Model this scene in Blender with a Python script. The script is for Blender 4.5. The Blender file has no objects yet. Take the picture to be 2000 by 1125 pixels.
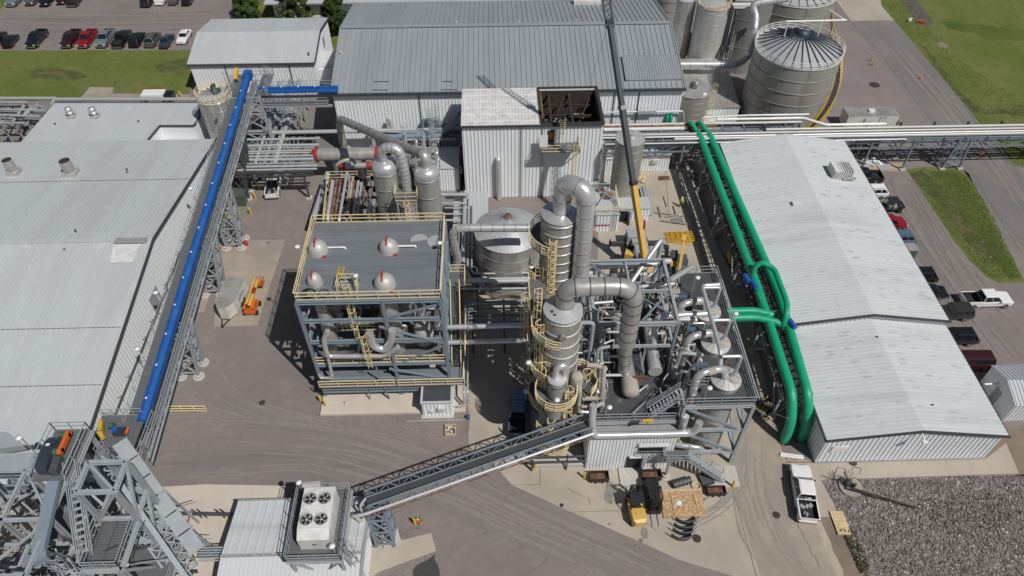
import bpy, math, random
from math import radians as R, sin, cos, pi, sqrt
from mathutils import Vector as V, Matrix
random.seed(7)
S = bpy.context.scene
COL = S.collection
# ------------------------------------------------------------------ camera
CAM_H = 68.0
def basis(p=46.77, roll=.124, yaw=-1.48):
    return (Matrix.Rotation(R(yaw), 3, 'Z') @ Matrix.Rotation(R(90-p), 3, 'X') @ Matrix.Rotation(R(-roll), 3, 'Z'))
CB = basis()
FPX = 1409.3
cam = bpy.data.objects.new('camera', bpy.data.cameras.new('camera'))
COL.objects.link(cam)
cam.matrix_world = Matrix.Translation((0, 0, CAM_H)) @ CB.to_4x4()
cam.data.sensor_width = 36; cam.data.lens = FPX*36/2000
cam.data.clip_end = 3000
S.camera = cam
# ------------------------------------------------------------------ world and sun
SUN_EL, SUN_AZ = 53.5, 136.5          # azimuth measured from +Y towards +X
w = bpy.data.worlds.new('World'); S.world = w; w.use_nodes = True
nt = w.node_tree
sky = nt.nodes.new('ShaderNodeTexSky'); sky.sky_type = 'NISHITA'; sky.sun_disc = False
sky.sun_elevation = R(SUN_EL); sky.sun_rotation = R(SUN_AZ)
bg = nt.nodes['Background']; bg.inputs[1].default_value = .05
nt.links.new(sky.outputs[0], bg.inputs[0])
sun = bpy.data.objects.new('sun', bpy.data.lights.new('sun', 'SUN')); COL.objects.link(sun)
sun.data.energy = 4.7; sun.data.angle = R(.53); sun.data.color = (1, .965, .91)
sd = V((sin(R(SUN_AZ))*cos(R(SUN_EL)), cos(R(SUN_AZ))*cos(R(SUN_EL)), sin(R(SUN_EL))))
sun.rotation_euler = sd.to_track_quat('Z', 'Y').to_euler()
sun.location = (40, -40, 90)
S.view_settings.view_transform = 'Standard'; S.view_settings.look = 'None'
S.view_settings.exposure = -0.47; S.view_settings.gamma = 1
S.render.engine = 'CYCLES'
S.cycles.max_bounces = 5; S.cycles.glossy_bounces = 3; S.cycles.diffuse_bounces = 3
# ------------------------------------------------------------------ survey: a sight line of the photograph cut with a level or upright plane
def ray(u, v): return CB @ V(((u-1000)/FPX, (562.5-v)/FPX, -1))
def at(u, v, z=0.):
    d = ray(u, v); t = (z-CAM_H)/d.z; return V((d.x*t, d.y*t, z))
def aY(u, v, y):
    d = ray(u, v); t = y/d.y; return V((d.x*t, y, CAM_H+d.z*t))
# ------------------------------------------------------------------ materials
MATS = {}
def mat(name, col, rough=.6, metal=0., var=.1, scale=1., streak=(1, 1, 1), bump=0., bscale=6., col2=None, s2=.15, c2=(.45, .65), coat=0., spec=.5, col3=None, s3=None, c3=(.5, .6)):
    m = bpy.data.materials.new(name); m.use_nodes = True; MATS[name] = m
    n = m.node_tree.nodes; l = m.node_tree.links; b = n['Principled BSDF']
    b.inputs['Roughness'].default_value = rough; b.inputs['Metallic'].default_value = metal
    b.inputs['Coat Weight'].default_value = coat; b.inputs['Specular IOR Level'].default_value = spec
    tc = n.new('ShaderNodeTexCoord')
    def noise(sc, st, det=6):
        mp = n.new('ShaderNodeMapping'); mp.inputs['Scale'].default_value = st
        l.new(tc.outputs['Object'], mp.inputs[0])
        t = n.new('ShaderNodeTexNoise'); t.inputs['Scale'].default_value = sc; t.inputs['Detail'].default_value = det
        t.inputs['Roughness'].default_value = .62
        l.new(mp.outputs[0], t.inputs[0]); return t
    def ramp(src, p0, a, p1, c):
        r = n.new('ShaderNodeValToRGB'); r.color_ramp.elements[0].position = p0; r.color_ramp.elements[0].color = a
        r.color_ramp.elements[1].position = p1; r.color_ramp.elements[1].color = c; l.new(src, r.inputs[0]); return r
    def c4(c, k=1.): return (min(1, c[0]*k), min(1, c[1]*k), min(1, c[2]*k), 1)
    t = noise(scale, streak)
    out = ramp(t.outputs[0], .3, c4(col, 1-var), .7, c4(col, 1+var)).outputs[0]
    def over(out, c, s, cc, st):
        t2 = noise(s, st, 9); k = ramp(t2.outputs[0], cc[0], (0, 0, 0, 1), cc[1], (1, 1, 1, 1))
        mx = n.new('ShaderNodeMix'); mx.data_type = 'RGBA'
        l.new(k.outputs[0], mx.inputs[0]); l.new(out, mx.inputs[6]); mx.inputs[7].default_value = c4(c)
        return mx.outputs[2]
    if col2: out = over(out, col2, s2, c2, streak)
    if col3: out = over(out, col3, s3, c3, (1, 1, 1))
    l.new(out, b.inputs['Base Color'])
    if bump:
        t3 = noise(bscale, (1, 1, 1), 5); bp = n.new('ShaderNodeBump'); bp.inputs['Strength'].default_value = bump
        bp.inputs['Distance'].default_value = .05
        l.new(t3.outputs[0], bp.inputs['Height']); l.new(bp.outputs[0], b.inputs['Normal'])
    return m
mat('asphalt', (.235, .2, .185), .93, var=.09, scale=1.1, bump=.5, bscale=14, col2=(.185, .162, .155), s2=.07, c2=(.42, .7), col3=(.275, .235, .205), s3=.35, c3=(.52, .8))
mat('asphalt_road', (.21, .192, .185), .93, var=.09, scale=.6, streak=(1, .25, 1), bump=.4, bscale=14, col2=(.175, .165, .162), s2=.22, c2=(.45, .6))
mat('tyre_track', (.185, .165, .158), .93, var=.16, scale=.9, streak=(.12, 2.2, 1), bump=.3, bscale=14, col2=(.21, .185, .172), s2=.5, c2=(.4, .62))
mat('lot_gravel', (.225, .188, .184), .95, var=.22, scale=3.2, bump=.6, bscale=9, col2=(.26, .225, .213), s2=.12, c2=(.45, .7))
mat('concrete', (.44, .385, .315), .9, var=.06, scale=.5, bump=.15, bscale=12, col2=(.375, .33, .275), s2=.16, c2=(.45, .62), col3=(.31, .275, .235), s3=.5, c3=(.62, .78))
mat('concrete_old', (.37, .32, .258), .92, var=.1, scale=.6, bump=.2, bscale=12, col2=(.3, .26, .22), s2=.2, c2=(.42, .62))
mat('concrete_white', (.56, .50, .43), .88, var=.06, scale=.4, bump=.12, bscale=10, col2=(.47, .41, .34), s2=.15, c2=(.5, .7))
mat('concrete_pier', (.5, .47, .43), .9, var=.08, scale=2)
mat('pebble', (.24, .2, .19), .95, var=.42, scale=7, bump=.9, bscale=10, col2=(.18, .145, .14), s2=.5, c2=(.5, .68))
mat('pebble_dark', (.065, .062, .058), .95, var=.4, scale=7, bump=.9, bscale=10)
mat('dirt', (.25, .195, .145), .95, var=.15, scale=1.4, bump=.4, bscale=5, col2=(.18, .145, .115), s2=.35)
mat('ditch', (.115, .095, .08), .95, var=.3, scale=3, bump=.6, bscale=5)
mat('tan_gravel', (.42, .31, .2), .95, var=.2, scale=6, bump=.5, bscale=10)
mat('grass', (.115, .15, .034), .95, var=.16, scale=3.2, bump=.7, bscale=9, col2=(.165, .17, .058), s2=.11, c2=(.4, .62), col3=(.085, .12, .026), s3=.8, c3=(.5, .75), spec=.2)
mat('grass_dark', (.078, .112, .026), .95, var=.2, scale=3.2, bump=.7, bscale=9, col2=(.11, .14, .034), s2=.2, c2=(.4, .62), spec=.2)
mat('grass_worn', (.13, .122, .055), .95, var=.3, scale=2.4, bump=.7, bscale=7, col2=(.075, .095, .028), s2=.5, c2=(.42, .58), spec=.2)
mat('weed', (.10, .13, .035), .9, var=.35, scale=4, spec=.2)
mat('leaf', (.07, .105, .026), .75, var=.45, scale=1.2, spec=.2)
mat('leaf_dark', (.036, .064, .016), .75, var=.45, scale=1.2, spec=.2)
mat('bark', (.1, .08, .06), .9, var=.2, scale=6)
mat('rock', (.245, .215, .205), .85, var=.5, scale=1.7, bump=.3, bscale=12)
mat('rock_pale', (.5, .44, .41), .85, var=.3, scale=3)
mat('rock_dark', (.12, .1, .1), .85, var=.4, scale=3)
mat('joint', (.19, .17, .145), .95, var=.1)
mat('tyre_mark', (.212, .186, .176), .95, var=.1, scale=2)
mat('tyre_mark_pale', (.3, .27, .235), .95, var=.1, scale=2)
mat('asphalt_pale', (.25, .216, .198), .95, var=.1, scale=2)
mat('white_clad', (.80, .83, .85), .48, var=.035, scale=.8, streak=(1, 1, .2))
mat('white_roof', (.485, .515, .53), .5, var=.03, scale=.5, streak=(2.2, .3, 1), col2=(.44, .462, .475), s2=.13, c2=(.45, .68), col3=(.53, .555, .565), s3=.5, c3=(.58, .72))
mat('white_roof_east', (.585, .61, .62), .5, var=.05, scale=.5, streak=(.25, 2.6, 1), col2=(.49, .515, .525), s2=.2, c2=(.5, .72))
mat('stained_roof', (.68, .68, .67), .6, var=.06, scale=1, streak=(1, 1, 1), col2=(.5, .49, .475), s2=.9, c2=(.45, .7))
mat('roof_stain', (.455, .48, .49), .6, var=.04, scale=1)
mat('roof_bright', (.53, .555, .565), .5, var=.03)
mat('rust_spot', (.4, .36, .32), .8, var=.2, scale=3)
mat('grey_stain', (.325, .355, .375), .5, var=.05)
mat('grey_bright', (.375, .41, .43), .45, var=.04)
mat('grey_roof', (.35, .385, .405), .42, var=.045, scale=.4, streak=(2, .3, 1), col2=(.31, .34, .36), s2=.14, metal=.15)
mat('deck_grey', (.155, .172, .188), .55, var=.07, scale=.5, streak=(.4, 2, 1), col2=(.185, .212, .235), s2=.25)
mat('trim_dark', (.06, .066, .075), .5)
mat('trim_light', (.42, .44, .45), .4, metal=.3)
mat('steel', (.33, .36, .385), .8, spec=.25, metal=0, var=.08, scale=1.2)
mat('steel_blue', (.2, .245, .29), .7, spec=.3, metal=0, var=.08, scale=1.2)
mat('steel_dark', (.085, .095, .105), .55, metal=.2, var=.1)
mat('grating', (.14, .148, .155), .7, metal=.2, var=.12, scale=1.2, streak=(1, 3, 1))
mat('grating_dark', (.075, .082, .09), .7, metal=.2, var=.2, scale=.8)
mat('stainless', (.72, .72, .72), .3, metal=.6, var=.1, scale=1, streak=(1, 1, .3))
mat('cladding', (.5, .49, .465), .38, metal=.4, var=.09, scale=1, streak=(1, 1, .3), col2=(.37, .35, .32), s2=.6)
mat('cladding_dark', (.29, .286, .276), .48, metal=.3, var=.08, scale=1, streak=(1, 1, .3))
mat('bin_steel', (.36, .345, .31), .55, metal=.2, var=.06, scale=.8, streak=(1, 1, .15), col2=(.26, .24, .21), s2=.5, c2=(.5, .75))
mat('tank_white', (.5, .49, .47), .5, metal=.2, var=.07, scale=1, streak=(1, 1, .3))
mat('roof_pale', (.5, .51, .515), .4, metal=.25, var=.08, scale=1.3)
mat('roof_rib', (.06, .085, .11), .5, metal=.3)
mat('galv_pipe', (.55, .57, .58), .38, metal=.4, var=.07, scale=1.5)
mat('lagging', (.4, .37, .33), .9, var=.12, scale=4, bump=.6, bscale=7)
mat('green', (.008, .37, .19), .45, var=.08, scale=1, coat=.1, col2=(.02, .29, .16), s2=1.4, c2=(.5, .8))
mat('blue', (.015, .105, .37), .5, var=.1, scale=.7, col2=(.045, .14, .35), s2=.6, c2=(.5, .75))
mat('motor_blue', (.02, .12, .42), .5, var=.1)
mat('yellow', (.62, .40, .05), .5, var=.08, scale=2)
mat('rail_yellow', (.82, .67, .38), .5, var=.1, scale=2)
mat('crane_yellow', (.66, .42, .10), .42, var=.06, scale=1, coat=.2, col2=(.5, .3, .08), s2=1.3, c2=(.55, .75))
mat('red', (.36, .03, .022), .5, var=.15, scale=2)
mat('orange', (.62, .13, .02), .5, var=.1, scale=2)
mat('rust', (.16, .065, .04), .85, var=.3, scale=2.5, col2=(.28, .2, .16), s2=1.4)
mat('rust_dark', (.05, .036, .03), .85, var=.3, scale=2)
mat('wood', (.6, .46, .27), .8, var=.16, scale=3, streak=(1, .4, 1))
mat('plywood', (.4, .24, .12), .85, var=.45, scale=9, col2=(.58, .44, .27), s2=5, c2=(.5, .56))
mat('black', (.012, .012, .013), .6, var=.2, scale=3)
mat('rubber', (.022, .022, .023), .85, var=.15, scale=4)
mat('glass_dark', (.012, .016, .02), .12, var=.1, spec=.7)
mat('chrome', (.5, .5, .5), .25, metal=.9)
mat('lamp_white', (.8, .8, .78), .35)
mat('white_paint', (.8, .8, .79), .35, var=.02, coat=.3)
mat('unit_white', (.68, .68, .66), .5, var=.04, scale=1, col2=(.54, .53, .49), s2=.7)
mat('box_green', (.075, .1, .078), .6, var=.12, scale=1.5)
mat('tail_red', (.3, .015, .01), .3)
mat('hi_vis', (.5, .62, .06), .7)
mat('skin', (.45, .27, .19), .6)
mat('denim', (.05, .07, .11), .9, var=.15)
mat('ink', (.03, .05, .09), .6)
mat('red_paint', (.26, .008, .014), .3, coat=.6, var=.03)
mat('maroon_paint', (.045, .008, .01), .28, coat=.7, var=.05)
mat('black_paint', (.01, .011, .013), .22, coat=.7, var=.05)
mat('dark_paint', (.028, .031, .035), .25, coat=.7, var=.05)
mat('grey_paint', (.1, .098, .09), .3, coat=.6, var=.05)
mat('silver_paint', (.32, .35, .38), .28, metal=.5, coat=.5, var=.04)
mat('slate_paint', (.035, .05, .07), .25, coat=.6, var=.05)
mat('blue_paint', (.16, .24, .36), .25, metal=.4, coat=.6, var=.04)
mat('cyl_green', (.05, .12, .08), .6, var=.1)
# ------------------------------------------------------------------ mesh helper
class MB:
    def __init__(s, bands=False): s.v = []; s.f = []; s.sm = []; s.bb = MB() if bands else s
    def add(s, vs, fs, smooth=False):
        o = len(s.v); s.v += [V(a) for a in vs]
        for f in fs: s.f.append([i+o for i in f]); s.sm.append(smooth)
        return s
    def box(s, x0, y0, z0, x1, y1, z1):
        vs = [(x, y, z) for z in (z0, z1) for y in (y0, y1) for x in (x0, x1)]
        return s.add(vs, [(0, 2, 3, 1), (4, 5, 7, 6), (0, 1, 5, 4), (2, 6, 7, 3), (0, 4, 6, 2), (1, 3, 7, 5)])
    def cbox(s, c, sx, sy, sz, rz=0., rx=0., ry=0.):
        M = Matrix.Rotation(rz, 3, 'Z') @ Matrix.Rotation(ry, 3, 'Y') @ Matrix.Rotation(rx, 3, 'X'); c = V(c)
        vs = [c + M @ V((x*sx/2, y*sy/2, z*sz/2)) for z in (-1, 1) for y in (-1, 1) for x in (-1, 1)]
        return s.add(vs, [(0, 2, 3, 1), (4, 5, 7, 6), (0, 1, 5, 4), (2, 6, 7, 3), (0, 4, 6, 2), (1, 3, 7, 5)])
    def beam(s, a, b, w=.2, h=None):
        a = V(a); b = V(b); h = h or w; d = (b-a)
        if d.length < 1e-4: return s
        d.normalize(); up = V((0, 0, 1)) if abs(d.z) < .95 else V((0, 1, 0))
        x = d.cross(up).normalized(); y = x.cross(d).normalized()
        vs = [p + x*(i*w/2) + y*(j*h/2) for p in (a, b) for i, j in ((-1, -1), (1, -1), (1, 1), (-1, 1))]
        return s.add(vs, [(0, 1, 2, 3), (4, 7, 6, 5), (0, 4, 5, 1), (1, 5, 6, 2), (2, 6, 7, 3), (3, 7, 4, 0)])
    def ibeam(s, a, b, w=.3, h=.4, t=.06):
        a = V(a); b = V(b); d = (b-a).normalized(); up = V((0, 0, 1)) if abs(d.z) < .95 else V((0, 1, 0))
        x = d.cross(up).normalized(); y = x.cross(d).normalized()
        s.beam(a+y*(h/2-t/2), b+y*(h/2-t/2), w, t); s.beam(a-y*(h/2-t/2), b-y*(h/2-t/2), w, t)
        return s.beam(a, b, t, h-2*t-.002)
    def poly(s, pts): return s.add(pts, [tuple(range(len(pts)))])
    def prism(s, pts, z0, z1):
        n = len(pts); P = [(p[0], p[1]) for p in pts]
        ar = sum(P[i][0]*P[(i+1) % n][1]-P[(i+1) % n][0]*P[i][1] for i in range(n))
        if ar < 0: P.reverse()
        vs = [(p[0], p[1], z0) for p in P]+[(p[0], p[1], z1) for p in P]
        fs = [tuple(range(n-1, -1, -1)), tuple(range(n, 2*n))]+[(i, (i+1) % n, n+(i+1) % n, n+i) for i in range(n)]
        return s.add(vs, fs)
    def rings(s, rs, smooth=True, caps=True):
        n = len(rs[0]); o = len(s.v); s.v += [p for r in rs for p in r]
        for k in range(len(rs)-1):
            for i in range(n):
                j = (i+1) % n; s.f.append([o+k*n+i, o+k*n+j, o+(k+1)*n+j, o+(k+1)*n+i]); s.sm.append(smooth)
        if caps:
            s.add(list(reversed(rs[0])), [tuple(range(n))]); s.add(rs[-1], [tuple(range(n))])
        return s
    def tube(s, pts, r, n=10, bend=None, bands=None):
        pts = [V(p) for p in pts]
        bend = bend if bend is not None else r*2.2
        P = [pts[0]]
        for i in range(1, len(pts)-1):
            a, b, c = pts[i-1], pts[i], pts[i+1]
            d1 = (b-a); d2 = (c-b); k = min(bend, d1.length*.48, d2.length*.48)
            if k < .01 or d1.normalized().dot(d2.normalized()) > .999: P.append(b); continue
            p0 = b-d1.normalized()*k; p2 = b+d2.normalized()*k
            for q in range(6):
                t = q/5; P.append(p0*(1-t)**2+b*2*t*(1-t)+p2*t*t)
        P.append(pts[-1])
        rs = []; x = None
        for i, p in enumerate(P):
            d = (P[min(i+1, len(P)-1)]-P[max(i-1, 0)]).normalized()
            if x is None:
                u = V((0, 0, 1)) if abs(d.z) < .9 else V((1, 0, 0)); x = d.cross(u).normalized()
            else: x = (x-d*x.dot(d)).normalized()
            y = d.cross(x)
            rs.append([p+(x*cos(2*pi*k/n)+y*sin(2*pi*k/n))*r for k in range(n)])
        s.rings(rs)
        if bands:
            acc = 0.
            for i in range(len(P)-1):
                L = (P[i+1]-P[i]).length; d = (P[i+1]-P[i])/max(L, 1e-6)
                while acc < L:
                    q = P[i]+d*acc; s.bb.cyl2(q-d*.045, q+d*.045, r*1.05, n); acc += bands
                acc -= L
        return s
    def cyl2(s, a, b, r, n=12, r2=None, smooth=True):
        a = V(a); b = V(b); d = (b-a).normalized(); u = V((0, 0, 1)) if abs(d.z) < .9 else V((1, 0, 0))
        x = d.cross(u).normalized(); y = d.cross(x); r2 = r if r2 is None else r2
        return s.rings([[p+(x*cos(2*pi*k/n)+y*sin(2*pi*k/n))*q for k in range(n)] for p, q in ((a, r), (b, r2))], smooth)
    def lathe(s, c, prof, n=32, smooth=True, caps=True):
        c = V(c)
        return s.rings([[c+V((cos(-2*pi*k/n)*r, sin(-2*pi*k/n)*r, z)) for k in range(n)][::-1] for r, z in prof], smooth, caps)
    def ring(s, c, r, z, w=.06, h=.06, n=32, a0=0., a1=2*pi):
        c = V(c); m = max(3, int(n*(a1-a0)/(2*pi)))
        for i in range(m):
            p, q = a0+(a1-a0)*i/m, a0+(a1-a0)*(i+1)/m
            s.beam(c+V((cos(p)*r, sin(p)*r, z)), c+V((cos(q)*r, sin(q)*r, z)), w, h)
        return s
    def arcdeck(s, c, r0, r1, z, t=.08, n=32, a0=0., a1=2*pi):
        c = V(c); m = max(3, int(n*(a1-a0)/(2*pi)))
        for i in range(m):
            p, q = a0+(a1-a0)*i/m, a0+(a1-a0)*(i+1)/m
            s.prism([(c.x+cos(p)*r0, c.y+sin(p)*r0), (c.x+cos(p)*r1, c.y+sin(p)*r1), (c.x+cos(q)*r1, c.y+sin(q)*r1), (c.x+cos(q)*r0, c.y+sin(q)*r0)], z-t, z)
        return s
    def rail(s, pts, h=1.07, sp=1.8, r=.05, close=False):
        pts = [V(p) for p in pts]; 
        if close: pts.append(pts[0])
        for a, b in zip(pts, pts[1:]):
            n = max(1, round((b-a).length/sp))
            for k in (h, h*.55): s.beam(a+V((0, 0, k)), b+V((0, 0, k)), r)
            s.beam(a+V((0, 0, .08)), b+V((0, 0, .08)), r*.4, .12)
            for i in range(n+1):
                p = a.lerp(b, i/n); s.beam(p, p+V((0, 0, h)), r)
        return s
    def arcrail(s, c, r, z, a0=0., a1=2*pi, h=1.1, t=.055, n=24):
        c = V(c); m = max(4, int(n*(a1-a0)/(2*pi)))
        P = [c+V((cos(a0+(a1-a0)*i/m)*r, sin(a0+(a1-a0)*i/m)*r, z)) for i in range(m+1)]
        for i, (a, b) in enumerate(zip(P, P[1:])):
            for k in (h, h*.66, h*.33): s.beam(a+V((0, 0, k)), b+V((0, 0, k)), t)
            s.beam(a+V((0, 0, .08)), b+V((0, 0, .08)), .03, .14)
            if i % 2 == 0: s.beam(a, a+V((0, 0, h)), t)
        s.beam(P[-1], P[-1]+V((0, 0, h)), t); return s
    def ladder(s, a, b, nrm, w=.45, cage=True, t=.045):
        """from a up to b, nrm = horizontal direction the climber stands on"""
        a = V(a); b = V(b); nrm = V(nrm).normalized(); d = (b-a).normalized(); sx = d.cross(nrm).normalized()*(w/2)
        s.beam(a-sx, b-sx, t); s.beam(a+sx, b+sx, t)
        L = (b-a).length; k = .3
        while k < L: s.beam(a-sx+d*k, a+sx+d*k, t*.7); k += .33
        if cage:
            k = 2.2; hs = []
            while k < L+.9:
                c = a+d*k; hp = [c+sx.normalized()*(.36*cos(q))+nrm*(.36*sin(q)*1.9) for q in [pi*i/6 for i in range(7)]]
                for p, q in zip(hp, hp[1:]): s.beam(p, q, t)
                hs.append(hp); k += 1.1
            for p, q in zip(hs, hs[1:]):
                for i in (0, 1, 3, 5, 6): s.beam(p[i], q[i], t*.8)
        return s
    def stair(s, a, b, w=.9, t=.06, rail=True):
        a = V(a); b = V(b); h = V((b.x-a.x, b.y-a.y, 0)); sx = h.cross(V((0, 0, 1))).normalized()*(w/2)
        for q in (-1, 1): s.beam(a+sx*q, b+sx*q, t, .28)
        n = max(3, int(abs(b.z-a.z)/.22))
        hd = h.normalized()
        for i in range(1, n):
            p = a.lerp(b, i/n); s.beam(p-sx, p+sx, .26, .03)
        if rail:
            for q in (-1, 1):
                for k in (1.05, .6): s.beam(a+sx*q+V((0, 0, k)), b+sx*q+V((0, 0, k)), t)
                m = max(2, int((b-a).length/1.5))
                for i in range(m+1):
                    p = a.lerp(b, i/m)+sx*q; s.beam(p, p+V((0, 0, 1.05)), t)
        return s
    def truss(s, a0, b0, a1, b1, n, w=.1, x=False):
        """panel between chord a0-b0 and chord a1-b1"""
        a0, b0, a1, b1 = V(a0), V(b0), V(a1), V(b1)
        for i in range(n+1):
            s.beam(a0.lerp(b0, i/n), a1.lerp(b1, i/n), w)
            if i < n:
                if i % 2 == 0 or x: s.beam(a0.lerp(b0, i/n), a1.lerp(b1, (i+1)/n), w)
                if i % 2 == 1 or x: s.beam(a1.lerp(b1, i/n), a0.lerp(b0, (i+1)/n), w)
        return s
    def ribs(s, o, run, across, n, nrm, h=.05, w=.1):
        """n raised ribs along 'run', spread over 'across', standing out along nrm"""
        o, run, across, nrm = V(o), V(run), V(across), V(nrm).normalized(); ad = across.normalized()
        for i in range(n):
            c = o+across*((i+.5)/n)
            a, b, d, e = c-ad*w/2, c-ad*w*.25+nrm*h, c+ad*w*.25+nrm*h, c+ad*w/2
            s.add([a, b, d, e, a+run, b+run, d+run, e+run], [(0, 1, 5, 4), (1, 2, 6, 5), (2, 3, 7, 6), (0, 3, 2, 1), (4, 5, 6, 7)])
        return s
    def build(s, name, m, parent=None, org=None, label=None):
        if org is None:
            org = V(parent['_o']) if parent is not None and '_o' in parent else V((0, 0, 0))
        me = bpy.data.meshes.new(name); me.from_pydata([tuple(v-org) for v in s.v], [], s.f)
        for p, q in zip(me.polygons, s.sm): p.use_smooth = q
        me.materials.append(MATS[m] if isinstance(m, str) else m)
        o = bpy.data.objects.new(name, me); COL.objects.link(o)
        if parent is not None:
            o.parent = parent
            if '_o' in parent or '_l' in parent: o['_l'] = 1
            if '_o' in parent: o['_p'] = parent['_o']
        else: o.location = org
        if label: o['label'] = label
        return o
    def sub(s, name, m, parent, label=None):
        org = V(parent['_p']) if '_p' in parent else V((0, 0, 0))
        return s.build(name, m, parent, org, label)
def tag(o, label, cat, group=None, kind=None):
    o['label'] = label; o['category'] = cat
    if group: o['group'] = group
    if kind: o['kind'] = kind
    return o
def thing(name, label, cat, loc, group=None, rz=0., local=False):
    o = bpy.data.objects.new(name, None); COL.objects.link(o); o.empty_display_size = .5
    o.location = loc; o.rotation_euler = (0, 0, rz)
    if not local: o['_o'] = tuple(loc)
    return tag(o, label, cat, group)
def single(name, mb, m, label, cat, group=None, kind=None):
    xs = [v.x for v in mb.v]; ys = [v.y for v in mb.v]; z = min(v.z for v in mb.v)
    o = tag(mb.build(name, m, None, V(((min(xs)+max(xs))/2, (min(ys)+max(ys))/2, z))), label, cat, group, kind)
    if mb.bb is not mb and mb.bb.v: mb.bb.build('joint_band', 'steel_dark' if m == 'cladding' else 'cladding_dark', o, V(o.location))
    return o
# ------------------------------------------------------------------ ground
def outline(pts, amp=.0, step=1.2, px=True):
    P = [at(*p) if px else V((p[0], p[1], 0)) for p in pts]; out = []
    for a, b in zip(P, P[1:]+P[:1]):
        n = max(1, int((b-a).length/step)) if amp else 1
        for i in range(n):
            q = a.lerp(b, i/n)
            if amp and i: q = q+V((random.uniform(-amp, amp), random.uniform(-amp, amp), 0))
            out.append(q)
    return out
def sheet(name, pts, k, m, amp=0., px=True, step=1.2):
    mb = MB(); P = outline(pts, amp, step, px); ar = sum(a.x*b.y-b.x*a.y for a, b in zip(P, P[1:]+P[:1]))
    if ar < 0: P.reverse()
    mb.poly([(p.x, p.y, .004*k) for p in P])
    o = mb.build(name, m); o['kind'] = 'structure'; return o
sheet('ground', [(-1500, -600), (1500, -600), (1500, 2500), (-1500, 2500)], 0, 'asphalt', px=False)
sheet('grass', [(-260, 99), (372, 98), (386, 130), (368, 184), (222, 183), (222, 170), (176, 170), (155, 196), (-260, 200)], 1, 'grass', .12)
sheet('grass', [(-300, -60), (40, -60), (27, 0), (0, 18), (-300, 60)], 1, 'grass', .1)
sheet('grass', [(478, -40), (485, 42), (560, 40), (640, 90), (665, 100), (720, -60), (700, -120), (500, -120)], 1, 'grass', .1)
sheet('grass', [(1716, -30), (1720, 10), (1742, 38), (1775, 75), (1810, 115), (1862, 180), (1897, 232), (1960, 318), (2400, 420), (2900, -60)], 1, 'grass', .25)
sheet('dirt_verge', [(1795, 85), (1812, 95), (1850, 150), (1890, 190), (1925, 215), (2010, 205), (2010, 228), (1955, 222), (1905, 222), (1885, 205), (1840, 150)], 2, 'grass_worn', .45, step=.8)
sheet('ditch', [(1745, -20), (1775, -20), (1800, 12), (1822, 38), (1824, 46), (1812, 52), (1798, 48), (1782, 30)], 3, 'ditch', .2, step=.8)
sheet('concrete_apron', [(1618, -20), (1716, -20), (1722, 12), (1746, 40), (1662, 41)], 3, 'concrete')
sheet('lot_gravel', [(1640, 15), (1668, 50), (1720, 110), (1830, 245), (1900, 330), (1640, 330), (1500, 260), (1450, 100), (1600, 0)], 2, 'lot_gravel', .2)
sheet('road', [(1662, 41), (1746, 40), (1860, 175), (1915, 242), (2060, 420), (2120, 520), (2060, 560), (1880, 330), (1715, 110)], 3, 'asphalt_road', .08)
sheet('road_strip', [(1706, 43), (1716, 43), (1810, 155), (1905, 280), (1990, 400), (1975, 400), (1890, 280), (1795, 155)], 4, 'tyre_track', .08)
sheet('grass', [(1770, 332), (1800, 326), (1876, 327), (1893, 340), (1940, 430), (2000, 545), (2000, 552), (1952, 553), (1925, 540), (1893, 508), (1862, 470), (1815, 398)], 3, 'grass', .12)
sheet('grass_patch', [(1815, 335), (1870, 332), (1885, 345), (1990, 540), (1975, 548), (1905, 470), (1840, 385)], 4, 'grass_dark', .25)
sheet('worn_strip', [(1778, 338), (1800, 332), (1840, 365), (1890, 430), (1945, 510), (1935, 520), (1885, 470), (1830, 395), (1785, 350)], 5, 'grass_worn', .3, step=.7)
sheet('gravel_patch', [(1665, 322), (1765, 318), (1768, 334), (1710, 335), (1672, 338)], 4, 'tan_gravel', .15)
sheet('concrete_pad', [(155, 194), (176, 170), (222, 171), (217, 183), (368, 184), (380, 205), (200, 210)], 3, 'concrete_old')
sheet('yard_concrete', [(905, 560), (1168, 552), (1168, 338), (1345, 328), (1400, 480), (1462, 600), (1512, 830), (1540, 900), (1600, 905), (1640, 1015), (1690, 1140), (1482, 1140), (1325, 1093), (1250, 1058), (1100, 993), (1000, 947), (958, 900), (912, 880)], 1, 'concrete')
sheet('drive_lane', [(1440, 690), (1462, 690), (1512, 830), (1536, 905), (1600, 1040), (1640, 1140), (1490, 1140), (1430, 950), (1425, 930)], 3, 'concrete_old', .05)
sheet('service_strip', [(1348, 300), (1372, 300), (1500, 600), (1560, 790), (1530, 800), (1440, 560), (1390, 430)], 3, 'concrete_old', .1)
sheet('concrete_slab', [(430, 470), (557, 468), (502, 636), (418, 638)], 2, 'concrete_old')
sheet('kerb_strip', [(446, 350), (478, 352), (440, 470), (398, 610), (366, 612), (405, 470)], 3, 'concrete_old', .08)
sheet('bright_slab', [(296, 952), (398, 946), (525, 948), (556, 949), (560, 990), (500, 1140), (330, 1140)], 2, 'concrete_white')
sheet('bright_slab', [(-60, 1000), (290, 960), (330, 1150), (-60, 1200)], 2, 'concrete_old')
sheet('pebble_bed', [(738, 790), (916, 782), (914, 872), (868, 866), (800, 842), (722, 822)], 2, 'pebble', .15, step=.7)
sheet('pebble_bed', [(700, 975), (770, 985), (802, 1016), (838, 1042), (720, 1074), (690, 1120)], 2, 'pebble', .08, step=.7)
sheet('walkway', [(716, 1072), (842, 1041), (852, 1076), (738, 1118), (712, 1140)], 3, 'concrete')
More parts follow.
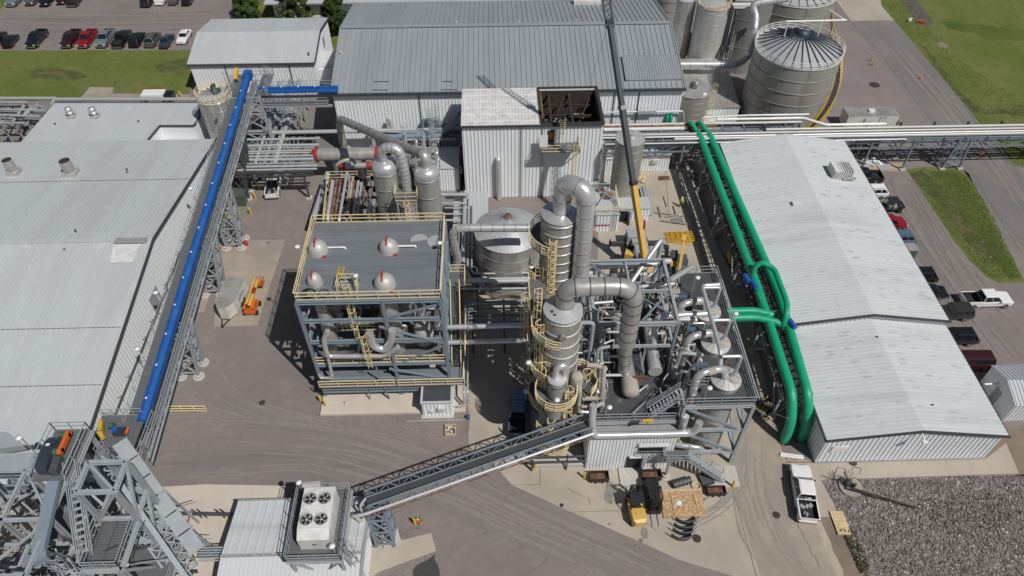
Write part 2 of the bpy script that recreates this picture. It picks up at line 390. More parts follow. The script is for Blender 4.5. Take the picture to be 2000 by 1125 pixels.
sheet('pebble_bed', [(734, 1118), (850, 1080), (856, 1135), (720, 1160)], 2, 'pebble', .08, step=.7)
sheet('dark_pebbles', [(812, 1105), (850, 1082), (857, 1135), (805, 1140)], 4, 'pebble_dark', .25, step=.5)
sheet('pebble_bed', [(1482, 770), (1530, 780), (1600, 903), (1512, 905)], 2, 'pebble', .1, step=.7)
sheet('rubble_bed', [(1604, 938), (1990, 927), (2100, 925), (2150, 1150), (1690, 1150), (1662, 1080), (1632, 990)], 2, 'pebble', .15)
sheet('pavement', [(1597, 903), (1927, 895), (1965, 865), (1990, 925), (1604, 937)], 4, 'concrete')
sheet('dirt_lot', [(1927, 895), (1965, 835), (2300, 820), (2400, 960), (1988, 928)], 2, 'dirt', .2)
sheet('dirt_edge', [(1600, 1010), (1636, 1010), (1690, 1150), (1660, 1150)], 4, 'dirt', .15, step=.8)
def catmull(P, n=10):
    P = [P[0]]+P+[P[-1]]; o = []
    for i in range(1, len(P)-2):
        for k in range(n):
            t = k/n; a, b, c, d = P[i-1:i+3]; o.append((b*2+(c-a)*t+(a*2-b*5+c*4-d)*t*t+(b*3-a-c*3+d)*t**3)*.5)
    return o+[P[-2]]
def marks(name, A, B, n, ms, w0, w1, seed, lv=5.):
    """n worn wheel lines spread between two guide lines on the ground"""
    q = random.Random(seed); A = catmull([at(*p) for p in A]); B = catmull([at(*p) for p in B]); N = len(A)
    for j, m in enumerate(ms):
        mb = MB()
        for i in range(n):
            t = q.random(); i0 = int(q.uniform(0, .55)*N); i1 = min(N-1, i0+int(q.uniform(.2, .8)*N)); w_ = q.uniform(w0, w1); z = .004*lv+.0006*i+.0003*j+.00007*seed; ph = q.uniform(0, 6)
            P = [A[k].lerp(B[k], min(1, max(0, t+.02*sin(ph+k*.25)))) for k in range(i0, i1+1)]
            if len(P) < 3: continue
            L = []
            for k, p in enumerate(P):
                d = (P[min(k+1, len(P)-1)]-P[max(k-1, 0)]).normalized(); x = V((-d.y, d.x, 0))*w_/2*(min(1, k/3, (len(P)-1-k)/3)+.02)*(1+.25*sin(ph+k)); L.append((V((p.x, p.y, z))+x, V((p.x, p.y, z))-x))
            for a, b in zip(L, L[1:]): mb.add([a[1], b[1], b[0], a[0]], [(0, 1, 2, 3)])
        o = mb.build(name, m); o['kind'] = 'structure'
marks('tyre_marks', [(300, 812), (620, 822), (800, 862), (925, 925), (1080, 1003), (1230, 1068), (1330, 1112)], [(300, 935), (450, 930), (600, 925), (830, 985), (960, 1040), (1080, 1090), (1180, 1135)], 40, ('tyre_mark', 'asphalt_pale'), .06, .3, 1)
marks('tyre_marks', [(300, 880), (500, 882), (700, 900), (860, 950)], [(300, 925), (500, 915), (700, 925), (860, 980)], 26, ('tyre_track',), .2, .8, 2)
marks('tyre_marks', [(420, 690), (480, 760), (560, 800), (700, 830), (860, 870)], [(330, 780), (400, 810), (520, 830), (680, 850), (850, 900)], 26, ('tyre_mark', 'asphalt_pale'), .06, .3, 3)
marks('tyre_marks', [(1475, 840), (1470, 930), (1420, 1000), (1330, 1050)], [(1440, 830), (1425, 900), (1390, 960), (1310, 1010)], 12, ('tyre_mark_pale',), .06, .2, 4)
marks('tyre_marks', [(1500, 850), (1500, 940), (1540, 1040), (1600, 1130)], [(1430, 860), (1430, 950), (1450, 1050), (1500, 1130)], 22, ('tyre_mark_pale',), .06, .3, 5)
marks('tyre_marks', [(1690, 45), (1800, 170), (1900, 300), (1990, 430)], [(1740, 45), (1850, 180), (1950, 310), (2040, 440)], 16, ('tyre_track', 'asphalt_pale'), .1, .5, 6)
marks('tyre_marks', [(1690, 350), (1760, 450), (1830, 560), (1930, 700)], [(1780, 350), (1840, 440), (1920, 560), (2050, 700)], 16, ('tyre_mark', 'asphalt_pale'), .08, .4, 7)
marks('tyre_marks', [(-50, 20), (200, 22), (450, 22)], [(-50, 60), (150, 62), (380, 58)], 18, ('tyre_mark', 'asphalt_pale'), .1, .5, 8)
for pts in ([(905, 700), (907, 700), (917, 900), (915, 900)], [(1054, 905), (1055.5, 905), (1055.5, 948), (1054, 948)], [(960, 947), (1054, 946), (1054, 947), (960, 948.2)],
            [(1423, 930), (1424.4, 930), (1478, 1125), (1476.5, 1125)], [(1299, 330), (1300, 330), (1308, 430), (1307, 430)], [(1200, 500), (1340, 500), (1340, 500.8), (1200, 500.8)], [(1190, 560), (1350, 560), (1350, 560.9), (1190, 560.9)],
            [(1110, 1000), (1425, 990), (1425, 991), (1110, 1001)]):
    sheet('joint_line', pts, 6, 'joint')
CR = MB()
def crack(pts, w_=.05, lv=9):
    P = [at(*p) for p in pts]; L = []
    for a, b in zip(P, P[1:]):
        n = max(2, int((b-a).length/.5))
        for i in range(n): L.append(a.lerp(b, i/n)+V((random.uniform(-.13, .13), random.uniform(-.13, .13), .004*lv)))
    for a, b in zip(L, L[1:]):
        d = (b-a).normalized(); x = V((-d.y, d.x, 0))*w_*random.uniform(.3, .7); CR.add([a-x, b-x, b+x, a+x], [(0, 1, 2, 3)])
for q in ([(176, 0), (150, 45), (152, 60)], [(370, 0), (345, 30), (322, 62)], [(0, 38), (200, 38), (420, 20)], [(0, 57), (180, 57), (370, 58)], [(186, 38), (196, 50)], [(1780, 360), (1830, 460), (1870, 540), (1990, 690)], [(1740, 350), (1770, 420), (1812, 500), (1850, 560)], [(1850, 540), (1905, 534), (1960, 600)],
          [(505, 410), (520, 440), (500, 470)], [(560, 690), (520, 740), (480, 760)], [(980, 1085), (1060, 1050), (1095, 1010)], [(1030, 1125), (1070, 1090), (1080, 1040)], [(870, 1000), (930, 1030), (1010, 1035)], [(1665, 45), (1720, 105), (1810, 225), (1860, 300)], [(1900, 340), (1960, 440), (2000, 500)], [(1640, 105), (1690, 100), (1705, 110)], [(1110, 955), (1150, 975), (1160, 1000)], [(1180, 960), (1210, 985), (1290, 1040)], [(1320, 1000), (1380, 1010), (1425, 1005)], [(1530, 900), (1560, 1030), (1610, 1125)]): crack(q)
CR.build('pavement_cracks', 'joint')['kind'] = 'structure'
SP = [MB(), MB(), MB()]
for i in range(60):
    u, v = random.choice(((random.uniform(320, 900), random.uniform(700, 940)), (random.uniform(900, 1280), random.uniform(1010, 1120)), (random.uniform(1700, 1950), random.uniform(400, 760)), (random.uniform(1100, 1420), random.uniform(950, 1060)), (random.uniform(490, 600), random.uniform(400, 700)), (random.uniform(20, 420), random.uniform(20, 60))))
    c = at(u, v); mb = SP[i % 3]; n = 9; r = random.uniform(.06, .3); k = random.uniform(.5, 1)
    mb.poly([(c.x+cos(2*pi*j/n)*r*random.uniform(.5, 1.2), c.y+sin(2*pi*j/n)*r*k*random.uniform(.5, 1.2), .045+.0005*i) for j in range(n)])
for mb, m in zip(SP, ('tyre_mark', 'joint', 'asphalt_pale')): mb.build('ground_stains', m)['kind'] = 'structure'
sheet('worn_grass', [(58, 138), (100, 132), (165, 142), (172, 152), (120, 158), (60, 152)], 2, 'grass_worn', .3, step=.9)
sheet('worn_grass', [(300, 128), (372, 112), (378, 122), (360, 145), (318, 142)], 2, 'grass_worn', .3, step=.9)
sheet('worn_grass', [(1840, 40), (1930, 50), (2050, 66), (2050, 84), (1940, 74), (1850, 56)], 4, 'grass_dark', .35, step=.9)
def blot(u, v, r, m='trim_dark', k=7, sq=1.):
    c = at(u, v); mb = MB(); n = 14
    mb.poly([(c.x+cos(2*pi*i/n)*r*random.uniform(.85, 1.1), c.y+sin(2*pi*i/n)*r*sq*random.uniform(.85, 1.1), .004*k) for i in range(n)])
    return mb
# ------------------------------------------------------------------ buildings
def gable_x(t, x0, x1, y0, y1, ze, zr, wm='white_clad', rm='white_roof', sp=.6, wsp=.45, over=.25, rh=.06, rmat2=None):
    """building with its ridge along X"""
    ym = (y0+y1)/2; m = MB()
    prof = [(y0, 0), (y1, 0), (y1, ze), (ym, zr), (y0, ze)]
    m.add([(x0, p[0], p[1]) for p in prof]+[(x1, p[0], p[1]) for p in prof],
          [(0, 4, 3, 2, 1)[::-1], (5, 9, 8, 7, 6)]+[(i, (i+1) % 5, 5+(i+1) % 5, 5+i)[::-1] for i in (0, 1, 4)])
    m.ribs((x0, y0, 0), (0, 0, ze-.06), (x1-x0, 0, 0), int((x1-x0)/wsp), (0, -1, 0), .075, .15)
    n = int((y1-y0)/wsp)
    for X, s in ((x1, 1), (x0, -1)):
        for i in range(n):
            y = y0+(i+.5)*(y1-y0)/n; h = ze+(zr-ze)*(1-abs(y-ym)/(ym-y0))-.1
            m.ribs((X, y-.1, 0), (0, 0, h), (0, .2, 0), 1, (s, 0, 0), .04, .14)
    m.build('wall', wm, t)
    sl = (zr-ze)/(ym-y0); z0 = ze-sl*over
    for ya, yb, nm in ((y0-over, ym, -1), (y1+over, ym, 1)):
        r = MB(); T = .1; a, b = (x0-over, x1+over)
        q = [(a, ya, z0+T), (b, ya, z0+T), (b, yb, zr+T), (a, yb, zr+T)]
        lo = [(p[0], p[1], p[2]-T+.02) for p in q]
        r.add(q+lo, [(0, 1, 2, 3) if nm < 0 else (3, 2, 1, 0), (4, 7, 6, 5), (0, 4, 5, 1), (0, 3, 7, 4), (1, 5, 6, 2)])
        r.ribs(q[0], V(q[3])-V(q[0]), (b-a, 0, 0), int((b-a)/sp), (0, nm*sl, 1), rh, .09)
        r.build('roof', rmat2 if (rmat2 and nm > 0) else rm, t)
    return sl
def gable_trim_x(t, x, y0, y1, ze, zr, m='trim_dark', w=.3):
    ym = (y0+y1)/2; b = MB()
    b.beam((x, y0-.3, ze+.08), (x, ym, zr+.12), .16, w); b.beam((x, y1+.3, ze+.08), (x, ym, zr+.12), .16, w)
    b.build('gable_trim', m, t)
def eave_x(t, x0, x1, y, z, m='trim_dark', w=.25):
    MB().beam((x0, y, z), (x1, y, z), w, w).build('gutter', m, t)

def weather(t, o, run, across, nrm, n, seed, ms=('roof_stain', 'roof_bright', 'rust_spot')):
    """stains, repaired sheets and rust at fasteners lying on a roof slope"""
    q = random.Random(seed); o, run, across, nrm = V(o), V(run), V(across), V(nrm).normalized()*.03; R1, A1 = run.normalized(), across.normalized()
    for j, m in enumerate(ms):
        b = MB()
        for i in range(n if j < 2 else n//4):
            p = o+run*q.uniform(.02, .9)+across*q.uniform(.01, .97)+nrm*(1+.25*j+.002*i); l_, w_ = ((q.uniform(.5, 4), q.uniform(.05, .3)), (q.uniform(1, 5), q.uniform(.1, .25)), (q.uniform(.1, .5), q.uniform(.03, .09)))[j]
            e = R1*min(l_, run.length*.1); f = A1*w_; b.add([p, p+e, p+e*.9+f, p+f*.8+e*.05] if run.cross(across).dot(nrm) > 0 else [p, p+f*.8+e*.05, p+e*.9+f, p+e], [(0, 1, 2, 3)])
        b.build('roof_weathering', m, t)['kind'] = 'stuff'
# left warehouse
LX = -39.9
t = thing('warehouse', 'largest white metal warehouse with a wide ribbed roof, left of the blue conveyor', 'warehouse', (LX-25, 62, 0))
gable_x(t, -100, LX, 37.6, 86.4, 7.9, 11.4, sp=.52, wsp=.5)
gable_trim_x(t, LX+.3, 37.6, 86.4, 7.9, 11.4)
eave_x(t, -100, LX+.3, 37.2, 7.7)
m = MB(); m.beam((-100, 62, 11.53), (LX, 62, 11.53), .7, .04); m.build('ridge_cap', 'white_roof', t)
m = MB()
for y, k in ((50.2, .6), (75.5, .45), (43.5, .75)):
    z = 11.5-abs(y-62)*3.5/24.4+.03; m.beam((-100, y, z), (LX, y, z), .06, .03)
m.build('roof_seam', 'trim_dark', t)
# roof patch over the ridge, louvre, wall pipes and lamps
m = MB(); a = at(228, 466, 11.5); b = at(290, 466, 11.5)
m.box(a.x, 61.3, 11.5, b.x, 62.1, 11.7); m.build('ridge_hood', 'trim_light', t)
m = MB(); m.add([(a.x, 61.2, 11.51), (b.x-.6, 61.2, 11.51), (b.x-.8, 58.6, 11.13), (a.x+.3, 58.6, 11.13)], [(0, 3, 2, 1)])
m.build('roof_patch', 'stained_roof', t)
m = MB(); p = V((LX+.08, 57.6, 6.6)); m.box(LX+.02, 56.3, 5.3, LX+.12, 58.6, 7.4)
m.build('louvre', 'steel', t)
for y0, y1, z in ((39, 60, 5.6), (60, 84, 5.9)):
    m = MB(); m.tube([(LX+.45, y0, z), (LX+.45, y1, z)], .09)
    y = y0
    while y < y1: m.beam((LX, y, z), (LX+.5, y, z), .05); m.beam((LX+.45, y, z-.5), (LX+.45, y, z+.5), .04); y += 2.6
    m.build('wall_pipe', 'trim_dark', t)
for u, v, r, h in ((22, 322, .62, 1.1), (134, 324, .7, 1.15)):
    p = at(u, v+6, 10.2); s = thing('roof_vent_stack', 'round open metal vent stack '+('near the left edge of' if u < 50 else 'with a square curb, mid slope on')+' the largest white roof', 'vent', (p.x, p.y, p.z-.8), 'vent stacks on the large white roof')
    MB().box(p.x-r*1.15, p.y-r*1.15, p.z-1, p.x+r*1.15, p.y+r*1.15, p.z-.3).build('curb', 'tank_white', s)
    m = MB(); m.lathe((p.x, p.y, p.z-.3), [(r, 0), (r, h+.5), (r*.93, h+.5), (r*.93, .1), (.02, .08)], 24, smooth=False); m.build('shell', 'cladding', s)
    MB().lathe((p.x, p.y, p.z-.3), [(r*.91, h+.42), (r*.9, .15), (.02, .14)], 24, caps=False).build('lining', 'rust_dark', s)
    m = MB(); m.beam((p.x-r*.9, p.y, p.z+h*.35), (p.x+r*.9, p.y, p.z+h*.35), .06, .3); m.beam((p.x, p.y-r*.9, p.z+h*.35), (p.x, p.y+r*.9, p.z+h*.35), .06, .3)
    m.build('damper', 'rust_dark', s)
for u in (140, 186):
    p = at(u, 227, 7.9); s = thing('turbine_vent', 'shiny stacked turbine vent, %s of two on the stepped flat roof' % ('left' if u < 150 else 'right'), 'vent', (p.x, p.y, 7.7), 'turbine vents on the far roof section')
    MB().cbox((p.x, p.y, 7.95), 1.1, 1.1, .3).build('curb', 'tank_white', s)
    m = MB(); m.lathe((p.x, p.y, 8.1), [(.3, 0), (.3, .3), (.55, .35), (.55, .65), (.3, .7)], 16); m.lathe((p.x-.1, p.y+.1, 8.8), [(.28, 0), (.5, .08), (.5, .4), (.2, .55)], 16)
    m.build('turbine', 'stainless', s)
for i, (u, v) in enumerate(((108, 243), (248, 332), (271, 238), (148, 452), (127, 489), (50, 672))):
    z = {0: 7.8, 1: 10, 2: 7.8, 3: 11.4, 4: 11.2, 5: 8.8}[i]; p = at(u, v, z); MB().cyl2((p.x, p.y, z-.1), (p.x, p.y, z+.28), .1, 8).build('roof_pipe_stub', 'trim_dark', t)
# far flat block + low notch
FB = [at(*q, 7.7) for q in ((-10, 262), (108, 201), (388, 201), (391, 228), (378, 246), (312, 246), (288, 274))]
FB[0] = V((FB[0].x, 86.6, 0)); FB[-1] = V((FB[-1].x, 86.6, 0))
x_l = at(108, 201, 7.7).x; FB[0].x = x_l-.8
s = thing('flat_roof_annex', 'white annex with a stepped flat ribbed roof behind the large white warehouse', 'annex', (-62, 92, 0))
m = MB(); m.prism([(p.x, p.y) for p in FB], 0, 7.65); m.build('wall', 'white_clad', s)
m = MB(); m.prism([(p.x, p.y) for p in FB], 7.66, 7.75)
yf = FB[2].y
x = x_l; xr = FB[3].x
while x < xr:
    y0 = 86.7 if x < FB[5].x-1.5 else FB[4].y+.4
    m.ribs((x-.05, y0, 7.75), (0, yf-y0-.1, 0), (.1, 0, 0), 1, (0, 0, 1), .06, .09); x += .52
m.build('roof', 'white_roof', s)
m = MB()
for a, b in zip(FB[1:], FB[2:]): m.beam((a.x, a.y, 7.7), (b.x, b.y, 7.7), .22, .22)
m.build('roof_trim', 'trim_dark', s)
m = MB(); m.box(FB[6].x+.3, 86.7, 0, LX-.1, FB[4].y-.2, 5.2); m.build('low_bay', 'white_clad', s)
m = MB(); m.box(FB[6].x+1.5, 86.8, 5.2, LX-2.2, FB[4].y-1, 5.3); m.ribs((FB[6].x+1.5, 86.8, 5.3), (0, FB[4].y-87.8, 0), (LX-3.7-FB[6].x, 0, 0), 12, (0, 0, 1), .06, .12); m.build('low_bay_roof', 'stained_roof', s)

# small white building behind
s = thing('small_warehouse', 'small white gabled metal warehouse between the car park and the grey roofed hall', 'warehouse', (-40.6, 118.8, 0))
gable_x(s, -51, -30.3, 111.2, 126.5, 6, 7.5, sp=.5, wsp=.5, rm='white_roof')
gable_trim_x(s, -29.95, 111.2, 126.5, 6, 7.5); eave_x(s, -51.2, -30, 110.9, 5.85)
MB().box(-30.27, 119.6, 3.9, -30.15, 120.9, 5.6).build('louvre', 'steel', s)
m = MB(); m.beam((-45.2, 111.1, 0), (-45.2, 111.1, 5.8), .12); m.beam((-34.5, 111.1, 0), (-34.5, 111.1, 5.8), .12); m.build('downpipe', 'trim_dark', s)
m = MB(); m.box(-30.2, 113.4, 3.6, -25.5, 119, 3.75); m.build('link_roof', 'white_roof_east', s)
m = MB(); m.box(-30.2, 112.9, 0, -26, 118, 3.55); m.build('link_wall', 'white_clad', s)
m = MB(); p = at(603, 107, 6.5); m.cyl2((p.x, p.y, 6.3), (p.x, p.y, 7), .12, 8); m.build('roof_pipe_stub', 'trim_dark', s)

# grey roofed hall
s = thing('process_hall', 'long hall with a dark grey standing seam roof and white walls behind the process yard', 'hall', (2, 107, 0))
GX0, GX1, GY0, GY1, GE, GR = -23.7, 27.7, 93.3, 121.3, 11., 13.8
gable_x(s, GX0, GX1, GY0, GY1, GE, GR, rm='grey_roof', sp=.78, wsp=.5, rh=.11)
gable_trim_x(s, GX0-.2, GY0, GY1, GE, GR, 'trim_light', .22); gable_trim_x(s, GX1+.2, GY0, GY1, GE, GR, 'trim_light', .22)
eave_x(s, GX0-.3, GX1+.3, GY0-.4, GE-.15, 'trim_dark', .34)
m = MB(); m.beam((GX0, 107.3, 14.02), (GX1, 107.3, 14.02), .9, .08); m.build('ridge_cap', 'trim_light', s)
gz = lambda y: GE+(GR-GE)*(1-abs(y-107.3)/14.)+.12
a = at(1216, 109, 12.7); b = at(1328, 166, 11.2)
m = MB(); y1 = a.y; y0 = b.y+.9; x0 = at(1218, 130, 12).x; x1 = GX1-.1
m.add([(x0, y0, gz(y0)+.3), (x1, y0, gz(y0)+.3), (x1, y1, gz(y1)+.3), (x0, y1, gz(y1)+.3), (x0, y0, gz(y0)-.1), (x1, y0, gz(y0)-.1), (x1, y1, gz(y1)-.1), (x0, y1, gz(y1)-.1)], [(0, 1, 2, 3), (4, 5, 1, 0), (5, 6, 2, 1), (6, 7, 3, 2), (7, 4, 0, 3)])
m.ribs((x0, y0, gz(y0)+.3), (0, y1-y0, gz(y1)-gz(y0)), (x1-x0, 0, 0), 22, (0, -.2, 1), .08, .08); m.build('raised_roof_panel', 'grey_roof', s)
m = MB()
for q, r_ in (((x0, y0), (x1, y0)), ((x0, y1), (x1, y1)), ((x0, y0), (x0, y1))): m.beam((q[0], q[1], gz(q[1])+.34), (r_[0], r_[1], gz(r_[1])+.34), .16, .1)
m.build('panel_trim', 'trim_light', s)
m = MB()
for u0, u1, v in ((729, 760, 155.5), (727, 757, 171.7), (864, 884, 154.5), (862, 893, 170.5)):
    m = MB(); a = at(u0, v, GE+.6+ (170-v)*.02); b = at(u1, v, GE+.6+(170-v)*.02); a.z = b.z = gz(a.y)+.07; m.beam(a, b, .09, .05); m.build('snow_guard', 'trim_dark', s)
for x in (-11.2, 17.6, 21.3): MB().beam((x, GY0-.08, 0), (x, GY0-.08, GE-.3), .14).build('downpipe', 'trim_dark', s)
m = MB(); m.box(16, GY0-.12, 2.0, GX1, GY0-.02, 2.2); m.build('wall_band', 'trim_light', s)
m = MB(); m.tube([(15, GY0-.6, 7.3), (21.5, GY0-.6, 7.3)], .14); m.box(21.3, GY0-.9, 7.1, 24, GY0-.3, 7.6); m.tube([(23.8, GY0-.6, 7.3), (GX1+.4, GY0-.6, 7.3), (GX1+1, GY0-.6, 5), (GX1+1.2, GY0-2, 1)], .14)
m.build('wall_duct', 'galv_pipe', s)
for u, v in ((1013, 46), (1126, 44), (1210, 43), (892, 48)):
    p = at(u, v, 13.7); MB().cyl2((p.x, p.y, 13.4), (p.x, p.y, 14.3), .08, 8).build('roof_pipe_stub', 'lamp_white', s)
m = MB(); p = at(669, 106, 12.4); m.tube([(p.x, p.y-.3, 12), (p.x, p.y-.3, 12.9), (p.x-.2, p.y-.6, 13.1)], .09); m.build('roof_pipe_stub', 'lamp_white', s)
m = MB(); p = at(1150, 0, 12); m.box(p.x-2.6, p.y-1, 11, p.x+2, p.y+.8, 12.2); m.build('roof_hatch', 'unit_white', s)
# far low building
s = thing('office_building', 'low white office building seen beyond the trees at the top edge', 'building', (-20, 146, 0))
yo = at(600, 34, 0).y; xo = at(539, 34, 0).x
m = MB(); m.box(xo, yo, 0, 12, yo+14, 3.4); m.ribs((xo, yo, 0), (0, 0, 3.3), (12-xo, 0, 0), 70, (0, -1, 0), .08, .14); m.build('wall', 'white_clad', s)
m = MB(); m.box(xo-1.2, yo-1.6, 3.41, 13, yo+15, 3.7); m.build('roof', 'white_roof', s)
for u in (632,): 
    a = aY(u-6, 20, yo); MB().box(a.x, yo-.1, 1, a.x+1.3, yo-.05, 2.3).build('window', 'glass_dark', s)
# evaporation building
EX0, EX1, EY0, EY1, EZ = -4.6, 14.5, 82.3, 91.2, 12.4
EM = at(1053, 200, EZ).x
s = thing('tall_process_building', 'tall white clad building, half its roof open, in front of the grey roofed hall', 'building', ((EX0+EX1)/2, 86.7, 0))
m = MB(); th = .25
m.box(EX0, EY0, 0, EX1, EY0+th, EZ); m.box(EX0, EY1-th, 0, EX1, EY1, EZ); m.box(EX0, EY0+th+.002, 0, EX0+th, EY1-th-.002, EZ); m.box(EX1-th, EY0+th+.002, 0, EX1, EY1-th-.002, EZ)
m.ribs((EX0, EY0, 0), (0, 0, EZ-.2), (EX1-EX0, 0, 0), 38, (0, -1, 0), .08, .18); m.ribs((EX1, EY1, 0), (0, 0, EZ-.2), (0, EY0-EY1, 0), 18, (1, 0, 0), .08, .18)
m.build('wall', 'white_clad', s)
m = MB(); m.box(EX0-.1, EY0-.1, EZ-.1, EM, EY1+.1, EZ+.06); m.ribs((EX0, EY0, EZ+.06), (0, EY1-EY0, 0), (EM-EX0, 0, 0), 24, (0, 0, 1), .05, .12)
m.build('roof', 'stained_roof', s)
m = MB()
for k in range(6): y = EY0+.8+k*1.6; m.box(EX0, y, EZ+.07, EM-.1, y+.14, EZ+.12)
m.build('roof_band', 'lamp_white', s)
m = MB()
for a, b in (((EM, EY0), (EX1, EY0)), ((EM, EY1), (EX1, EY1)), ((EX1, EY0), (EX1, EY1)), ((EM, EY0), (EM, EY1))): m.beam((a[0], a[1], EZ+.05), (b[0], b[1], EZ+.05), .34, .3)
m.build('parapet', 'rust_dark', s)
m = MB(); m.beam((EX0-.2, EY0-.25, EZ-.05), (EX1+.1, EY0-.25, EZ-.05), .2, .26); m.build('gutter', 'trim_dark', s)
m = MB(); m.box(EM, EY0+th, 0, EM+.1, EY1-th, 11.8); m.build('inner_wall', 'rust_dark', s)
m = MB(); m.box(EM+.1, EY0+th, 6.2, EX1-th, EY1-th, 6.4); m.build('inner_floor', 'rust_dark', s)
m = MB(); m.box(EM+.1, EY0+th+.002, 6.4, EX1-th-.002, EY0+th+.05, 12.2); m.box(EM+.1, EY1-th-.05, 6.4, EX1-th, EY1-th-.002, 12.2); m.box(EX1-th-.05, EY0+th+.06, 6.4, EX1-th-.002, EY1-th-.06, 12.2); m.build('recess_shade_sheet', 'rust_dark', s)  # dark sheets added over the pale inner faces, recess shade put into their colour
qe = random.Random(4)
for k in range(24): m = MB(); c = V((qe.uniform(EM+.8, EX1-1), qe.uniform(EY0+.8, EY1-1), 6.4)); h = qe.uniform(.5, 2.6); m.cbox(c+V((0, 0, h/2)), qe.uniform(.3, 1.2), qe.uniform(.3, 1.2), h) if k % 3 else m.tube([c, c+V((0, 0, h+1)), c+V((qe.uniform(-1.5, 1.5), 0, h+1))], .14, 8); m.build('equipment', qe.choice(('rust_dark', 'steel_dark', 'rust', 'box_green', 'steel')), s)
m = MB()
for k in range(3):
    y = EY0+1.8+k*2.6; m.ibeam((EM, y, 10.7), (EX1-th, y, 10.7), .25, .35)
for x in (EM+1.5, EM+4.4): m.ibeam((x, EY0+.3, 11.6), (x, EY1-.3, 11.6), .25, .35); m.beam((x, EY0+2, 8.4), (x, EY0+2, 11.4), .25)
m.beam((EM+.6, EY0+2, 8.6), (EM+3.8, EY1-1, 11.4), .18); m.beam((EM+4.5, EY0+2, 8.6), (EX1-1, EY1-1, 11.4), .18)
m.build('roof_beam', 'rust_dark', s)
m = MB()
for k in range(9): m.beam((EM-.05, EY0+.8+k*.95, 11.9), (EM+.45, EY0+.8+k*.95, 11.9), .2, .25)
m.beam((EM+.4, EY0+.4, 11.7), (EM+.4, EY1-.4, 11.7), .2, .3); m.build('cut_purlin', 'rust', s)
m = MB(); m.box(EX0+.4, EY0+3, 2, EX0+.41, EY0+4, 3)
m = MB(); m.cyl2((EM+2.6, EY0+1.3, 6.5), (EM+2.6, EY0+1.3, 9.2), .7, 16); m.tube([(EM+4.4, EY0+.9, 9.1), (EM+6.8, EY0+.9, 9.1), (EM+6.8, EY0+1.6, 9.9)], .3); m.build('indoor_vessel', 'tank_white', s)
p = at(1137, 228, 9.3); MB().lathe((p.x, p.y, 9.3), [(.35, 0), (.35, .3), (.1, .5)], 12).build('indoor_motor', 'yellow', s)
for x in (EX0+8, EX1-8.2): MB().beam((x, EY0-.1, 0), (x, EY0-.1, EZ-.3), .16).build('downpipe', 'trim_light', s)
a = aY(1070, 254, EY0); b = aY(1083, 277, EY0)
MB().box(a.x, EY0-.12, b.z, b.x, EY0-.07, a.z).build('doorway', 'rust_dark', s)
MB().box(a.x-1.2, EY0-.1-1.1, b.z, a.x-.05, EY0-.12-1.05, a.z).build('door', 'white_clad', s)
MB().box(a.x+.25, EY0-.16, b.z+.5, b.x-.2, EY0-.125, a.z-.3).build('control_panel', 'orange', s)
t = thing('access_platform', 'yellow railed landing with caged ladder below the doorway of the tall white building', 'platform', (a.x+1.5, EY0-1, 0))
x0, x1, z = a.x-1, a.x+4.3, b.z-.1
MB().box(x0, EY0-2.2, z-.12, x1, EY0-.07, z).build('deck', 'grating', t)
MB().rail([(x0, EY0-.1, z), (x0, EY0-2.2, z), (x1-1.2, EY0-2.2, z)]).rail([(x1, EY0-2.2, z), (x1, EY0-.1, z)]).build('guard_rail', 'rail_yellow', t)
m = MB(); m.beam((x0+.1, EY0-2.1, z-.2), (x0+.1, EY0-.1, z-1.9), .12); m.beam((x1-.1, EY0-2.1, z-.2), (x1-.1, EY0-.1, z-1.9), .12); m.build('bracket', 'steel', t)
MB().ladder((x1-.6, EY0-2.3, 0), (x1-.6, EY0-2.3, z+1.1), (0, -1, 0)).ladder((x1-2.4, EY0-.6, z), (x1-2.4, EY0-.6, EZ+1.1), (0, -1, 0)).build('ladder', 'rail_yellow', t)
m = MB(); a = aY(974, 356, EY0-.5); b = aY(976, 312, EY0-.5)
m.tube([(a.x, EY0-.6, a.z-3), (a.x, EY0-.6, b.z), (a.x, EY0-.1, b.z+.1)], .33); single('downcomer_pipe', m, 'stainless', 'short vertical grey pipe with a bent top on the front of the tall white building', 'pipe')
m = MB(); a = aY(1176, 300, EY0-.4); b = aY(1172, 348, EY0-.4); c = aY(1120, 362, EY0-.6)
m.tube([(EX1+.45, EY0+2, 8), (EX1+.45, EY0-.4, 7.5), (EX1+.45, EY0-.6, c.z+.3), (c.x, EY0-.8, c.z)], .36, bands=1.6); single('wrap_around_pipe', m, 'stainless', 'silver pipe turning round the right corner of the tall white building', 'pipe')

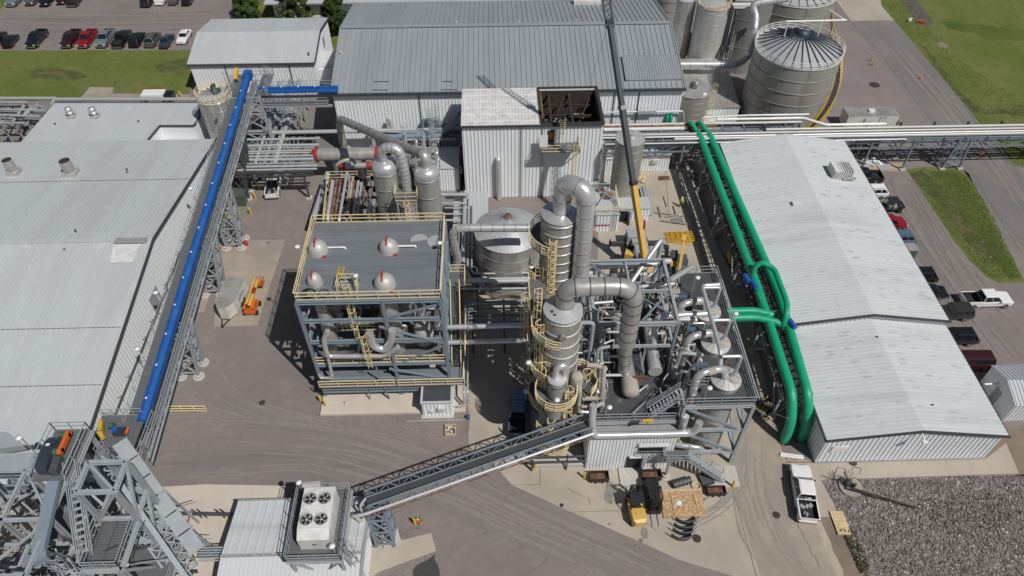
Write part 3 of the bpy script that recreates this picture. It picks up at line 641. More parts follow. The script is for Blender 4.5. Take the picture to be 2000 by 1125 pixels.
# right warehouse
RX0, RX1 = 32.8, 50.8; RC = 42.05
def gable_y(t, x0, x1, y0, y1, ze, zr, sp=.45, wsp=.5, over=.25):
    xm = (x0+x1)/2; m = MB(); prof = [(x0, 0), (x1, 0), (x1, ze), (xm, zr), (x0, ze)]
    m.add([(p[0], y0, p[1]) for p in prof]+[(p[0], y1, p[1]) for p in prof], [(0, 1, 2, 3, 4), (9, 8, 7, 6, 5)]+[(i, 5+i, 5+(i+1) % 5, (i+1) % 5) for i in (0, 1, 4)])
    n = int((x1-x0)/wsp)
    for i in range(n):
        x = x0+(i+.5)*(x1-x0)/n; h = ze+(zr-ze)*(1-abs(x-xm)/(xm-x0))-.1
        m.ribs((x-.1, y0, 0), (0, 0, h), (.2, 0, 0), 1, (0, -1, 0), .075, .15)
    for X, s in ((x0, -1), (x1, 1)): m.ribs((X, y0, 0), (0, 0, ze-.1), (0, y1-y0, 0), int((y1-y0)/wsp), (s, 0, 0), .075, .15)
    m.build('wall', 'white_clad', t)
    sl = (zr-ze)/(xm-x0); z0 = ze-sl*over
    for xa, nm, mm in ((x0-over, -1, 'white_roof'), (x1+over, 1, 'white_roof_east')):
        r = MB(); q = [(xa, y0-over, z0+.1), (xm, y0-over, zr+.1), (xm, y1+over, zr+.1), (xa, y1+over, z0+.1)]; lo = [(p[0], p[1], p[2]-.08) for p in q]
        r.add(q+lo, [(0, 1, 2, 3) if nm < 0 else (3, 2, 1, 0), (4, 7, 6, 5), (0, 4, 5, 1), (0, 3, 7, 4), (3, 2, 6, 7)])
        r.ribs(q[0], V(q[1])-V(q[0]), (0, y1-y0+2*over, 0), int((y1-y0)/sp), (nm*sl, 0, 1), .055, .08)
        r.build('roof', 'white_roof_east', t)
t = thing('gabled_warehouse', 'long white gabled warehouse in two heights on the right, beside the green pipes', 'warehouse', (41.8, 62, 0))
gable_y(t, RX0, RX1, 37.8, 51.9, 4.7, 6.05); gable_y(t, RX0+.05, RX1-.1, 52.2, 86.4, 5.7, 7.1)
for y, ze, zr, mm in ((37.45, 4.7, 6.05, 'trim_dark'), (51.85, 5.7, 7.1, 'trim_dark')):
    xm = (RX0+RX1)/2; MB().beam((RX0-.3, y, ze+.02), (xm, y, zr+.05), .18, .26).beam((RX1+.3, y, ze+.02), (xm, y, zr+.05), .18, .26).build('gable_trim', mm, t)
m = MB(); m.beam((RX0-.32, 37.5, 4.62), (RX0-.32, 51.9, 4.62), .16, .2); m.beam((RX0-.3, 52, 5.6), (RX0-.3, 86.5, 5.6), .16, .2)
y = 38.5
while y < 86: m.beam((RX0-.55, y, (4.7 if y < 52 else 5.7)), (RX0-.2, y, (4.7 if y < 52 else 5.7)), .08); y += 1.1
m.beam((RX1+.33, 37.5, 4.62), (RX1+.33, 51.9, 4.62), .14, .2); m.beam((RX1+.25, 52, 5.6), (RX1+.25, 86.5, 5.6), .14, .2)
m.build('gutter', 'trim_dark', t)
a = aY(1628, 873, 37.7); b = aY(1652, 883, 37.7); MB().box(a.x, 37.68, b.z, b.x, 37.73, a.z).build('wall_sign', 'lamp_white', t)
MB().box(RX0-.1, 37.65, 0, RX1+.1, 37.78, .35).build('base_trim', 'trim_light', t)
m = MB(); p = aY(1802, 845, 37.5); m.beam((p.x, 37.6, p.z), (p.x, 36.7, p.z-.3), .1); m.cbox((p.x, 36.6, p.z-.35), .5, .3, .25); m.build('wall_lamp', 'lamp_white', t)
m = MB(); a = at(1613, 325, 6.9); b = at(1662, 348, 6.3)
cx, cy = (a.x+b.x)/2, (a.y+b.y)/2-.3
weather(t, (RC-.2, 52.5, 7.17), (-9, 0, -1.38), (0, 33.5, 0), (-.155, 0, 1), 35, 3); weather(t, (RC, 52.5, 7.17), (8.6, 0, -1.35), (0, 33.5, 0), (.155, 0, 1), 25, 4); weather(t, (41.6, 38, 6.12), (-8.6, 0, -1.3), (0, 13.5, 0), (-.15, 0, 1), 30, 5); weather(t, (42, 38, 6.12), (8.6, 0, -1.3), (0, 13.5, 0), (.15, 0, 1), 20, 6)
s = thing('roof_ventilator', 'large ribbed white hood ventilator on the far right slope of the gabled warehouse', 'vent', (cx, cy, 6.4))
m.cbox((cx, cy, 7.0), 2.7, 2.2, 1.3, ry=R(9))
for k in range(8): m.cbox((cx-1.2+k*.34, cy, 7.1), .1, 2.4, 1.35, ry=R(9))
m.build('hood', 'unit_white', s); MB().cbox((cx+1.0, cy-1.15, 6.6), 1.8, .3, .3).build('curb', 'trim_light', s)
p = at(1550, 400, 6.6); s = thing('roof_hatch', 'small square vent hatch with a slanted dark end on the gabled warehouse roof', 'vent', (p.x, p.y, 6.2))
MB().cbox((p.x+.3, p.y, 6.65), 1.0, .8, .5).build('curb', 'unit_white', s); MB().cbox((p.x-.25, p.y, 6.68), .1, .7, .45, ry=R(-20)).build('louvre', 'steel_blue', s)
for u, v, z in ((1561, 343, 6.6), (1629, 483, 6.7), (1712, 660, 6.0), (1820, 793, 5.7)):
    p = at(u, v, z); MB().cyl2((p.x, p.y, z-.2), (p.x, p.y, z+.3), .09, 8).build('roof_pipe_stub', 'trim_dark', t)
# small building at the right edge
t = thing('shed', 'small white ribbed shed at the right edge beside the gabled warehouse', 'shed', (57, 45, 0))
ax = at(1957, 822).x; ay = at(1957, 822).y; zz = 3.
gable_x(t, ax, ax+9, ay, ay+5.2, zz, 3.9, sp=.4, wsp=.4, over=.12)
MB().cbox((ax-.06, ay+2.6, 1.1), .06, 1, 2.1).build('door', 'trim_light', t)
m = MB(); m.tube([(ax-.1, ay+3.2, 2.5), (ax-1.6, ay+3.2, 2.5)], .12); m.build('pipe', 'lamp_white', t)
m = MB(); p = at(1925, 755); m.tube([(p.x-1, p.y-1, .1), (p.x-.6, p.y+.4, .1), (p.x+1.2, p.y+.6, .1), (p.x+1.9, p.y-.4, .3)], .1); single('hose', m, 'black', 'thick black hose curled beside the small shed at the right edge', 'hose')
# offices under the rack, low sheds and annexes in the yard
def cabin(name, label, cat, x0, x1, y0, y1, z, rm='white_roof', **k):
    t = thing(name, label, cat, ((x0+x1)/2, (y0+y1)/2, 0)); m = MB(); m.box(x0, y0, 0, x1, y1, z)
    m.ribs((x0, y0, 0), (0, 0, z-.1), (x1-x0, 0, 0), int((x1-x0)/.4), (0, -1, 0), .08, .14); m.ribs((x0, y1, 0), (0, 0, z-.1), (0, y0-y1, 0), int((y1-y0)/.4), (-1, 0, 0), .08, .14)
    m.ribs((x1, y0, 0), (0, 0, z-.1), (0, y1-y0, 0), int((y1-y0)/.4), (1, 0, 0), .08, .14); m.build('wall', 'white_clad', t)
    m = MB(); m.box(x0-.12, y0-.12, z, x1+.12, y1+.12, z+.14); m.ribs((x0, y0, z+.14), (0, y1-y0, 0), (x1-x0, 0, 0), int((x1-x0)/.5), (0, 0, 1), .03, .1); m.build('roof', rm, t)
    return t
t = cabin('site_office', 'white ribbed site office with a wall unit, right of the slim grey silo', 'cabin', 20.8, 26.1, 87.9, 91, 2.9)
MB().box(23.4, 87.5, 1.6, 24.3, 87.85, 2.2).build('air_conditioner', 'unit_white', t); MB().box(20.6, 87.7, .005, 26.3, 91.2, .1).build('plinth', 'concrete_pier', t)
t = cabin('site_cabin', 'white ribbed cabin partly hidden behind the slim grey silo', 'cabin', 15.6, 18.8, 87, 90.5, 2.9)
t = cabin('workshop_shed', 'low white shed with an open door below the crane boom', 'shed', 16.6, 21.2, 76.4, 78.6, 2.3)
a = at(1205, 419); MB().box(17.0, 76.3, .02, 18.3, 76.36, 1.95).build('doorway', 'black', t); MB().cbox((18.5, 75.85, 1), .06, 1.0, 1.95, rz=R(-15)).build('door', 'steel_dark', t)
t = cabin('white_container', 'white container with a red stripe and a cluttered top beside the tall ringed column', 'container', 13.5, 16.6, 74.4, 80.4, 3.0)
m = MB(); m.rail([(16.6, 80.3, 3.2), (16.6, 74.5, 3.2), (13.5, 74.5, 3.2)], r=.07); m.build('guard_rail', 'rail_yellow', t)
m = MB(); m.beam((13.6, 79.8, 3.6), (16.4, 76.5, 3.6), .12); m.beam((13.8, 76, 3.5), (16, 80, 3.5), .12); m.beam((13.5, 79.9, 4), (16.5, 79.9, 4), .14); m.build('roof_bracing', 'steel', t)
m = MB(); m.cyl2((15.3, 78.2, 3.2), (15.3, 78.2, 3.45), .8, 18); m.cbox((14.6, 79.5, 3.4), 1, .6, .4); m.build('roof_hatch', 'rust', t)
MB().box(13.45, 74.28, 1.15, 15.5, 74.33, 1.3).build('red_stripe', 'red', t)
MB().ladder((16, 74.25, 0), (16, 74.25, 3.3), (0, -1, 0), cage=False).build('ladder', 'steel', t)
t = cabin('pump_shelter', 'white clad lean-to behind the cone roofed tank and the right domed column', 'shed', -5.8, -1.4, 70, 78, 4.2)
t = cabin('low_white_building', 'low white flat building hidden among the pipes left of the tall white building', 'building', -12, -5.6, 84, 89, 4.0)
# control hut with dark flat roof
t = cabin('control_hut', 'small white hut with a dark flat roof at the corner of the process platform', 'hut', -8.7, -5.4, 44.7, 48.1, 2.5)
MB().box(-8.55, 44.85, 2.645, -5.55, 47.95, 2.69).build('roof_membrane', 'trim_dark', t)
MB().cbox((-6.6, 44.5, 1.6), .7, .4, .5).cbox((-7.7, 44.55, 1.1), .3, .2, .3).build('wall_box', 'unit_white', t)
MB().box(-8.9, 44.3, .01, -5.3, 48.2, .12).build('plinth', 'concrete_pier', t); MB().beam((-10.6, 43.9, .25), (-4.3, 43.9, .25), .1).build('kerb_pipe', 'galv_pipe', t)
# shed roofs among the silos
t = thing('grain_shed', 'low grey lean-to shed with a ribbed roof between the silos at upper right', 'shed', (35, 102, 0))
p = [at(1395, 170, 5), at(1440, 155, 5.5), at(1460, 200, 4.2), at(1400, 208, 4.)]
m = MB(); m.add([(31.5, 99.5, 3.4), (39.2, 99.5, 3.4), (39.2, 112, 5), (31.5, 112, 5), (31.5, 99.5, 0), (39.2, 99.5, 0), (39.2, 112, 0), (31.5, 112, 0)], [(0, 1, 2, 3), (4, 5, 1, 0), (5, 6, 2, 1), (6, 7, 3, 2), (7, 4, 0, 3)])
m.ribs((31.5, 99.5, 0), (0, 0, 3.3), (7.7, 0, 0), 16, (0, -1, 0), .08, .14); m.build('wall', 'white_clad', t)
m = MB(); m.add([(31.4, 99.3, 3.42), (39.3, 99.3, 3.42), (39.3, 112, 5.06), (31.4, 112, 5.06)], [(0, 1, 2, 3)]); m.ribs((31.4, 99.3, 3.42), (0, 12.7, 1.64), (7.9, 0, 0), 20, (0, -.1, 1), .06, .1); m.build('roof', 'cladding', t)
m = MB(); m.box(33.2, 97.2, 0, 36.6, 99.3, 2); m.build('porch', 'unit_white', t)
# near fan building
t = thing('compressor_building', 'low white building with a ribbed roof at the bottom edge under the fan unit', 'building', (-19, 27, 0))
NZ = 4.2; x0, x1, y1, y0 = -25.1, -12.9, 32.8, 22
m = MB(); m.box(x0, y0, 0, x1, y1, NZ); m.ribs((x1, y0, 0), (0, 0, NZ-.1), (0, y1-y0, 0), 26, (1, 0, 0), .08, .14); m.build('wall', 'white_clad', t)
m = MB(); m.add([(x0-.1, 27.2, NZ+.9), (x0-.1, y1+.1, NZ+.05), (x1+.1, y1+.1, NZ+.05), (x1+.1, 27.2, NZ+.9), (x0-.1, y0, NZ), (x1+.1, y0, NZ)], [(0, 3, 2, 1), (0, 4, 5, 3)])
m.ribs((x0, 27.2, NZ+.9), (0, 5.7, -.87), (x1-x0, 0, 0), 15, (0, .15, 1), .1, .1); m.ribs((x0, y0, NZ), (0, 5.1, .87), (x1-x0, 0, 0), 30, (0, -.15, 1), .06, .1)
m.build('roof', 'white_roof_east', t)
MB().beam((x0-.15, 27.2, NZ+.93), (x1+.1, 27.2, NZ+.93), .3, .05).beam((x0-.15, y1+.15, NZ), (x1+.1, y1+.15, NZ), .2, .2).beam((x1+.15, y0, NZ), (x1+.15, y1, NZ+.1), .25, .25).build('roof_trim', 'trim_light', t)
# ------------------------------------------------------------------ tanks and silos
def tank(name, label, cat, x, y, r, h, m='bin_steel', roof='roof_pale', rh=.6, rings=8, ring_m=None, seams=4, group=None, rm_z=None, rw=.06, ribs=0, z0=0., rail=None):
    t = thing(name, label, cat, (x, y, z0), group); n = 48
    b = MB(); b.lathe((x, y, 0), [(r, z0), (r, h)], n, caps=False); b.build('shell', m, t)
    b = MB(); b.lathe((x, y, 0), [(r+.08, h-.05), (r+.08, h), (r*.5, h+rh*.55), (.05, h+rh)], n, smooth=False); rf = b.build('roof', roof, t)
    b = MB()
    for i in range(1, rings):
        z = z0+(h-z0)*i/rings; b.lathe((x, y, 0), [(r, z-rw/2), (r+rw, z-rw/3), (r+rw, z+rw/3), (r, z+rw/2)], n, caps=False)
    for i in range(rings):
        z = z0+(h-z0)*i/rings
        for k in range(seams):
            a = 2*pi*(k+.5*(i % 2))/seams+.3; b.beam((x+cos(a)*(r+.01), y+sin(a)*(r+.01), z), (x+cos(a)*(r+.01), y+sin(a)*(r+.01), z+(h-z0)/rings), .035)
    b.build('shell_ring', ring_m or m, t)
    if ribs:
        b = MB()
        for k in range(ribs):
            a = 2*pi*k/ribs; c, s_ = cos(a), sin(a)
            b.beam((x+c*.5, y+s_*.5, h+rh*.95+.07), (x+c*r*.5, y+s_*r*.5, h+rh*.55+.1), .09, .2); b.beam((x+c*r*.5, y+s_*r*.5, h+rh*.55+.1), (x+c*r, y+s_*r, h+.12), .09, .2)
        b.build('roof_rib', 'roof_rib' if ribs > 20 else 'trim_light', t)
    if rail: MB().arcrail((x, y, 0), r+.02, h, n=max(20, int(r*8)), t=.06).build('guard_rail', rail, t)
    return t
BX, BY, BR, BH = 46.7, 101.4, 6.45, 12.4
t = tank('storage_bin', 'largest round steel bin with dark radial roof ribs and a yellow spiral stair', 'silo', BX, BY, BR, BH, 'bin_steel', 'roof_pale', 2.6, 6, 'cladding_dark', 5, ribs=28, rw=.09)
MB().arcrail((BX, BY, 0), BR+.1, BH, n=64, t=.07).build('guard_rail', 'lamp_white', t)
m = MB(); n = 60; a0, a1 = R(30), R(-82)
for i in range(n):
    p, q = a0+(a1-a0)*i/n, a0+(a1-a0)*(i+1)/n; z, z2 = BH*(1-i/n), BH*(1-(i+1)/n)
    c = V((BX, BY, 0)); ra, rb = BR+.15, BR+1.1
    for rr in (ra, rb):
        for k in (0, .5, 1.05): m.beam(c+V((cos(p)*rr, sin(p)*rr, z+k)), c+V((cos(q)*rr, sin(q)*rr, z2+k)), .09, .25 if k == 0 else .09)
    if i % 3 == 0:
        for rr in (ra, rb): m.beam(c+V((cos(p)*rr, sin(p)*rr, z)), c+V((cos(p)*rr, sin(p)*rr, z+1.05)), .07)
m.build('spiral_stair', 'yellow', t)
m = MB()
for i in range(n):
    p = a0+(a1-a0)*(i+.5)/n; z = BH*(1-(i+.5)/n); m.beam((BX+cos(p)*(BR+.15), BY+sin(p)*(BR+.15), z), (BX+cos(p)*(BR+1.1), BY+sin(p)*(BR+1.1), z), .4, .05)
m.build('stair_tread', 'steel_dark', t)
m = MB(); m.lathe((BX, BY, BH+2.4), [(.9, 0), (.9, .35), (.3, .6)], 18); m.ring((BX, BY, 0), 1.7, BH+2.6, .1, .1, 20); m.build('roof_cap', 'roof_rib', t)
m = MB(); z = BH+4.2; m.tube([(BX-3, BY+.4, z), (BX+6.2, BY+.6, z)], .14); m.beam((BX-2.6, BY+.4, BH+1.8), (BX-2.6, BY+.4, z), .12); m.beam((BX+2.5, BY+.4, BH+1.8), (BX+2.5, BY+.4, z), .12); m.beam((BX+6, BY+.6, z), (BX+3.5, BY+1.6, z+1.2), .12); m.build('roof_gantry', 'lamp_white', t)
t = tank('storage_bin', 'second large round bin with dark roof ribs, cut by the top edge', 'silo', 53.2, 123.4, 6.9, 11.5, 'bin_steel', 'roof_pale', 2.4, 6, 'cladding_dark', 5, ribs=28, rw=.09, rail='lamp_white')
MB().rail([(58.8, 119.8, 9), (59.6, 118.8, 6), (59.8, 118, 3)], r=.12).build('stair_rail', 'yellow', t)
tank('tall_silo', 'tall pale steel silo with a yellow rim beside the grey roofed hall', 'silo', 36.4, 114.6, 2.65, 13.5, 'tank_white', 'roof_pale', .5, 16, 'cladding', 3, rail='rail_yellow', rw=.03)
tank('tall_silo', 'slim grey ringed silo tucked between the pale tall silo and the hall gable', 'silo', 32.3, 116.6, 1.55, 13.5, 'cladding', 'roof_pale', .5, 24, 'cladding_dark', 3, rw=.03)
tank('storage_tank', 'wide beige tank behind the right gable of the hall, at the top edge', 'tank', 33.2, 129, 3.9, 12, 'tank_white', 'roof_pale', .6, 7, 'cladding_dark', 4)
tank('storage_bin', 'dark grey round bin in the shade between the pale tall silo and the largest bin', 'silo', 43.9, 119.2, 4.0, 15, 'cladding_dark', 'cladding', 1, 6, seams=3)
m = MB(True); m.tube([at(1318, 126, 6.5), at(1440, 126, 6.5), at(1462, 112, 7), at(1474, 60, 12), at(1477, 30, 13.5), at(1468, 8, 15), at(1540, -4, 16)], .55, 16, bend=1.5, bands=2.5); single('silo_duct', m, 'galv_pipe', 'pale duct running from the hall gable along the silos and up past the bins', 'duct')
t = thing('silo_truss_post', 'thin steel lattice post standing between the pale tall silo and the dark bin', 'tower', (39.6, 113, 0)); m = MB()
for a in ((39.2, 112.4), (40.4, 112.4), (39.2, 113.6), (40.4, 113.6)): m.beam((*a, 0), (*a, 14), .14)
m.truss((39.2, 112.4, 0), (39.2, 112.4, 14), (40.4, 112.4, 0), (40.4, 112.4, 14), 6, .1); m.build('lattice', 'galv_pipe', t); MB().rail([(39, 112, 14), (43, 112, 14)], r=.08).box(39, 112, 13.8, 43, 113.6, 14).build('gangway', 'lamp_white', t)
t = tank('round_tank', 'squat grey steel tank with a flaking flat top at the right corner of the hall', 'tank', 30.2, 96.3, 2.5, 8.7, 'bin_steel', 'cladding', .18, 9, 'cladding', 3, rw=.03)
MB().lathe((30.2, 96.6, 8.8), [(.5, 0), (.5, .3), (.2, .35), (.2, 1), (.05, 1.1)], 12).cbox((30.2, 97.2, 9.1), .3, 1.2, .25).build('agitator', 'box_green', t)
m = MB(); m.ladder((32.9, 95.8, 0), (32.9, 95.8, 9.3), (1, -.3, 0)); m.build('ladder', 'rail_yellow', t)
m = MB(); m.lathe((31.5, 94.9, 8.75), [(.35, 0), (.35, .12), (.02, .13)], 10); m.cbox((30.8, 98, 8.85), .8, .2, .06); m.build('roof_fitting', 'lamp_white', t)
t = tank('slim_silo', 'slim tall grey silo standing alone in the concrete yard behind the crane boom', 'silo', 18.0, 80.6, 1.9, 11.2, 'bin_steel', 'roof_pale', .25, 9, 'cladding', 3, rw=.03)
MB().lathe((18.2, 80.4, 11.4), [(.45, 0), (.45, .12), (.02, .16)], 14).build('hatch', 'tank_white', t)
m = MB(); m.ladder((20, 80.6, 0), (20, 80.6, 11.6), (1, 0, 0), cage=False); m.build('ladder', 'cladding', t)
# tank by the blue conveyor
t = tank('conveyor_silo', 'round silo with a pale railed roof beside the head of the blue conveyor', 'silo', -40.0, 91.4, 2.4, 12, 'cladding', 'roof_pale', .6, 9, 'cladding', 3, rail='rail_yellow', ribs=14)
MB().lathe((-39.6, 91.2, 12.6), [(.5, 0), (.4, .5), (.15, .6), (.15, 1.4)], 12).cbox((-39.9, 91.8, 13.2), .5, .9, .5).cbox((-39.2, 91.4, 12.9), .7, .4, .4).build('roof_agitator', 'box_green', t)
t = tank('side_silo', 'grey silo with a yellow stair, cut off by the left edge', 'silo', -80.6, 92.2, 4.2, 8.5, 'bin_steel', 'roof_pale', .6, 6, 'cladding', 3)
m = MB()
for i in range(16):
    a, b = R(50-i*6), R(50-(i+1)*6); z, z2 = 8.5-i*.5, 8.5-(i+1)*.5
    for rr in (4.3, 5.3):
        for k in (0, .5, 1.05): m.beam((-80.6+cos(a)*rr, 92.2+sin(a)*rr, z+k), (-80.6+cos(b)*rr, 92.2+sin(b)*rr, z2+k), .1, .25 if k == 0 else .1)
    m.beam((-80.6+cos(a)*4.3, 92.2+sin(a)*4.3, z), (-80.6+cos(a)*5.3, 92.2+sin(a)*5.3, z), .4, .05)
m.build('spiral_stair', 'rail_yellow', t)
t = tank('cone_roof_tank', 'squat steel tank with a wide folded cone roof between the two process structures', 'tank', 1.25, 65.6, 4.1, 8.6, 'cladding', 'roof_pale', 2.1, 5, 'cladding_dark', 6)
m = MB()
for k in range(26):
    a = 2*pi*k/26; m.beam((1.25+cos(a)*.3, 65.6+sin(a)*.3, 10.72), (1.25+cos(a)*2.05, 65.6+sin(a)*2.05, 9.78), .05, .04); m.beam((1.25+cos(a)*2.05, 65.6+sin(a)*2.05, 9.78), (1.25+cos(a)*4.15, 65.6+sin(a)*4.15, 8.62), .05, .04)
m.build('roof_fold', 'galv_pipe', t); MB().lathe((1.25, 65.6, 10.6), [(.5, 0), (.45, .3), (.1, .4)], 14).build('roof_cap', 'rust', t)
# domed columns
def column(name, label, x, y, r, h, bands, m='stainless', body='cladding_dark', dome=.9, group=None, n=40, bw=.07, bcol='steel_dark', z0=0):
    t = thing(name, label, 'column', (x, y, z0), group)
    MB().lathe((x, y, 0), [(r, z0), (r, h-.6)], n, caps=False).build('shell', body, t)
    MB().lathe((x, y, 0), [(r+.002, h-.6), (r+.002, h), (r*.985, h+dome*.25), (r*.92, h+dome*.5), (r*.78, h+dome*.74), (r*.5, h+dome*.93), (.03, h+dome)], n).build('dome', m, t)
    b = MB()
    for i in range(bands):
        z = z0+.8+(h-1.2-z0)*i/(bands-1); b.lathe((x, y, 0), [(r, z-bw), (r+bw, z-bw*.7), (r+bw, z+bw*.7), (r, z+bw)], n, caps=False)
    b.build('band', bcol, t); return t
DA, DB = (-12.65, 66.2), (-7.9, 65.2)
column('domed_column', 'left of two tall domed columns behind the grey platform roof', *DA, 1.45, 18.0, 9, dome=1.0, body='cladding', bcol='cladding_dark', group='domed columns behind the platform')
column('domed_column', 'right of two tall domed columns, fed by the long sloping duct', *DB, 1.38, 17.8, 8, dome=1.0, body='cladding', bcol='cladding_dark', group='domed columns behind the platform')
t = thing('ladder_tower', 'steel lattice tower with a yellow railed top between the two domed columns', 'tower', (-10.3, 64.3, 0))
x0, x1, y0, y1, z = -11.35, -9.25, 63.4, 65.2, 15.4
for a in ((x0, y0), (x1, y0), (x0, y1), (x1, y1)): MB().beam((*a, 0), (*a, z), .18).build('leg', 'galv_pipe', t)
m = MB()
for q in (y0, y1): m.truss((x0, q, 2), (x0, q, z-.3), (x1, q, 2), (x1, q, z-.3), 5, .1, x=True)
m.build('bracing', 'galv_pipe', t)
MB().box(x0-.2, y0-.2, z, x1+.2, y1+.6, z+.08).build('deck', 'grating', t)
MB().rail([(x0-.2, y0-.2, z), (x1+.2, y0-.2, z), (x1+.2, y1+.6, z), (x0-.2, y1+.6, z)], close=True, sp=1.1, h=1.2).build('guard_rail', 'rail_yellow', t)
MB().ladder((-10.3, y0-.15, 1), (-10.3, y0-.15, z-.1), (0, -1, 0)).build('ladder', 'rail_yellow', t)
m = MB(True); m.tube([(DA[0]-.15, DA[1], 18.6), (DA[0]-.05, DA[1]+.1, 20.6), (-10.7, 65.9, 20.7), (-10.35, 65.4, 18), (-10.3, 65.2, 14.2)], .56, 16, bend=1.3, bands=.5)
single('crossover_duct', m, 'galv_pipe', 'thick silver duct bending over from the left domed column to the tower', 'duct')
a = at(668, 272, 6); b = at(668, 248, 9.5); c = at(800, 300, 14.5)
m = MB(True); m.tube([(a.x, a.y, 3), (a.x+.1, a.y, 9.6), (-9.9, 68.3, 18.8), (DB[0]+.05, DB[1], 20.3), (DB[0], DB[1], 18.5)], .55, 16, bend=1.5, bands=2.2)
single('sloping_duct', m, 'cladding', 'long sloping grey duct from the red ended vessel area up to the right domed column', 'duct')
# rundown pipes behind platform, left side
t = thing('pipe_bank', 'bank of rusty and silver pipes running towards the domed columns behind the platform roof', 'pipes', (-19, 69, 0))
for k, (u0, v0, u1, v1, z, r, m_) in enumerate(((640, 425, 650, 352, 7, .3, 'tank_white'), (647, 424, 658, 350, 7.3, .2, 'rust'), (654, 424, 666, 350, 7.2, .2, 'rust'), (662, 430, 678, 335, 8.2, .2, 'galv_pipe'), (684, 424, 692, 352, 7, .16, 'rust'), (690, 420, 700, 352, 7.2, .18, 'galv_pipe'), (698, 422, 706, 355, 7.6, .12, 'tank_white'), (706, 424, 714, 350, 6.6, .12, 'rust'), (716, 424, 722, 395, 7.4, .18, 'galv_pipe'), (726, 420, 730, 390, 7.1, .15, 'galv_pipe'), (676, 424, 684, 354, 6.6, .22, 'tank_white'), (633, 424, 648, 350, 6.4, .1, 'rail_yellow'))):
    a = at(u0, v0, z); b = at(u1, v1, z)
    MB().tube([(a.x, a.y, z-3), (a.x, a.y, z), (b.x, b.y, z), (b.x, b.y, z-3.5)], r, 8).build('pipe', m_, t)
m = MB()
for v in (424, 405, 385, 365, 350):
    a = at(632, v, 6); b = at(735, v, 6); m.beam((a.x, a.y, 5.8), (b.x, a.y, 5.8), .25); 
    for x in (a.x, (a.x+b.x)/2, b.x): m.beam((x, a.y, 0), (x, a.y, 5.8), .22)
m.build('support', 'steel_dark', t)
m = MB()
rnd = random.Random(3)
for k in range(46):
    a = at(rnd.uniform(636, 735), rnd.uniform(345, 428), 6.8); d = V((rnd.uniform(-.9, .9), rnd.uniform(-.9, .9), rnd.uniform(-.2, .4)))
    if k % 2: m.tube([a, a+d, a+d+V((0, 0, -1.5))], rnd.choice((.05, .08, .1)), 6)
    else: m.cbox(a, rnd.uniform(.2, .5), rnd.uniform(.2, .5), .4)
    m.build('valve', 'tank_white', t)
m = MB()
a = at(630, 428, 7); b = at(640, 340, 7); m.rail([(a.x, a.y, 6), (b.x, b.y, 6)], r=.06); a = at(680, 420, 7); b = at(690, 350, 7); m.rail([(a.x, a.y, 6.4), (b.x, b.y, 6.4)], r=.06)
a = at(640, 350, 6); b = at(730, 340, 6); m.rail([(a.x, a.y, 6.2), (b.x, a.y, 6.2)], r=.06); m.build('guard_rail', 'rail_yellow', t)
a = at(611, 430, 3.5); b = at(640, 340, 3.5)
m = MB(); m.tube([(a.x, a.y, 3.5), (b.x, b.y, 3.5)], .42, 14); single('side_pipe', m, 'galv_pipe', 'thick straight grey pipe along the left flank of the pipe bank', 'pipe')
m = MB(); a = at(712, 328, 6); m.tube([at(657, 338, 4), at(657, 322, 6), at(672, 313, 6.8), at(690, 311, 6.8), at(694, 318, 5.5)], .26, 12); single('gooseneck_pipe', m, 'tank_white', 'white gooseneck pipe in front of the large red ended vessel', 'pipe')
def vessel(name, label, p, q, r, m='cladding', endm='red', grp=None, saddles=True):
    t = thing(name, label, 'vessel', ((p[0]+q[0])/2, p[1], 0), grp); p, q = V(p), V(q); d = (q-p).normalized()
    MB().cyl2(p, q, r, 24).build('shell', m, t)
    for e, s_ in ((p, -1), (q, 1)):
        b = MB(); b.cyl2(e-d*.05, e+d*.35*s_, r*1.25, 20); b.cyl2(e+d*.35*s_, e+d*.9*s_, r*1.0, 18, r2=r*.75); b.build('end_flange', endm, t)
    m2 = MB()
    for k in (.25, .75): c = p.lerp(q, k); m2.box(c.x-.2, c.y-r*.8, 0, c.x+.2, c.y+r*.8, c.z-r*.7)
    m2.build('saddle', 'steel_dark', t); return t
a = at(622, 302, 5); b = at(735, 302, 5)
vessel('heat_exchanger', 'long grey horizontal vessel with red flanged ends on the pipe rack', (a.x, a.y, 5), (b.x, a.y, 5), .92)
MB_ = MB(); a2 = at(735, 296, 5)
a = at(675, 326, 4); b = at(718, 322, 4)
vessel('heat_exchanger', 'short silver horizontal vessel with red ends just below the long one', (a.x, a.y, 4.2), (b.x, a.y, 4.2), .42, 'stainless')
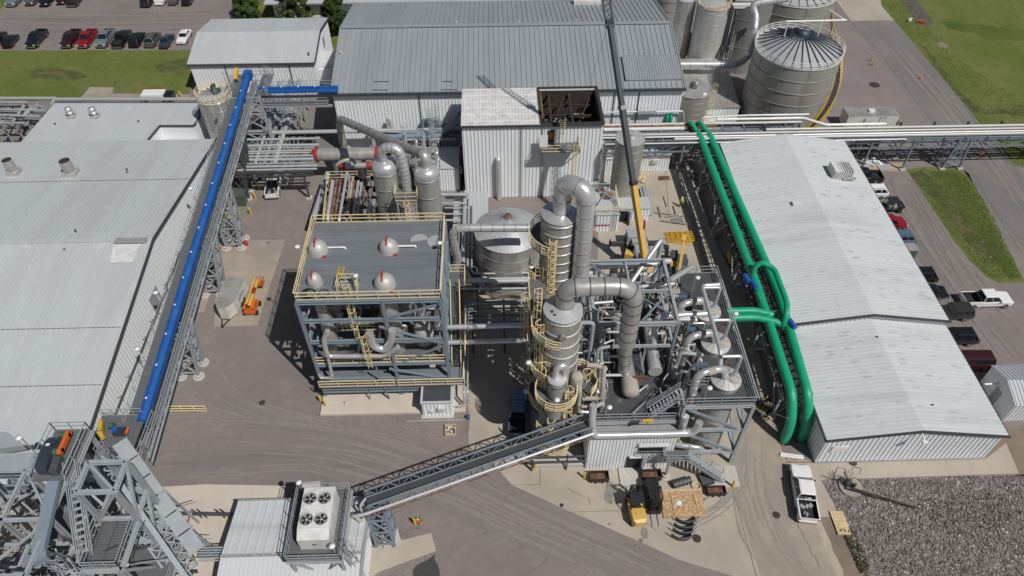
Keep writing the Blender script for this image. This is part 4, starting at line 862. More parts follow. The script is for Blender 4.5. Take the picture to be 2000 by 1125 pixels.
# cluttered equipment right of the domes
t = thing('equipment_skid', 'cluster of steel frames, caged ladders and silver elbows beside the tall white building', 'machinery', (-7, 84, 0))
m = MB()
for (u0, v0, u1, v1, z) in ((792, 258, 828, 258, 8), (792, 288, 828, 288, 8), (792, 258, 792, 288, 8), (828, 258, 828, 288, 8), (828, 288, 850, 330, 7), (780, 258, 700, 255, 6)): m.beam(at(u0, v0, z), at(u1, v1, z), .2)
for u, v in ((792, 258), (828, 258), (792, 288), (828, 288), (850, 300), (770, 300)): a = at(u, v, 8); m.beam((a.x, a.y, 0), a, .2)
m.build('frame', 'galv_pipe', t)
m = MB()
for (u, v) in ((845, 285), (850, 305), (858, 275)): a = at(u, v, 4); m.ladder((a.x, a.y, 3), (a.x, a.y, 10), (0, -1, 0))
m.build('ladder', 'galv_pipe', t)
for k in range(40):
    m = MB(); a = at(rnd.uniform(770, 855), rnd.uniform(262, 325), rnd.uniform(4, 7)); d = V((rnd.uniform(-1.3, 1.3), rnd.choice((0, .8, -.8)), 0))
    m.tube([a-V((0, 0, 2)), a, a+d, a+d-V((0, 0, 1.5))], rnd.choice((.08, .12, .22)), 8); m.build('pipe', 'stainless', t)
m = MB(); a = at(812, 295, 5.5); m.lathe((a.x, a.y, 0), [(1.3, 3), (1.3, 5.3), (.9, 6), (.1, 6.3)], 20); m.build('round_cover', 'lagging', t)
m = MB(); a, b = at(765, 300, 4), at(860, 300, 4); m.box(a.x, a.y-3, 3.2, b.x, a.y+3, 3.4); m.build('deck', 'grating_dark', t)
a, b = at(850, 315, 3), at(902, 330, 3); MB().box(a.x, b.y-1, 2.8, b.x, a.y+1.5, 3).build('brown_deck', 'rust', t)
MB().rail([(a.x, b.y-1, 3), (b.x, b.y-1, 3)], r=.07).rail([at(828, 330, 4), at(828, 350, 4)], r=.07).build('guard_rail', 'rail_yellow', t)
# ------------------------------------------------------------------ pipe racks
def rack(name, label, x0, x1, y0, y1, z, pipes, cols, group=None, m='steel_blue', step=3.2, drop=1.5):
    """rack along X; pipes = (y, z, r, material, x0, x1)"""
    t = thing(name, label, 'pipe rack', ((x0+x1)/2, (y0+y1)/2, 0), group)
    for y in (y0, y1):
        b = MB(); b.ibeam((x0, y, z), (x1, y, z), .25, .35); b.beam((x0, y, z-drop), (x1, y, z-drop), .16, .2)
        b.truss((x0, y, z-.15), (x1, y, z-.15), (x0, y, z-drop), (x1, y, z-drop), int((x1-x0)/step), .09); b.build('side_truss', m, t)
    b = MB(); x = x0
    while x <= x1+.01: b.beam((x, y0-.4, z+.18), (x, y1+.4, z+.18), .16, .2); b.beam((x, y0, z-drop), (x, y1, z-drop), .14); x += step
    b.build('cross_beam', m, t)
    for x, w in cols:
        for y in (y0, y1):
            for dx in ((-w/2, w/2) if w else (0,)): MB().ibeam((x+dx, y, 0), (x+dx*.6, y, z-.2), .25, .25).build('post', m, t)
        if w:
            b = MB()
            for y in (y0, y1): b.truss((x-w/2, y, .6), (x-w*.3, y, z-.4), (x+w/2, y, .6), (x+w*.3, y, z-.4), 3, .1, x=True)
            b.truss((x-w/2, y0, .6), (x-w*.3, y0, z-.4), (x-w/2, y1, .6), (x-w*.3, y1, z-.4), 2, .1, x=True); b.build('bracing', m, t)
        for y in (y0, y1):
            for dx in ((-w/2, w/2) if w else (0,)): MB().box(x+dx-.4, y-.4, .01, x+dx+.4, y+.4, .25).build('footing', 'concrete_pier', t)
    for (y, zz, r, pm, xa, xb) in pipes: MB().tube([(xa, y, zz), (xb, y, zz)], r, 10).build('pipe', pm, t)
    return t
LR = rack('pipe_rack', 'long overhead pipe rack with white pipes crossing the right half of the picture', 14.8, 92, 87.0, 89.6, 5.6,
     [(87.3, 6.1, .26, 'tank_white', 26, 92), (88.0, 6.0, .16, 'galv_pipe', 14.8, 92), (88.6, 6.05, .2, 'tank_white', 14.8, 80), (89.3, 6.1, .24, 'tank_white', 40, 92), (87.6, 4.6, .14, 'galv_pipe', 14.8, 92), (88.5, 4.6, .2, 'tank_white', 14.8, 47), (89.2, 4.6, .12, 'galv_pipe', 14.8, 92), (86.6, 5.9, .1, 'galv_pipe', 14.8, 60)],
     ((20.3, 0), (27.5, 0), (49, 0), (55.5, 0), (61.8, 0), (69.3, 2.8), (84, 0)))
t = rack('pipe_rack', 'partly rusty run of pipes behind the white ones, along the grey roofed hall', 14.8, 45, 90.3, 91.5, 5.4,
     [(90.3, 5.9, .3, 'rust', 15, 29.5), (90.9, 5.85, .25, 'rust', 15, 33), (91.4, 5.9, .25, 'tank_white', 15, 46), (90.1, 6.0, .3, 'unit_white', 16, 28)], ((18, 0), (30, 0), (43, 0)))
m = MB(); m.tube([(33, 91.4, 6.6), (46, 91.4, 6.6), (49, 89.8, 6.4), (58, 89.8, 6.4)], .22); m.tube([(31, 92.4, 2), (31.2, 92.3, 6.4), (38, 91.9, 6.9), (47, 91.9, 6.9)], .14); m.build('upper_pipe', 'lamp_white', t)
for i in range(9): x = 40+i*5.1; MB().beam((x, 89.9, 5.6), (x, 89.9, 6.5), .25, .3).build('pipe_stop', 'steel_dark', LR)
# left rack
yy = [at(500, v, 5).y for v in (265, 277, 288, 299, 309, 318, 334)]
xL = at(456, 300, 5).x
rack('pipe_rack', 'pipe rack with a dozen grey pipes between the blue conveyor and the red ended vessel', xL, -26, yy[6]-.2, yy[0]+.3, 4.8,
     [(yy[0], 5.5, .32, 'galv_pipe', xL-1, -9), (yy[1], 5.4, .18, 'galv_pipe', xL, -26), (yy[2], 5.3, .22, 'galv_pipe', xL, -26), (yy[2]-.6, 5.3, .1, 'galv_pipe', xL, -26), (yy[3], 5.3, .16, 'galv_pipe', xL, -26), (yy[3]-.5, 5.3, .12, 'tank_white', xL, -26.2),
      (yy[4], 5.3, .16, 'galv_pipe', xL, -26.2), (yy[5]+.3, 5.3, .24, 'galv_pipe', xL, -26.2), (yy[5]-.5, 5.2, .12, 'galv_pipe', xL, -26.2), (yy[6]+.6, 5.3, .2, 'galv_pipe', xL, -25.4), (yy[6], 5.2, .16, 'galv_pipe', xL, -25.4)],
     ((xL+2, 0), (-27.5, 0)), m='steel_dark', drop=.6)
t = rack('pipe_rack', 'short pipe rack with two thick blue grey pipes along the hall wall', -17, -4.8, 89.6, 91.6, 5,
     [(90, 5.5, .38, 'steel_blue', -16.5, -8), (91, 5.5, .38, 'steel_blue', -16.5, -8), (89.4, 5.3, .2, 'steel', -17, -6), (91.7, 5.6, .15, 'galv_pipe', -17, -5)], ((-15, 0), (-6, 0)))
m = MB(); m.tube([(-8, 90.4, 5.7), (-4.9, 90.4, 8.2)], .4); m.tube([(-8, 91.2, 5.7), (-5, 91.2, 8.0)], .3); m.tube([(-11, 92.6, 2), (-11, 92.6, 6.5), (-8.5, 92.6, 6.7), (-7.6, 92.6, 4)], .28); m.tube([(-8.5, 92.8, 3), (-4.2, 92.6, 9.5)], .1); m.tube([(-7.8, 92.8, 3), (-4.0, 92.6, 9.8)], .1); m.build('riser_pipe', 'steel_blue', t)
m = MB(); 
for x0 in (-15.9,): m.tube([(x0-.9, 92.2, 2), (x0, 92.2, 7.6), (x0+.9, 92.2, 2)], .25, bend=.7); m.tube([(x0+1.6, 92.1, 2.4), (x0+2, 92.1, 6.2), (x0+2.6, 92.1, 2.4)], .18, bend=.5); m.tube([(x0-2.8, 91.9, 1.5), (x0-2.8, 91.9, 5.5)], .34)
single('vent_loops', m, 'tank_white', 'two upturned white vent loops against the front wall of the grey roofed hall', 'pipes')
# depth-wise rack near conveyor head
t = thing('pipe_rack', 'cluttered pipe rack running back towards the small white warehouse under the blue conveyor', 'pipe rack', (-33, 100, 0))
for k, x in enumerate((-35.2, -34.5, -33.9, -33.2, -32.3, -31.7)):
    MB().tube([(x, 84.5, 4.9+.15*(k % 2)), (x-.3, 107, 4.9+.15*(k % 2))], (.14, .25, .12, .3, .16, .35)[k], 9).build('pipe', 'galv_pipe' if k % 3 else 'steel_blue', t)
m = MB()
for i in range(7):
    y = 86+i*3.3; m.beam((-35.8, y, 4.5), (-31.2, y, 4.5), .22); m.beam((-35.8, y, 2.8), (-31.2, y, 2.8), .16)
    for x in (-35.7, -31.3): m.beam((x, y, 0), (x, y, 4.6), .2)
    if i < 6: m.beam((-35.7, y, 4.4), (-31.3, y+3.3, 4.4), .1); m.beam((-31.3, y, .6), (-31.3, y+3.3, 4.4), .1)
for x in (-35.7, -31.3): m.beam((x, 86, 4.5), (x, 106, 4.5), .22)
m.build('frame', 'steel', t)
t = thing('rooftop_pipework', 'tangle of grey pipes and steel beams beyond the left end of the far flat roof', 'pipes', (-75, 99, 0))
for k, (u0, v0, u1, v1, r) in enumerate(((-10, 192, 108, 192, .28), (108, 192, 100, 205, .28), (-10, 199, 52, 200, .2), (52, 200, 25, 238, .22), (-10, 214, 88, 215, .16), (-10, 224, 80, 228, .2), (40, 232, 62, 212, .3), (-10, 240, 50, 240, .16), (110, 194, 388, 194, .3))):
    MB().tube([at(u0, v0, 5+(k % 3)*.3), at(u1, v1, 5+(k % 3)*.3)], r, 8).build('pipe', 'galv_pipe' if k % 2 == 0 else 'steel', t)
m = MB()
for u in (-5, 22, 48, 74):
    m.beam(at(u, 200, 4.4), at(u-22, 245, 4.4), .2); a = at(u, 205, 4.4); m.beam((a.x, a.y, 0), a, .2); a = at(u-20, 240, 4.4); m.beam((a.x, a.y, 0), a, .2)
for v in (208, 220, 235): m.beam(at(-15, v, 4.4), at(90, v, 4.4), .2)
m.beam(at(0, 205, 4.4), at(70, 235, 4.4), .12); m.beam(at(70, 205, 4.4), at(0, 240, 4.4), .12)
m.build('frame', 'steel', t)
# ------------------------------------------------------------------ blue conveyor
def cz(y): return 8.6+(y-39)*.056
def cx(y, z): 
    return -34.9 - (y-39)*.030
t = thing('enclosed_conveyor', 'long bright blue covered conveyor with walkways climbing past the white warehouse', 'conveyor', (-36, 68, 0))
Y0, Y1 = 39.2, 96.2; z0, z1 = 9.2, 12.9; X0, X1 = at(275, 820, 9.2).x, at(481, 148, 12.9).x
Y0 = at(275, 820, 9.2).y; Y1 = at(481, 148, 12.9).y
A = V((X0, Y0, z0)); B = V((X1, Y1, z1)); D = (B-A)
def cp(k, dx, dz): p = A+D*k; return V((p.x+dx, p.y, p.z+dz))
m = MB(); w = .42
vs = []
for k in (0, 1):
    for dx, dz in ((-w, -.8), (w, -.8), (w, -.05), (w*.0, .12), (-w, -.05)): vs.append(cp(k, dx, dz))
m.add(vs, [(0, 4, 3, 2, 1)[::-1], (5, 9, 8, 7, 6)]+[(i, 5+i, 5+(i+1) % 5, (i+1) % 5) for i in range(5)]); m.build('casing', 'blue', t)
m = MB()
n = 19
for i in range(n+1): m.beam(cp(i/n, -w-.03, -.06), cp(i/n, 0, .14), .12, .05); m.beam(cp(i/n, w+.03, -.06), cp(i/n, 0, .14), .12, .05)
m.build('casing_rib', 'blue', t)
m = MB()
for i in range(14): p = cp((i+.6)/14.6, -.05, .16); m.cbox(p, .16, .2, .08)
m.build('inspection_cap', 'lamp_white', t)
m = MB()
for a, b, d in ((-1.75, -.55, -.95), (.55, 1.3, -.95)):
    m.add([cp(0, a, d), cp(0, b, d), cp(1, b, d), cp(1, a, d), cp(0, a, d-.06), cp(0, b, d-.06), cp(1, b, d-.06), cp(1, a, d-.06)], [(0, 1, 2, 3), (7, 6, 5, 4), (0, 4, 5, 1), (1, 5, 6, 2), (3, 2, 6, 7), (0, 3, 7, 4)])
m.build('walkway', 'grating', t)
MB().rail([cp(0, -1.75, -.9), cp(1, -1.75, -.9)], r=.055).build('guard_rail', 'steel', t)
MB().rail([cp(-.05, 1.3, -.9), cp(1, 1.3, -.9)], r=.055).build('guard_rail', 'steel', t)
for dx in (-1.5, 1.25):
    m = MB(); m.beam(cp(-.06, dx, -1.1), cp(1, dx, -1.1), .2, .25); m.beam(cp(-.06, dx, -1.9), cp(1, dx, -1.9), .16, .16); m.truss(cp(0, dx, -1.1), cp(1, dx, -1.1), cp(0, dx, -1.9), cp(1, dx, -1.9), 40, .08); m.build('side_truss', 'steel', t)
m = MB(); p = cp(1.01, .1, -.2); m.cbox(p, 1.1, 1.0, 1.1); m.build('drive_head', 'blue', t)
m = MB(); m.cbox(cp(1.005, -1.5, .1), .5, 1.8, .5, rx=.5); m.build('drive_guard', 'yellow', t)
for i, k in enumerate((.13, .26, .55, .85)):
    p = A+D*k; m = MB(); q = cp(k, -1.8, -.9); m.beam(q, q+V((-.1, 0, 2.1)), .08); m.lathe((q.x-.1, q.y, q.z+2.1), [(.05, 0), (.28, .05), (.28, .16), (.05, .22)], 12)
    s = single('area_light', m, 'lamp_white', 'white area light left of the blue conveyor, %s from the near end' % ('first', 'second', 'third', 'fourth')[i], 'lamp', 'area lights on steelwork')
def tower(label, bx0, bx1, by0, by1, tx0, tx1, ty0, ty1, z, group='support towers of the blue conveyor', n=3, m='steel', leg=.34, foot=True, name='support_tower'):
    t = thing(name, label, 'tower', ((bx0+bx1)/2, (by0+by1)/2, 0), group)
    Bs = [(bx0, by0), (bx1, by0), (bx1, by1), (bx0, by1)]; Ts = [(tx0, ty0), (tx1, ty0), (tx1, ty1), (tx0, ty1)]
    for b, p in zip(Bs, Ts): MB().ibeam((*b, .3), (*p, z), leg, leg).build('leg', m, t)
    q = MB()
    for i in range(4): b, c, d, e = Bs[i], Bs[(i+1) % 4], Ts[i], Ts[(i+1) % 4]; q.truss((*b, .8), (*d, z-.2), (*c, .8), (*e, z-.2), n, .13, x=True)
    q.build('bracing', m, t)
    if foot:
        for b in Bs: MB().lathe((b[0], b[1], 0), [(.65, .02), (.65, .12), (.42, .13), (.42, .42)], 16, smooth=False).build('footing', 'concrete_pier', t)
    return t
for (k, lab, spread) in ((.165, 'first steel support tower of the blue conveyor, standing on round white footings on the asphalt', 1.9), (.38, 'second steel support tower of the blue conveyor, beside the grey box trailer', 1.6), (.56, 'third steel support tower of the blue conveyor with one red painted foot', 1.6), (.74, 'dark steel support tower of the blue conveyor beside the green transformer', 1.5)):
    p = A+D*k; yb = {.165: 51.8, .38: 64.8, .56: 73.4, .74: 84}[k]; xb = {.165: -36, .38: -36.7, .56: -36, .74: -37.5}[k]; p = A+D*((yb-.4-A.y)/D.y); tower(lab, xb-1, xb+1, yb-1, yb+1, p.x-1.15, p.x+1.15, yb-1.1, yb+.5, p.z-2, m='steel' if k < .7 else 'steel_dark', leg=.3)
m = MB(); p = at(474, 479); m.lathe((p.x+.5, p.y, 0), [(.28, 0), (.28, .7), (.1, .8)], 12); single('hydrant', m, 'red', 'red hydrant post at the foot of the third conveyor tower', 'hydrant')
p = A+D*.97; tower('tall braced tower carrying the head end of the blue conveyor', p.x-1.8, p.x+2.6, p.y-2.5, p.y+2.5, p.x-1.6, p.x+2.4, p.y-2.3, p.y+2.3, p.z-.8, n=4)
t = thing('drive_platform', 'railed grey platform round the drive head of the blue conveyor', 'platform', (p.x, p.y, p.z-1))
z = p.z-.85
MB().box(p.x-2.2, p.y-2, z-.1, p.x-.8, p.y+3.6, z).box(p.x+1.7, p.y-2, z-.1, p.x+3.3, p.y+3.6, z).build('deck', 'grating', t)
MB().rail([(p.x-2.2, p.y-2, z), (p.x-2.2, p.y+3.6, z), (p.x+3.3, p.y+3.6, z), (p.x+3.3, p.y-2, z)], r=.06).build('guard_rail', 'steel', t)
MB().ladder((p.x+2, p.y+3.8, 2), (p.x+2, p.y+3.8, z+1.2), (1, 0, 0)).ladder((p.x-2.4, p.y+1, 4), (p.x-2.4, p.y+1, z+1.1), (-1, 0, 0)).build('ladder', 'steel', t)
# second blue conveyor across
a = at(502, 171, 12.2); b = at(648, 171, 12.2)
t = thing('enclosed_conveyor', 'short bright blue covered conveyor entering the left gable of the grey roofed hall', 'conveyor', ((a.x+b.x)/2, a.y, 0))
MB().box(a.x, a.y-.1, 11.8, b.x+.8, a.y+.25, 12.2).box(a.x, a.y-.5, 11.5, b.x+.8, a.y-.15, 11.85).build('casing', 'blue', t)
m = MB()
for i in range(4): x = a.x+1+i*(b.x-a.x-1)/4; m.cbox((x, a.y+.05, 12.24), .2, .2, .08)
m.build('inspection_cap', 'lamp_white', t)
MB().box(a.x, a.y-2.1, 10.5, b.x-.6, a.y-.9, 10.6).build('walkway', 'grating', t)
MB().rail([(a.x, a.y-2.1, 10.6), (b.x-.6, a.y-2.1, 10.6)], r=.055).rail([(a.x+1, a.y+.8, 11.6), (b.x, a.y+.8, 11.6)], r=.055).build('guard_rail', 'steel', t)
MB().beam((a.x, a.y-2, 10.3), (b.x, a.y-2, 10.3), .15, .4).beam((a.x, a.y+.5, 10.3), (b.x, a.y+.5, 10.3), .15, .4).build('girder', 'steel', t)
# ------------------------------------------------------------------ process platform with domed tanks
PX0, PX1, PY0, PY1, PZ = -19.8, -5.7, 47.6, 58.9, 16.2; PM = -11.4
t = thing('process_platform', 'open steel process platform with a flat grey top deck and yellow rails', 'platform', (-12.7, 53, 0))
MB().box(PX0, PY0, PZ-.12, PX1, PY1, PZ).build('top_deck', 'deck_grey', t)
m = MB()
for i in range(1, 12): m.beam((PX0+.1, PY0+i*.95, PZ+.004), (PX1-.1, PY0+i*.95, PZ+.004), .04, .012)
m.build('deck_seam', 'steel_blue', t)
for x in (PX0, PM, PX1):
    for y in (PY0, (PY0+PY1)/2, PY1): MB().ibeam((x, y, .15), (x, y, PZ-.3), .32, .32).build('column', 'steel_blue', t)
for z in (3.2, 5.9, 9.8, 13.1, PZ-.35):
    m = MB()
    for y in (PY0, PY1): m.ibeam((PX0, y, z), (PX1, y, z), .28, .4)
    for x in (PX0, PM, PX1): m.ibeam((x, PY0, z), (x, PY1, z), .28, .4)
    m.build('floor_beam', 'steel_blue', t)
FY = PY0-.05
for a, b in (((720, 630), (852, 596)), ((740, 638), (868, 671)), ((790, 705), (866, 675)), ((760, 720), (880, 742))):
    MB().beam(aY(*a, FY), aY(*b, FY), .2).build('brace', 'steel_blue', t)
MB().beam((PM, PY0-.1, .4), (PM+4.2, PY0-.1, 2.6), .2).build('brace', 'steel_blue', t)
m = MB(); m.truss((PX0, PY0, 3.2), (PX0, PY0, 13), (PX0, PY1, 3.2), (PX0, PY1, 13), 3, .16, x=True); m.build('brace', 'steel_blue', t)
m = MB(); m.truss((PX1, PY0, 3.2), (PX1, PY0, 16), (PX1, PY1, 3.2), (PX1, PY1, 16), 3, .16); m.build('brace', 'steel_blue', t)
MB().box(PX0, PY0+2.9, 5.9, PX1, PY1, 6.1).build('floor_deck', 'deck_grey', t)
MB().box(PX0, PY0-1., 3.05, PX1+1.6, PY0+1.4, 3.2).box(PX0, PY0+1.402, 3.05, PM-1, PY1, 3.2).build('floor_deck', 'deck_grey', t)
MB().box(PX0+.1, PY0+.2, 5.95, PX1-.1, PY0+2.9, 6.05).build('floor_deck', 'grating', t)
MB().rail([(PX0, PY0, 6.1), (PM-.4, PY0, 6.1)], r=.07, sp=1.9).rail([(PM+.2, PY0, 6.1), (PX1, PY0, 6.1)], r=.07, sp=1.9).build('guard_rail', 'rail_yellow', t)
MB().rail([(PX0, PY0-1, 3.2), (PM-.2, PY0-1, 3.2)], r=.07, sp=1.9).rail([(PM+.2, PY0-1, 3.2), (PX1+1.6, PY0-1, 3.2), (PX1+1.6, PY0+1.4, 3.2)], r=.07, sp=1.9).build('guard_rail', 'rail_yellow', t)
MB().rail([(PX0, PY0, PZ), (PX1, PY0, PZ)], r=.075, sp=1.9).build('guard_rail', 'rail_yellow', t)
MB().rail([(PX0, PY0, PZ), (PX0, PY1, PZ)], r=.075, sp=1.9).build('guard_rail', 'rail_yellow', t)
MB().rail([(PX0, PY1, PZ), (PX1, PY1, PZ)], r=.075, sp=1.9).build('guard_rail', 'rail_yellow', t)
MB().rail([(PX1, PY0, PZ), (PX1, PY1, PZ)], r=.075, sp=1.9).build('guard_rail', 'rail_yellow', t)
MB().box(PX0-.3, PY0-2.6, .005, PX1+1.7, PY1+1, .3).build('base_slab', 'concrete_white', t)
m = MB()
for z in (1.7, 2.2): m.beam((PX0, PY0-.6, z), (PM+5, PY0-.6, z), .14)
m.beam((PX0+5, PY0-.7, .3), (PX0+5.3, PY0-.7, 3), .1); m.beam((PM-1.2, PY0-.7, .3), (PM-1.9, PY0-.7, 6.2), .14); m.build('low_pipe', 'steel_blue', t)
# ladder through the deck
a = at(680, 568, PZ)
m = MB(); m.ladder((a.x+.1, a.y-1, 9.8), (a.x, a.y-.2, PZ+1.2), (0, -1, 0)); m.ladder((a.x+1, a.y-2, 6.2), (a.x+.9, a.y-1.6, 10.8), (0, -1, 0)); m.build('ladder', 'rail_yellow', t)
m = MB(); m.rail([(a.x-1, a.y-.2, PZ), (a.x-1, a.y+1.2, PZ), (a.x+.9, a.y+1.2, PZ), (a.x+.9, a.y-.2, PZ)], r=.06, sp=.7, h=1.15); m.build('hatch_rail', 'rail_yellow', t)
m = MB()
for z, x, y in ((9.9, -16.5, 49), (9.9, -14.5, 49), (6.1, -15.5, 50.3)): m.rail([(x, y, z), (x+1.8, y, z), (x+1.8, y+1.6, z)], r=.06, sp=.6)
m.build('inner_rail', 'rail_yellow', t)
m = MB(); m.box(-17, 49, 9.75, -12.6, 52, 9.85); m.build('inner_deck', 'grating_dark', t)
# stair on the right side
m = MB(); m.stair((PX1+.8, 48.9, 3.3), (PX1+.8, 55.2, 9.8), .9, rail=False); m.build('stair', 'steel_dark', t); m = MB()
for q_ in (-.5, .5):
    a, b = V((PX1+.8+q_, 48.9, 3.3)), V((PX1+.8+q_, 55.2, 9.8)); m.beam(a+V((0, 0, 1.05)), b+V((0, 0, 1.05)), .07); m.beam(a+V((0, 0, .55)), b+V((0, 0, .55)), .05); m.beam(a, b, .05, .16)
    for k in range(6): c = a.lerp(b, k/5); m.beam(c, c+V((0, 0, 1.05)), .06)
m.build('stair_rail', 'rail_yellow', t)
m = MB(); m.box(PX1+.2, 55.2, 9.7, PX1+1.9, 57.4, 9.8); m.build('stair_landing', 'grating', t); MB().rail([(PX1+1.9, 55.2, 9.8), (PX1+1.9, 57.4, 9.8), (PX1+.2, 57.4, 9.8)], r=.07, sp=.9).rail([(PX1+1.9, 48, 6.5), (PX1+1.9, 53, 6.5)], r=.07, sp=.9).build('guard_rail', 'rail_yellow', t)
# domed tanks through the deck
for i, (u, v, r, lab) in enumerate(((622, 490, 1.0, 'far left'), (760, 487, .98, 'far right'), (616, 553, .75, 'smaller near left'), (752, 556, 1.05, 'near right'))):
    p = at(u, v, PZ); x, y = p.x, p.y
    s = thing('domed_tank', '%s of the four white domes with red davits on the grey platform deck' % lab, 'tank', (x, y, 6.1), 'domed tanks in the platform deck')
    MB().lathe((x, y, 0), [(r*.92, 6.1), (r*.92, PZ-.13)], 28, caps=False).build('shell', 'cladding', s)
    MB().lathe((x, y, PZ), [(r*1.04, .005), (r*1.02, .1), (r, .35), (r*.9, .75), (r*.66, 1.08), (r*.36, 1.27), (.03, 1.33)], 28).build('dome', 'tank_white', s)
    b = MB()
    for z in (7.6, 9.2, 10.8, 12.4, 14): b.lathe((x, y, 0), [(r*.92, z-.04), (r*.96, z), (r*.92, z+.04)], 28, caps=False)
    b.build('band', 'cladding_dark', s)
    b = MB(); b.beam((x-.1, y-r*.95, PZ+.1), (x-.12, y-r*.55, PZ+1.2), .1); b.beam((x-.12, y-r*.55, PZ+1.2), (x-.05, y+r*.35, PZ+1.65), .14); b.beam((x-.25, y-r*.8, PZ+.4), (x-.2, y, PZ+1.5), .07); b.cbox((x-.05, y-r*.8, PZ+.3), .3, .25, .3)
    b.build('davit', 'red', s)
    b = MB(); b.lathe((x+.3, y+.1, PZ+1.1), [(.13, 0), (.13, .14), (.02, .15)], 10); b.build('nozzle', 'cladding', s)
    if i < 2: m = MB(); m.tube([(x+r*.9, y+.2, PZ+.25), (x+r+1.7, y+.2, PZ+.25), (x+r+1.8, y+.2, PZ+.05)], .1); m.build('vent_pipe', 'lamp_white', s)
    if i in (0, 1, 3): MB().cbox((x+r*.75, y-r*.95, PZ+.06), .4, .3, .1, rz=.4).build('chock', 'red', s)
for i, (u, v, a) in enumerate(((819, 469, 0), (852, 471, 1.2))):
    p = at(u, v, PZ+.12); b = MB(); n = 14
    pts = [(p.x+cos(a+pi*k/n+.2)*.95, p.y+sin(a+pi*k/n+.2)*.95) for k in range(n+1)]; b.prism(pts, PZ+.03, PZ+.1)
    if i: b.ribs((p.x-.8, p.y-.1, PZ+.1), (0, .9, 0), (1.5, 0, 0), 8, (0, 0, 1), .03, .05)
    single('metal_sheet', b, 'roof_pale', ('plain' if i == 0 else 'ribbed')+' half round sheet metal panel lying on the platform deck', 'panel', 'panels lying on the deck')
p = at(666, 534, PZ); m = MB(); m.ladder((p.x-.1, p.y-.7, PZ+.12), (p.x, p.y+.8, PZ+.14), (0, 0, 1), w=.5, cage=False, t=.09); single('step_ladder', m, 'yellow', 'small yellow step ladder lying flat on the platform deck', 'ladder')
p = at(600, 576, PZ); m = MB()
for k in range(4): m.ring((p.x+k*.12, p.y+.1, 0), .7-k*.07, PZ+.05+k*.05, .06, .06, 18)
m.ring((p.x+1.6, p.y+.1, 0), .5, PZ+.1, .06, .06, 16); single('cable_coil', m, 'black', 'loose coil of black cable at the near left corner of the platform deck', 'cable')
def lamp_post(u, v, z, h, label, lean=(.25, .1)):
    p = at(u, v, z); q = MB(); q.beam(p, p+V((0, 0, h)), .07); q.beam(p+V((0, 0, h)), p+V((lean[0], lean[1], h+.1)), .06)
    t = thing('area_light', label, 'lamp', (p.x, p.y, z), 'area lights on steelwork'); q.build('post', 'steel', t)
    MB().lathe((p.x+lean[0], p.y+lean[1], z+h), [(.06, 0), (.27, .05), (.27, .16), (.08, .24)], 14).build('lamp_head', 'lamp_white', t)
lamp_post(594, 512, PZ, 1.9, 'white area light outside the left rail of the platform deck', (-.3, .2))
lamp_post(694, 562, PZ, 1.5, 'white area light beside the yellow hatch ladder on the platform deck')
lamp_post(868, 492, PZ, 1.2, 'white area light beside the ribbed loose panel at the right rail of the platform deck', (-.4, 0))
# machinery under the top deck
t = thing('process_piping', 'silver pipes and elbows hanging between the floors of the process platform', 'pipes', (-13, 50, 6.1))
Q = 47.1
def tY(pts, r, y=Q, m='stainless', n=12, bend=None): MB().tube([aY(u, v, y) for u, v in pts], r, n, bend).build('pipe', m, t)
tY([(766, 645), (765, 664), (752, 684), (728, 676), (722, 650)], .4, 47.0, bend=.7)
tY([(778, 677), (752, 695), (640, 696), (636, 682), (632, 662), (640, 646)], .26)
tY([(640, 696), (650, 738), (626, 738), (624, 732)], .17)
tY([(595, 632), (602, 610), (604, 600)], .14, 50); tY([(607, 668), (607, 624)], .16, 49.5)
tY([(820, 600), (822, 640), (828, 655)], .32, 51); tY([(853, 600), (852, 632), (868, 640)], .28, 50.5)
tY([(624, 663), (650, 665), (668, 612)], .2, 51); tY([(676, 640), (680, 612), (676, 600)], .35, 52.5)
tY([(612, 672), (870, 666)], .12, 48.6, 'galv_pipe'); tY([(735, 665), (868, 664)], .1, 49, 'tank_white')
tY([(700, 690), (705, 665), (720, 662)], .18, 49); tY([(742, 668), (742, 640), (758, 632)], .15, 50)
for k in range(60):
    m = MB(); x = rnd.uniform(PX0+.6, PX1-.6); y = rnd.uniform(50, 57.5); z = rnd.uniform(6.6, 12); d = V((rnd.choice((0, 1, -1))*rnd.uniform(.6, 2), rnd.choice((0, 1))*rnd.uniform(.5, 1.5), 0)); p = V((x, y, z))
    m.tube([p-V((0, 0, 1.5)), p, p+d, p+d-V((0, 0, rnd.uniform(.5, 2)))], rnd.choice((.06, .09, .14)), 7); m.build('small_pipe', 'galv_pipe', t)
for (x, y, r, z) in ((-8.3, 50.6, 1.05, 8.4), (-17.6, 53.5, .7, 10), (-11, 54.5, .8, 9)):
    MB().lathe((x, y, 6.1), [(r, 0), (r, z-6.1), (r*.6, z-5.6), (.05, z-5.4)], 26).build('drum', 'tank_white', t)
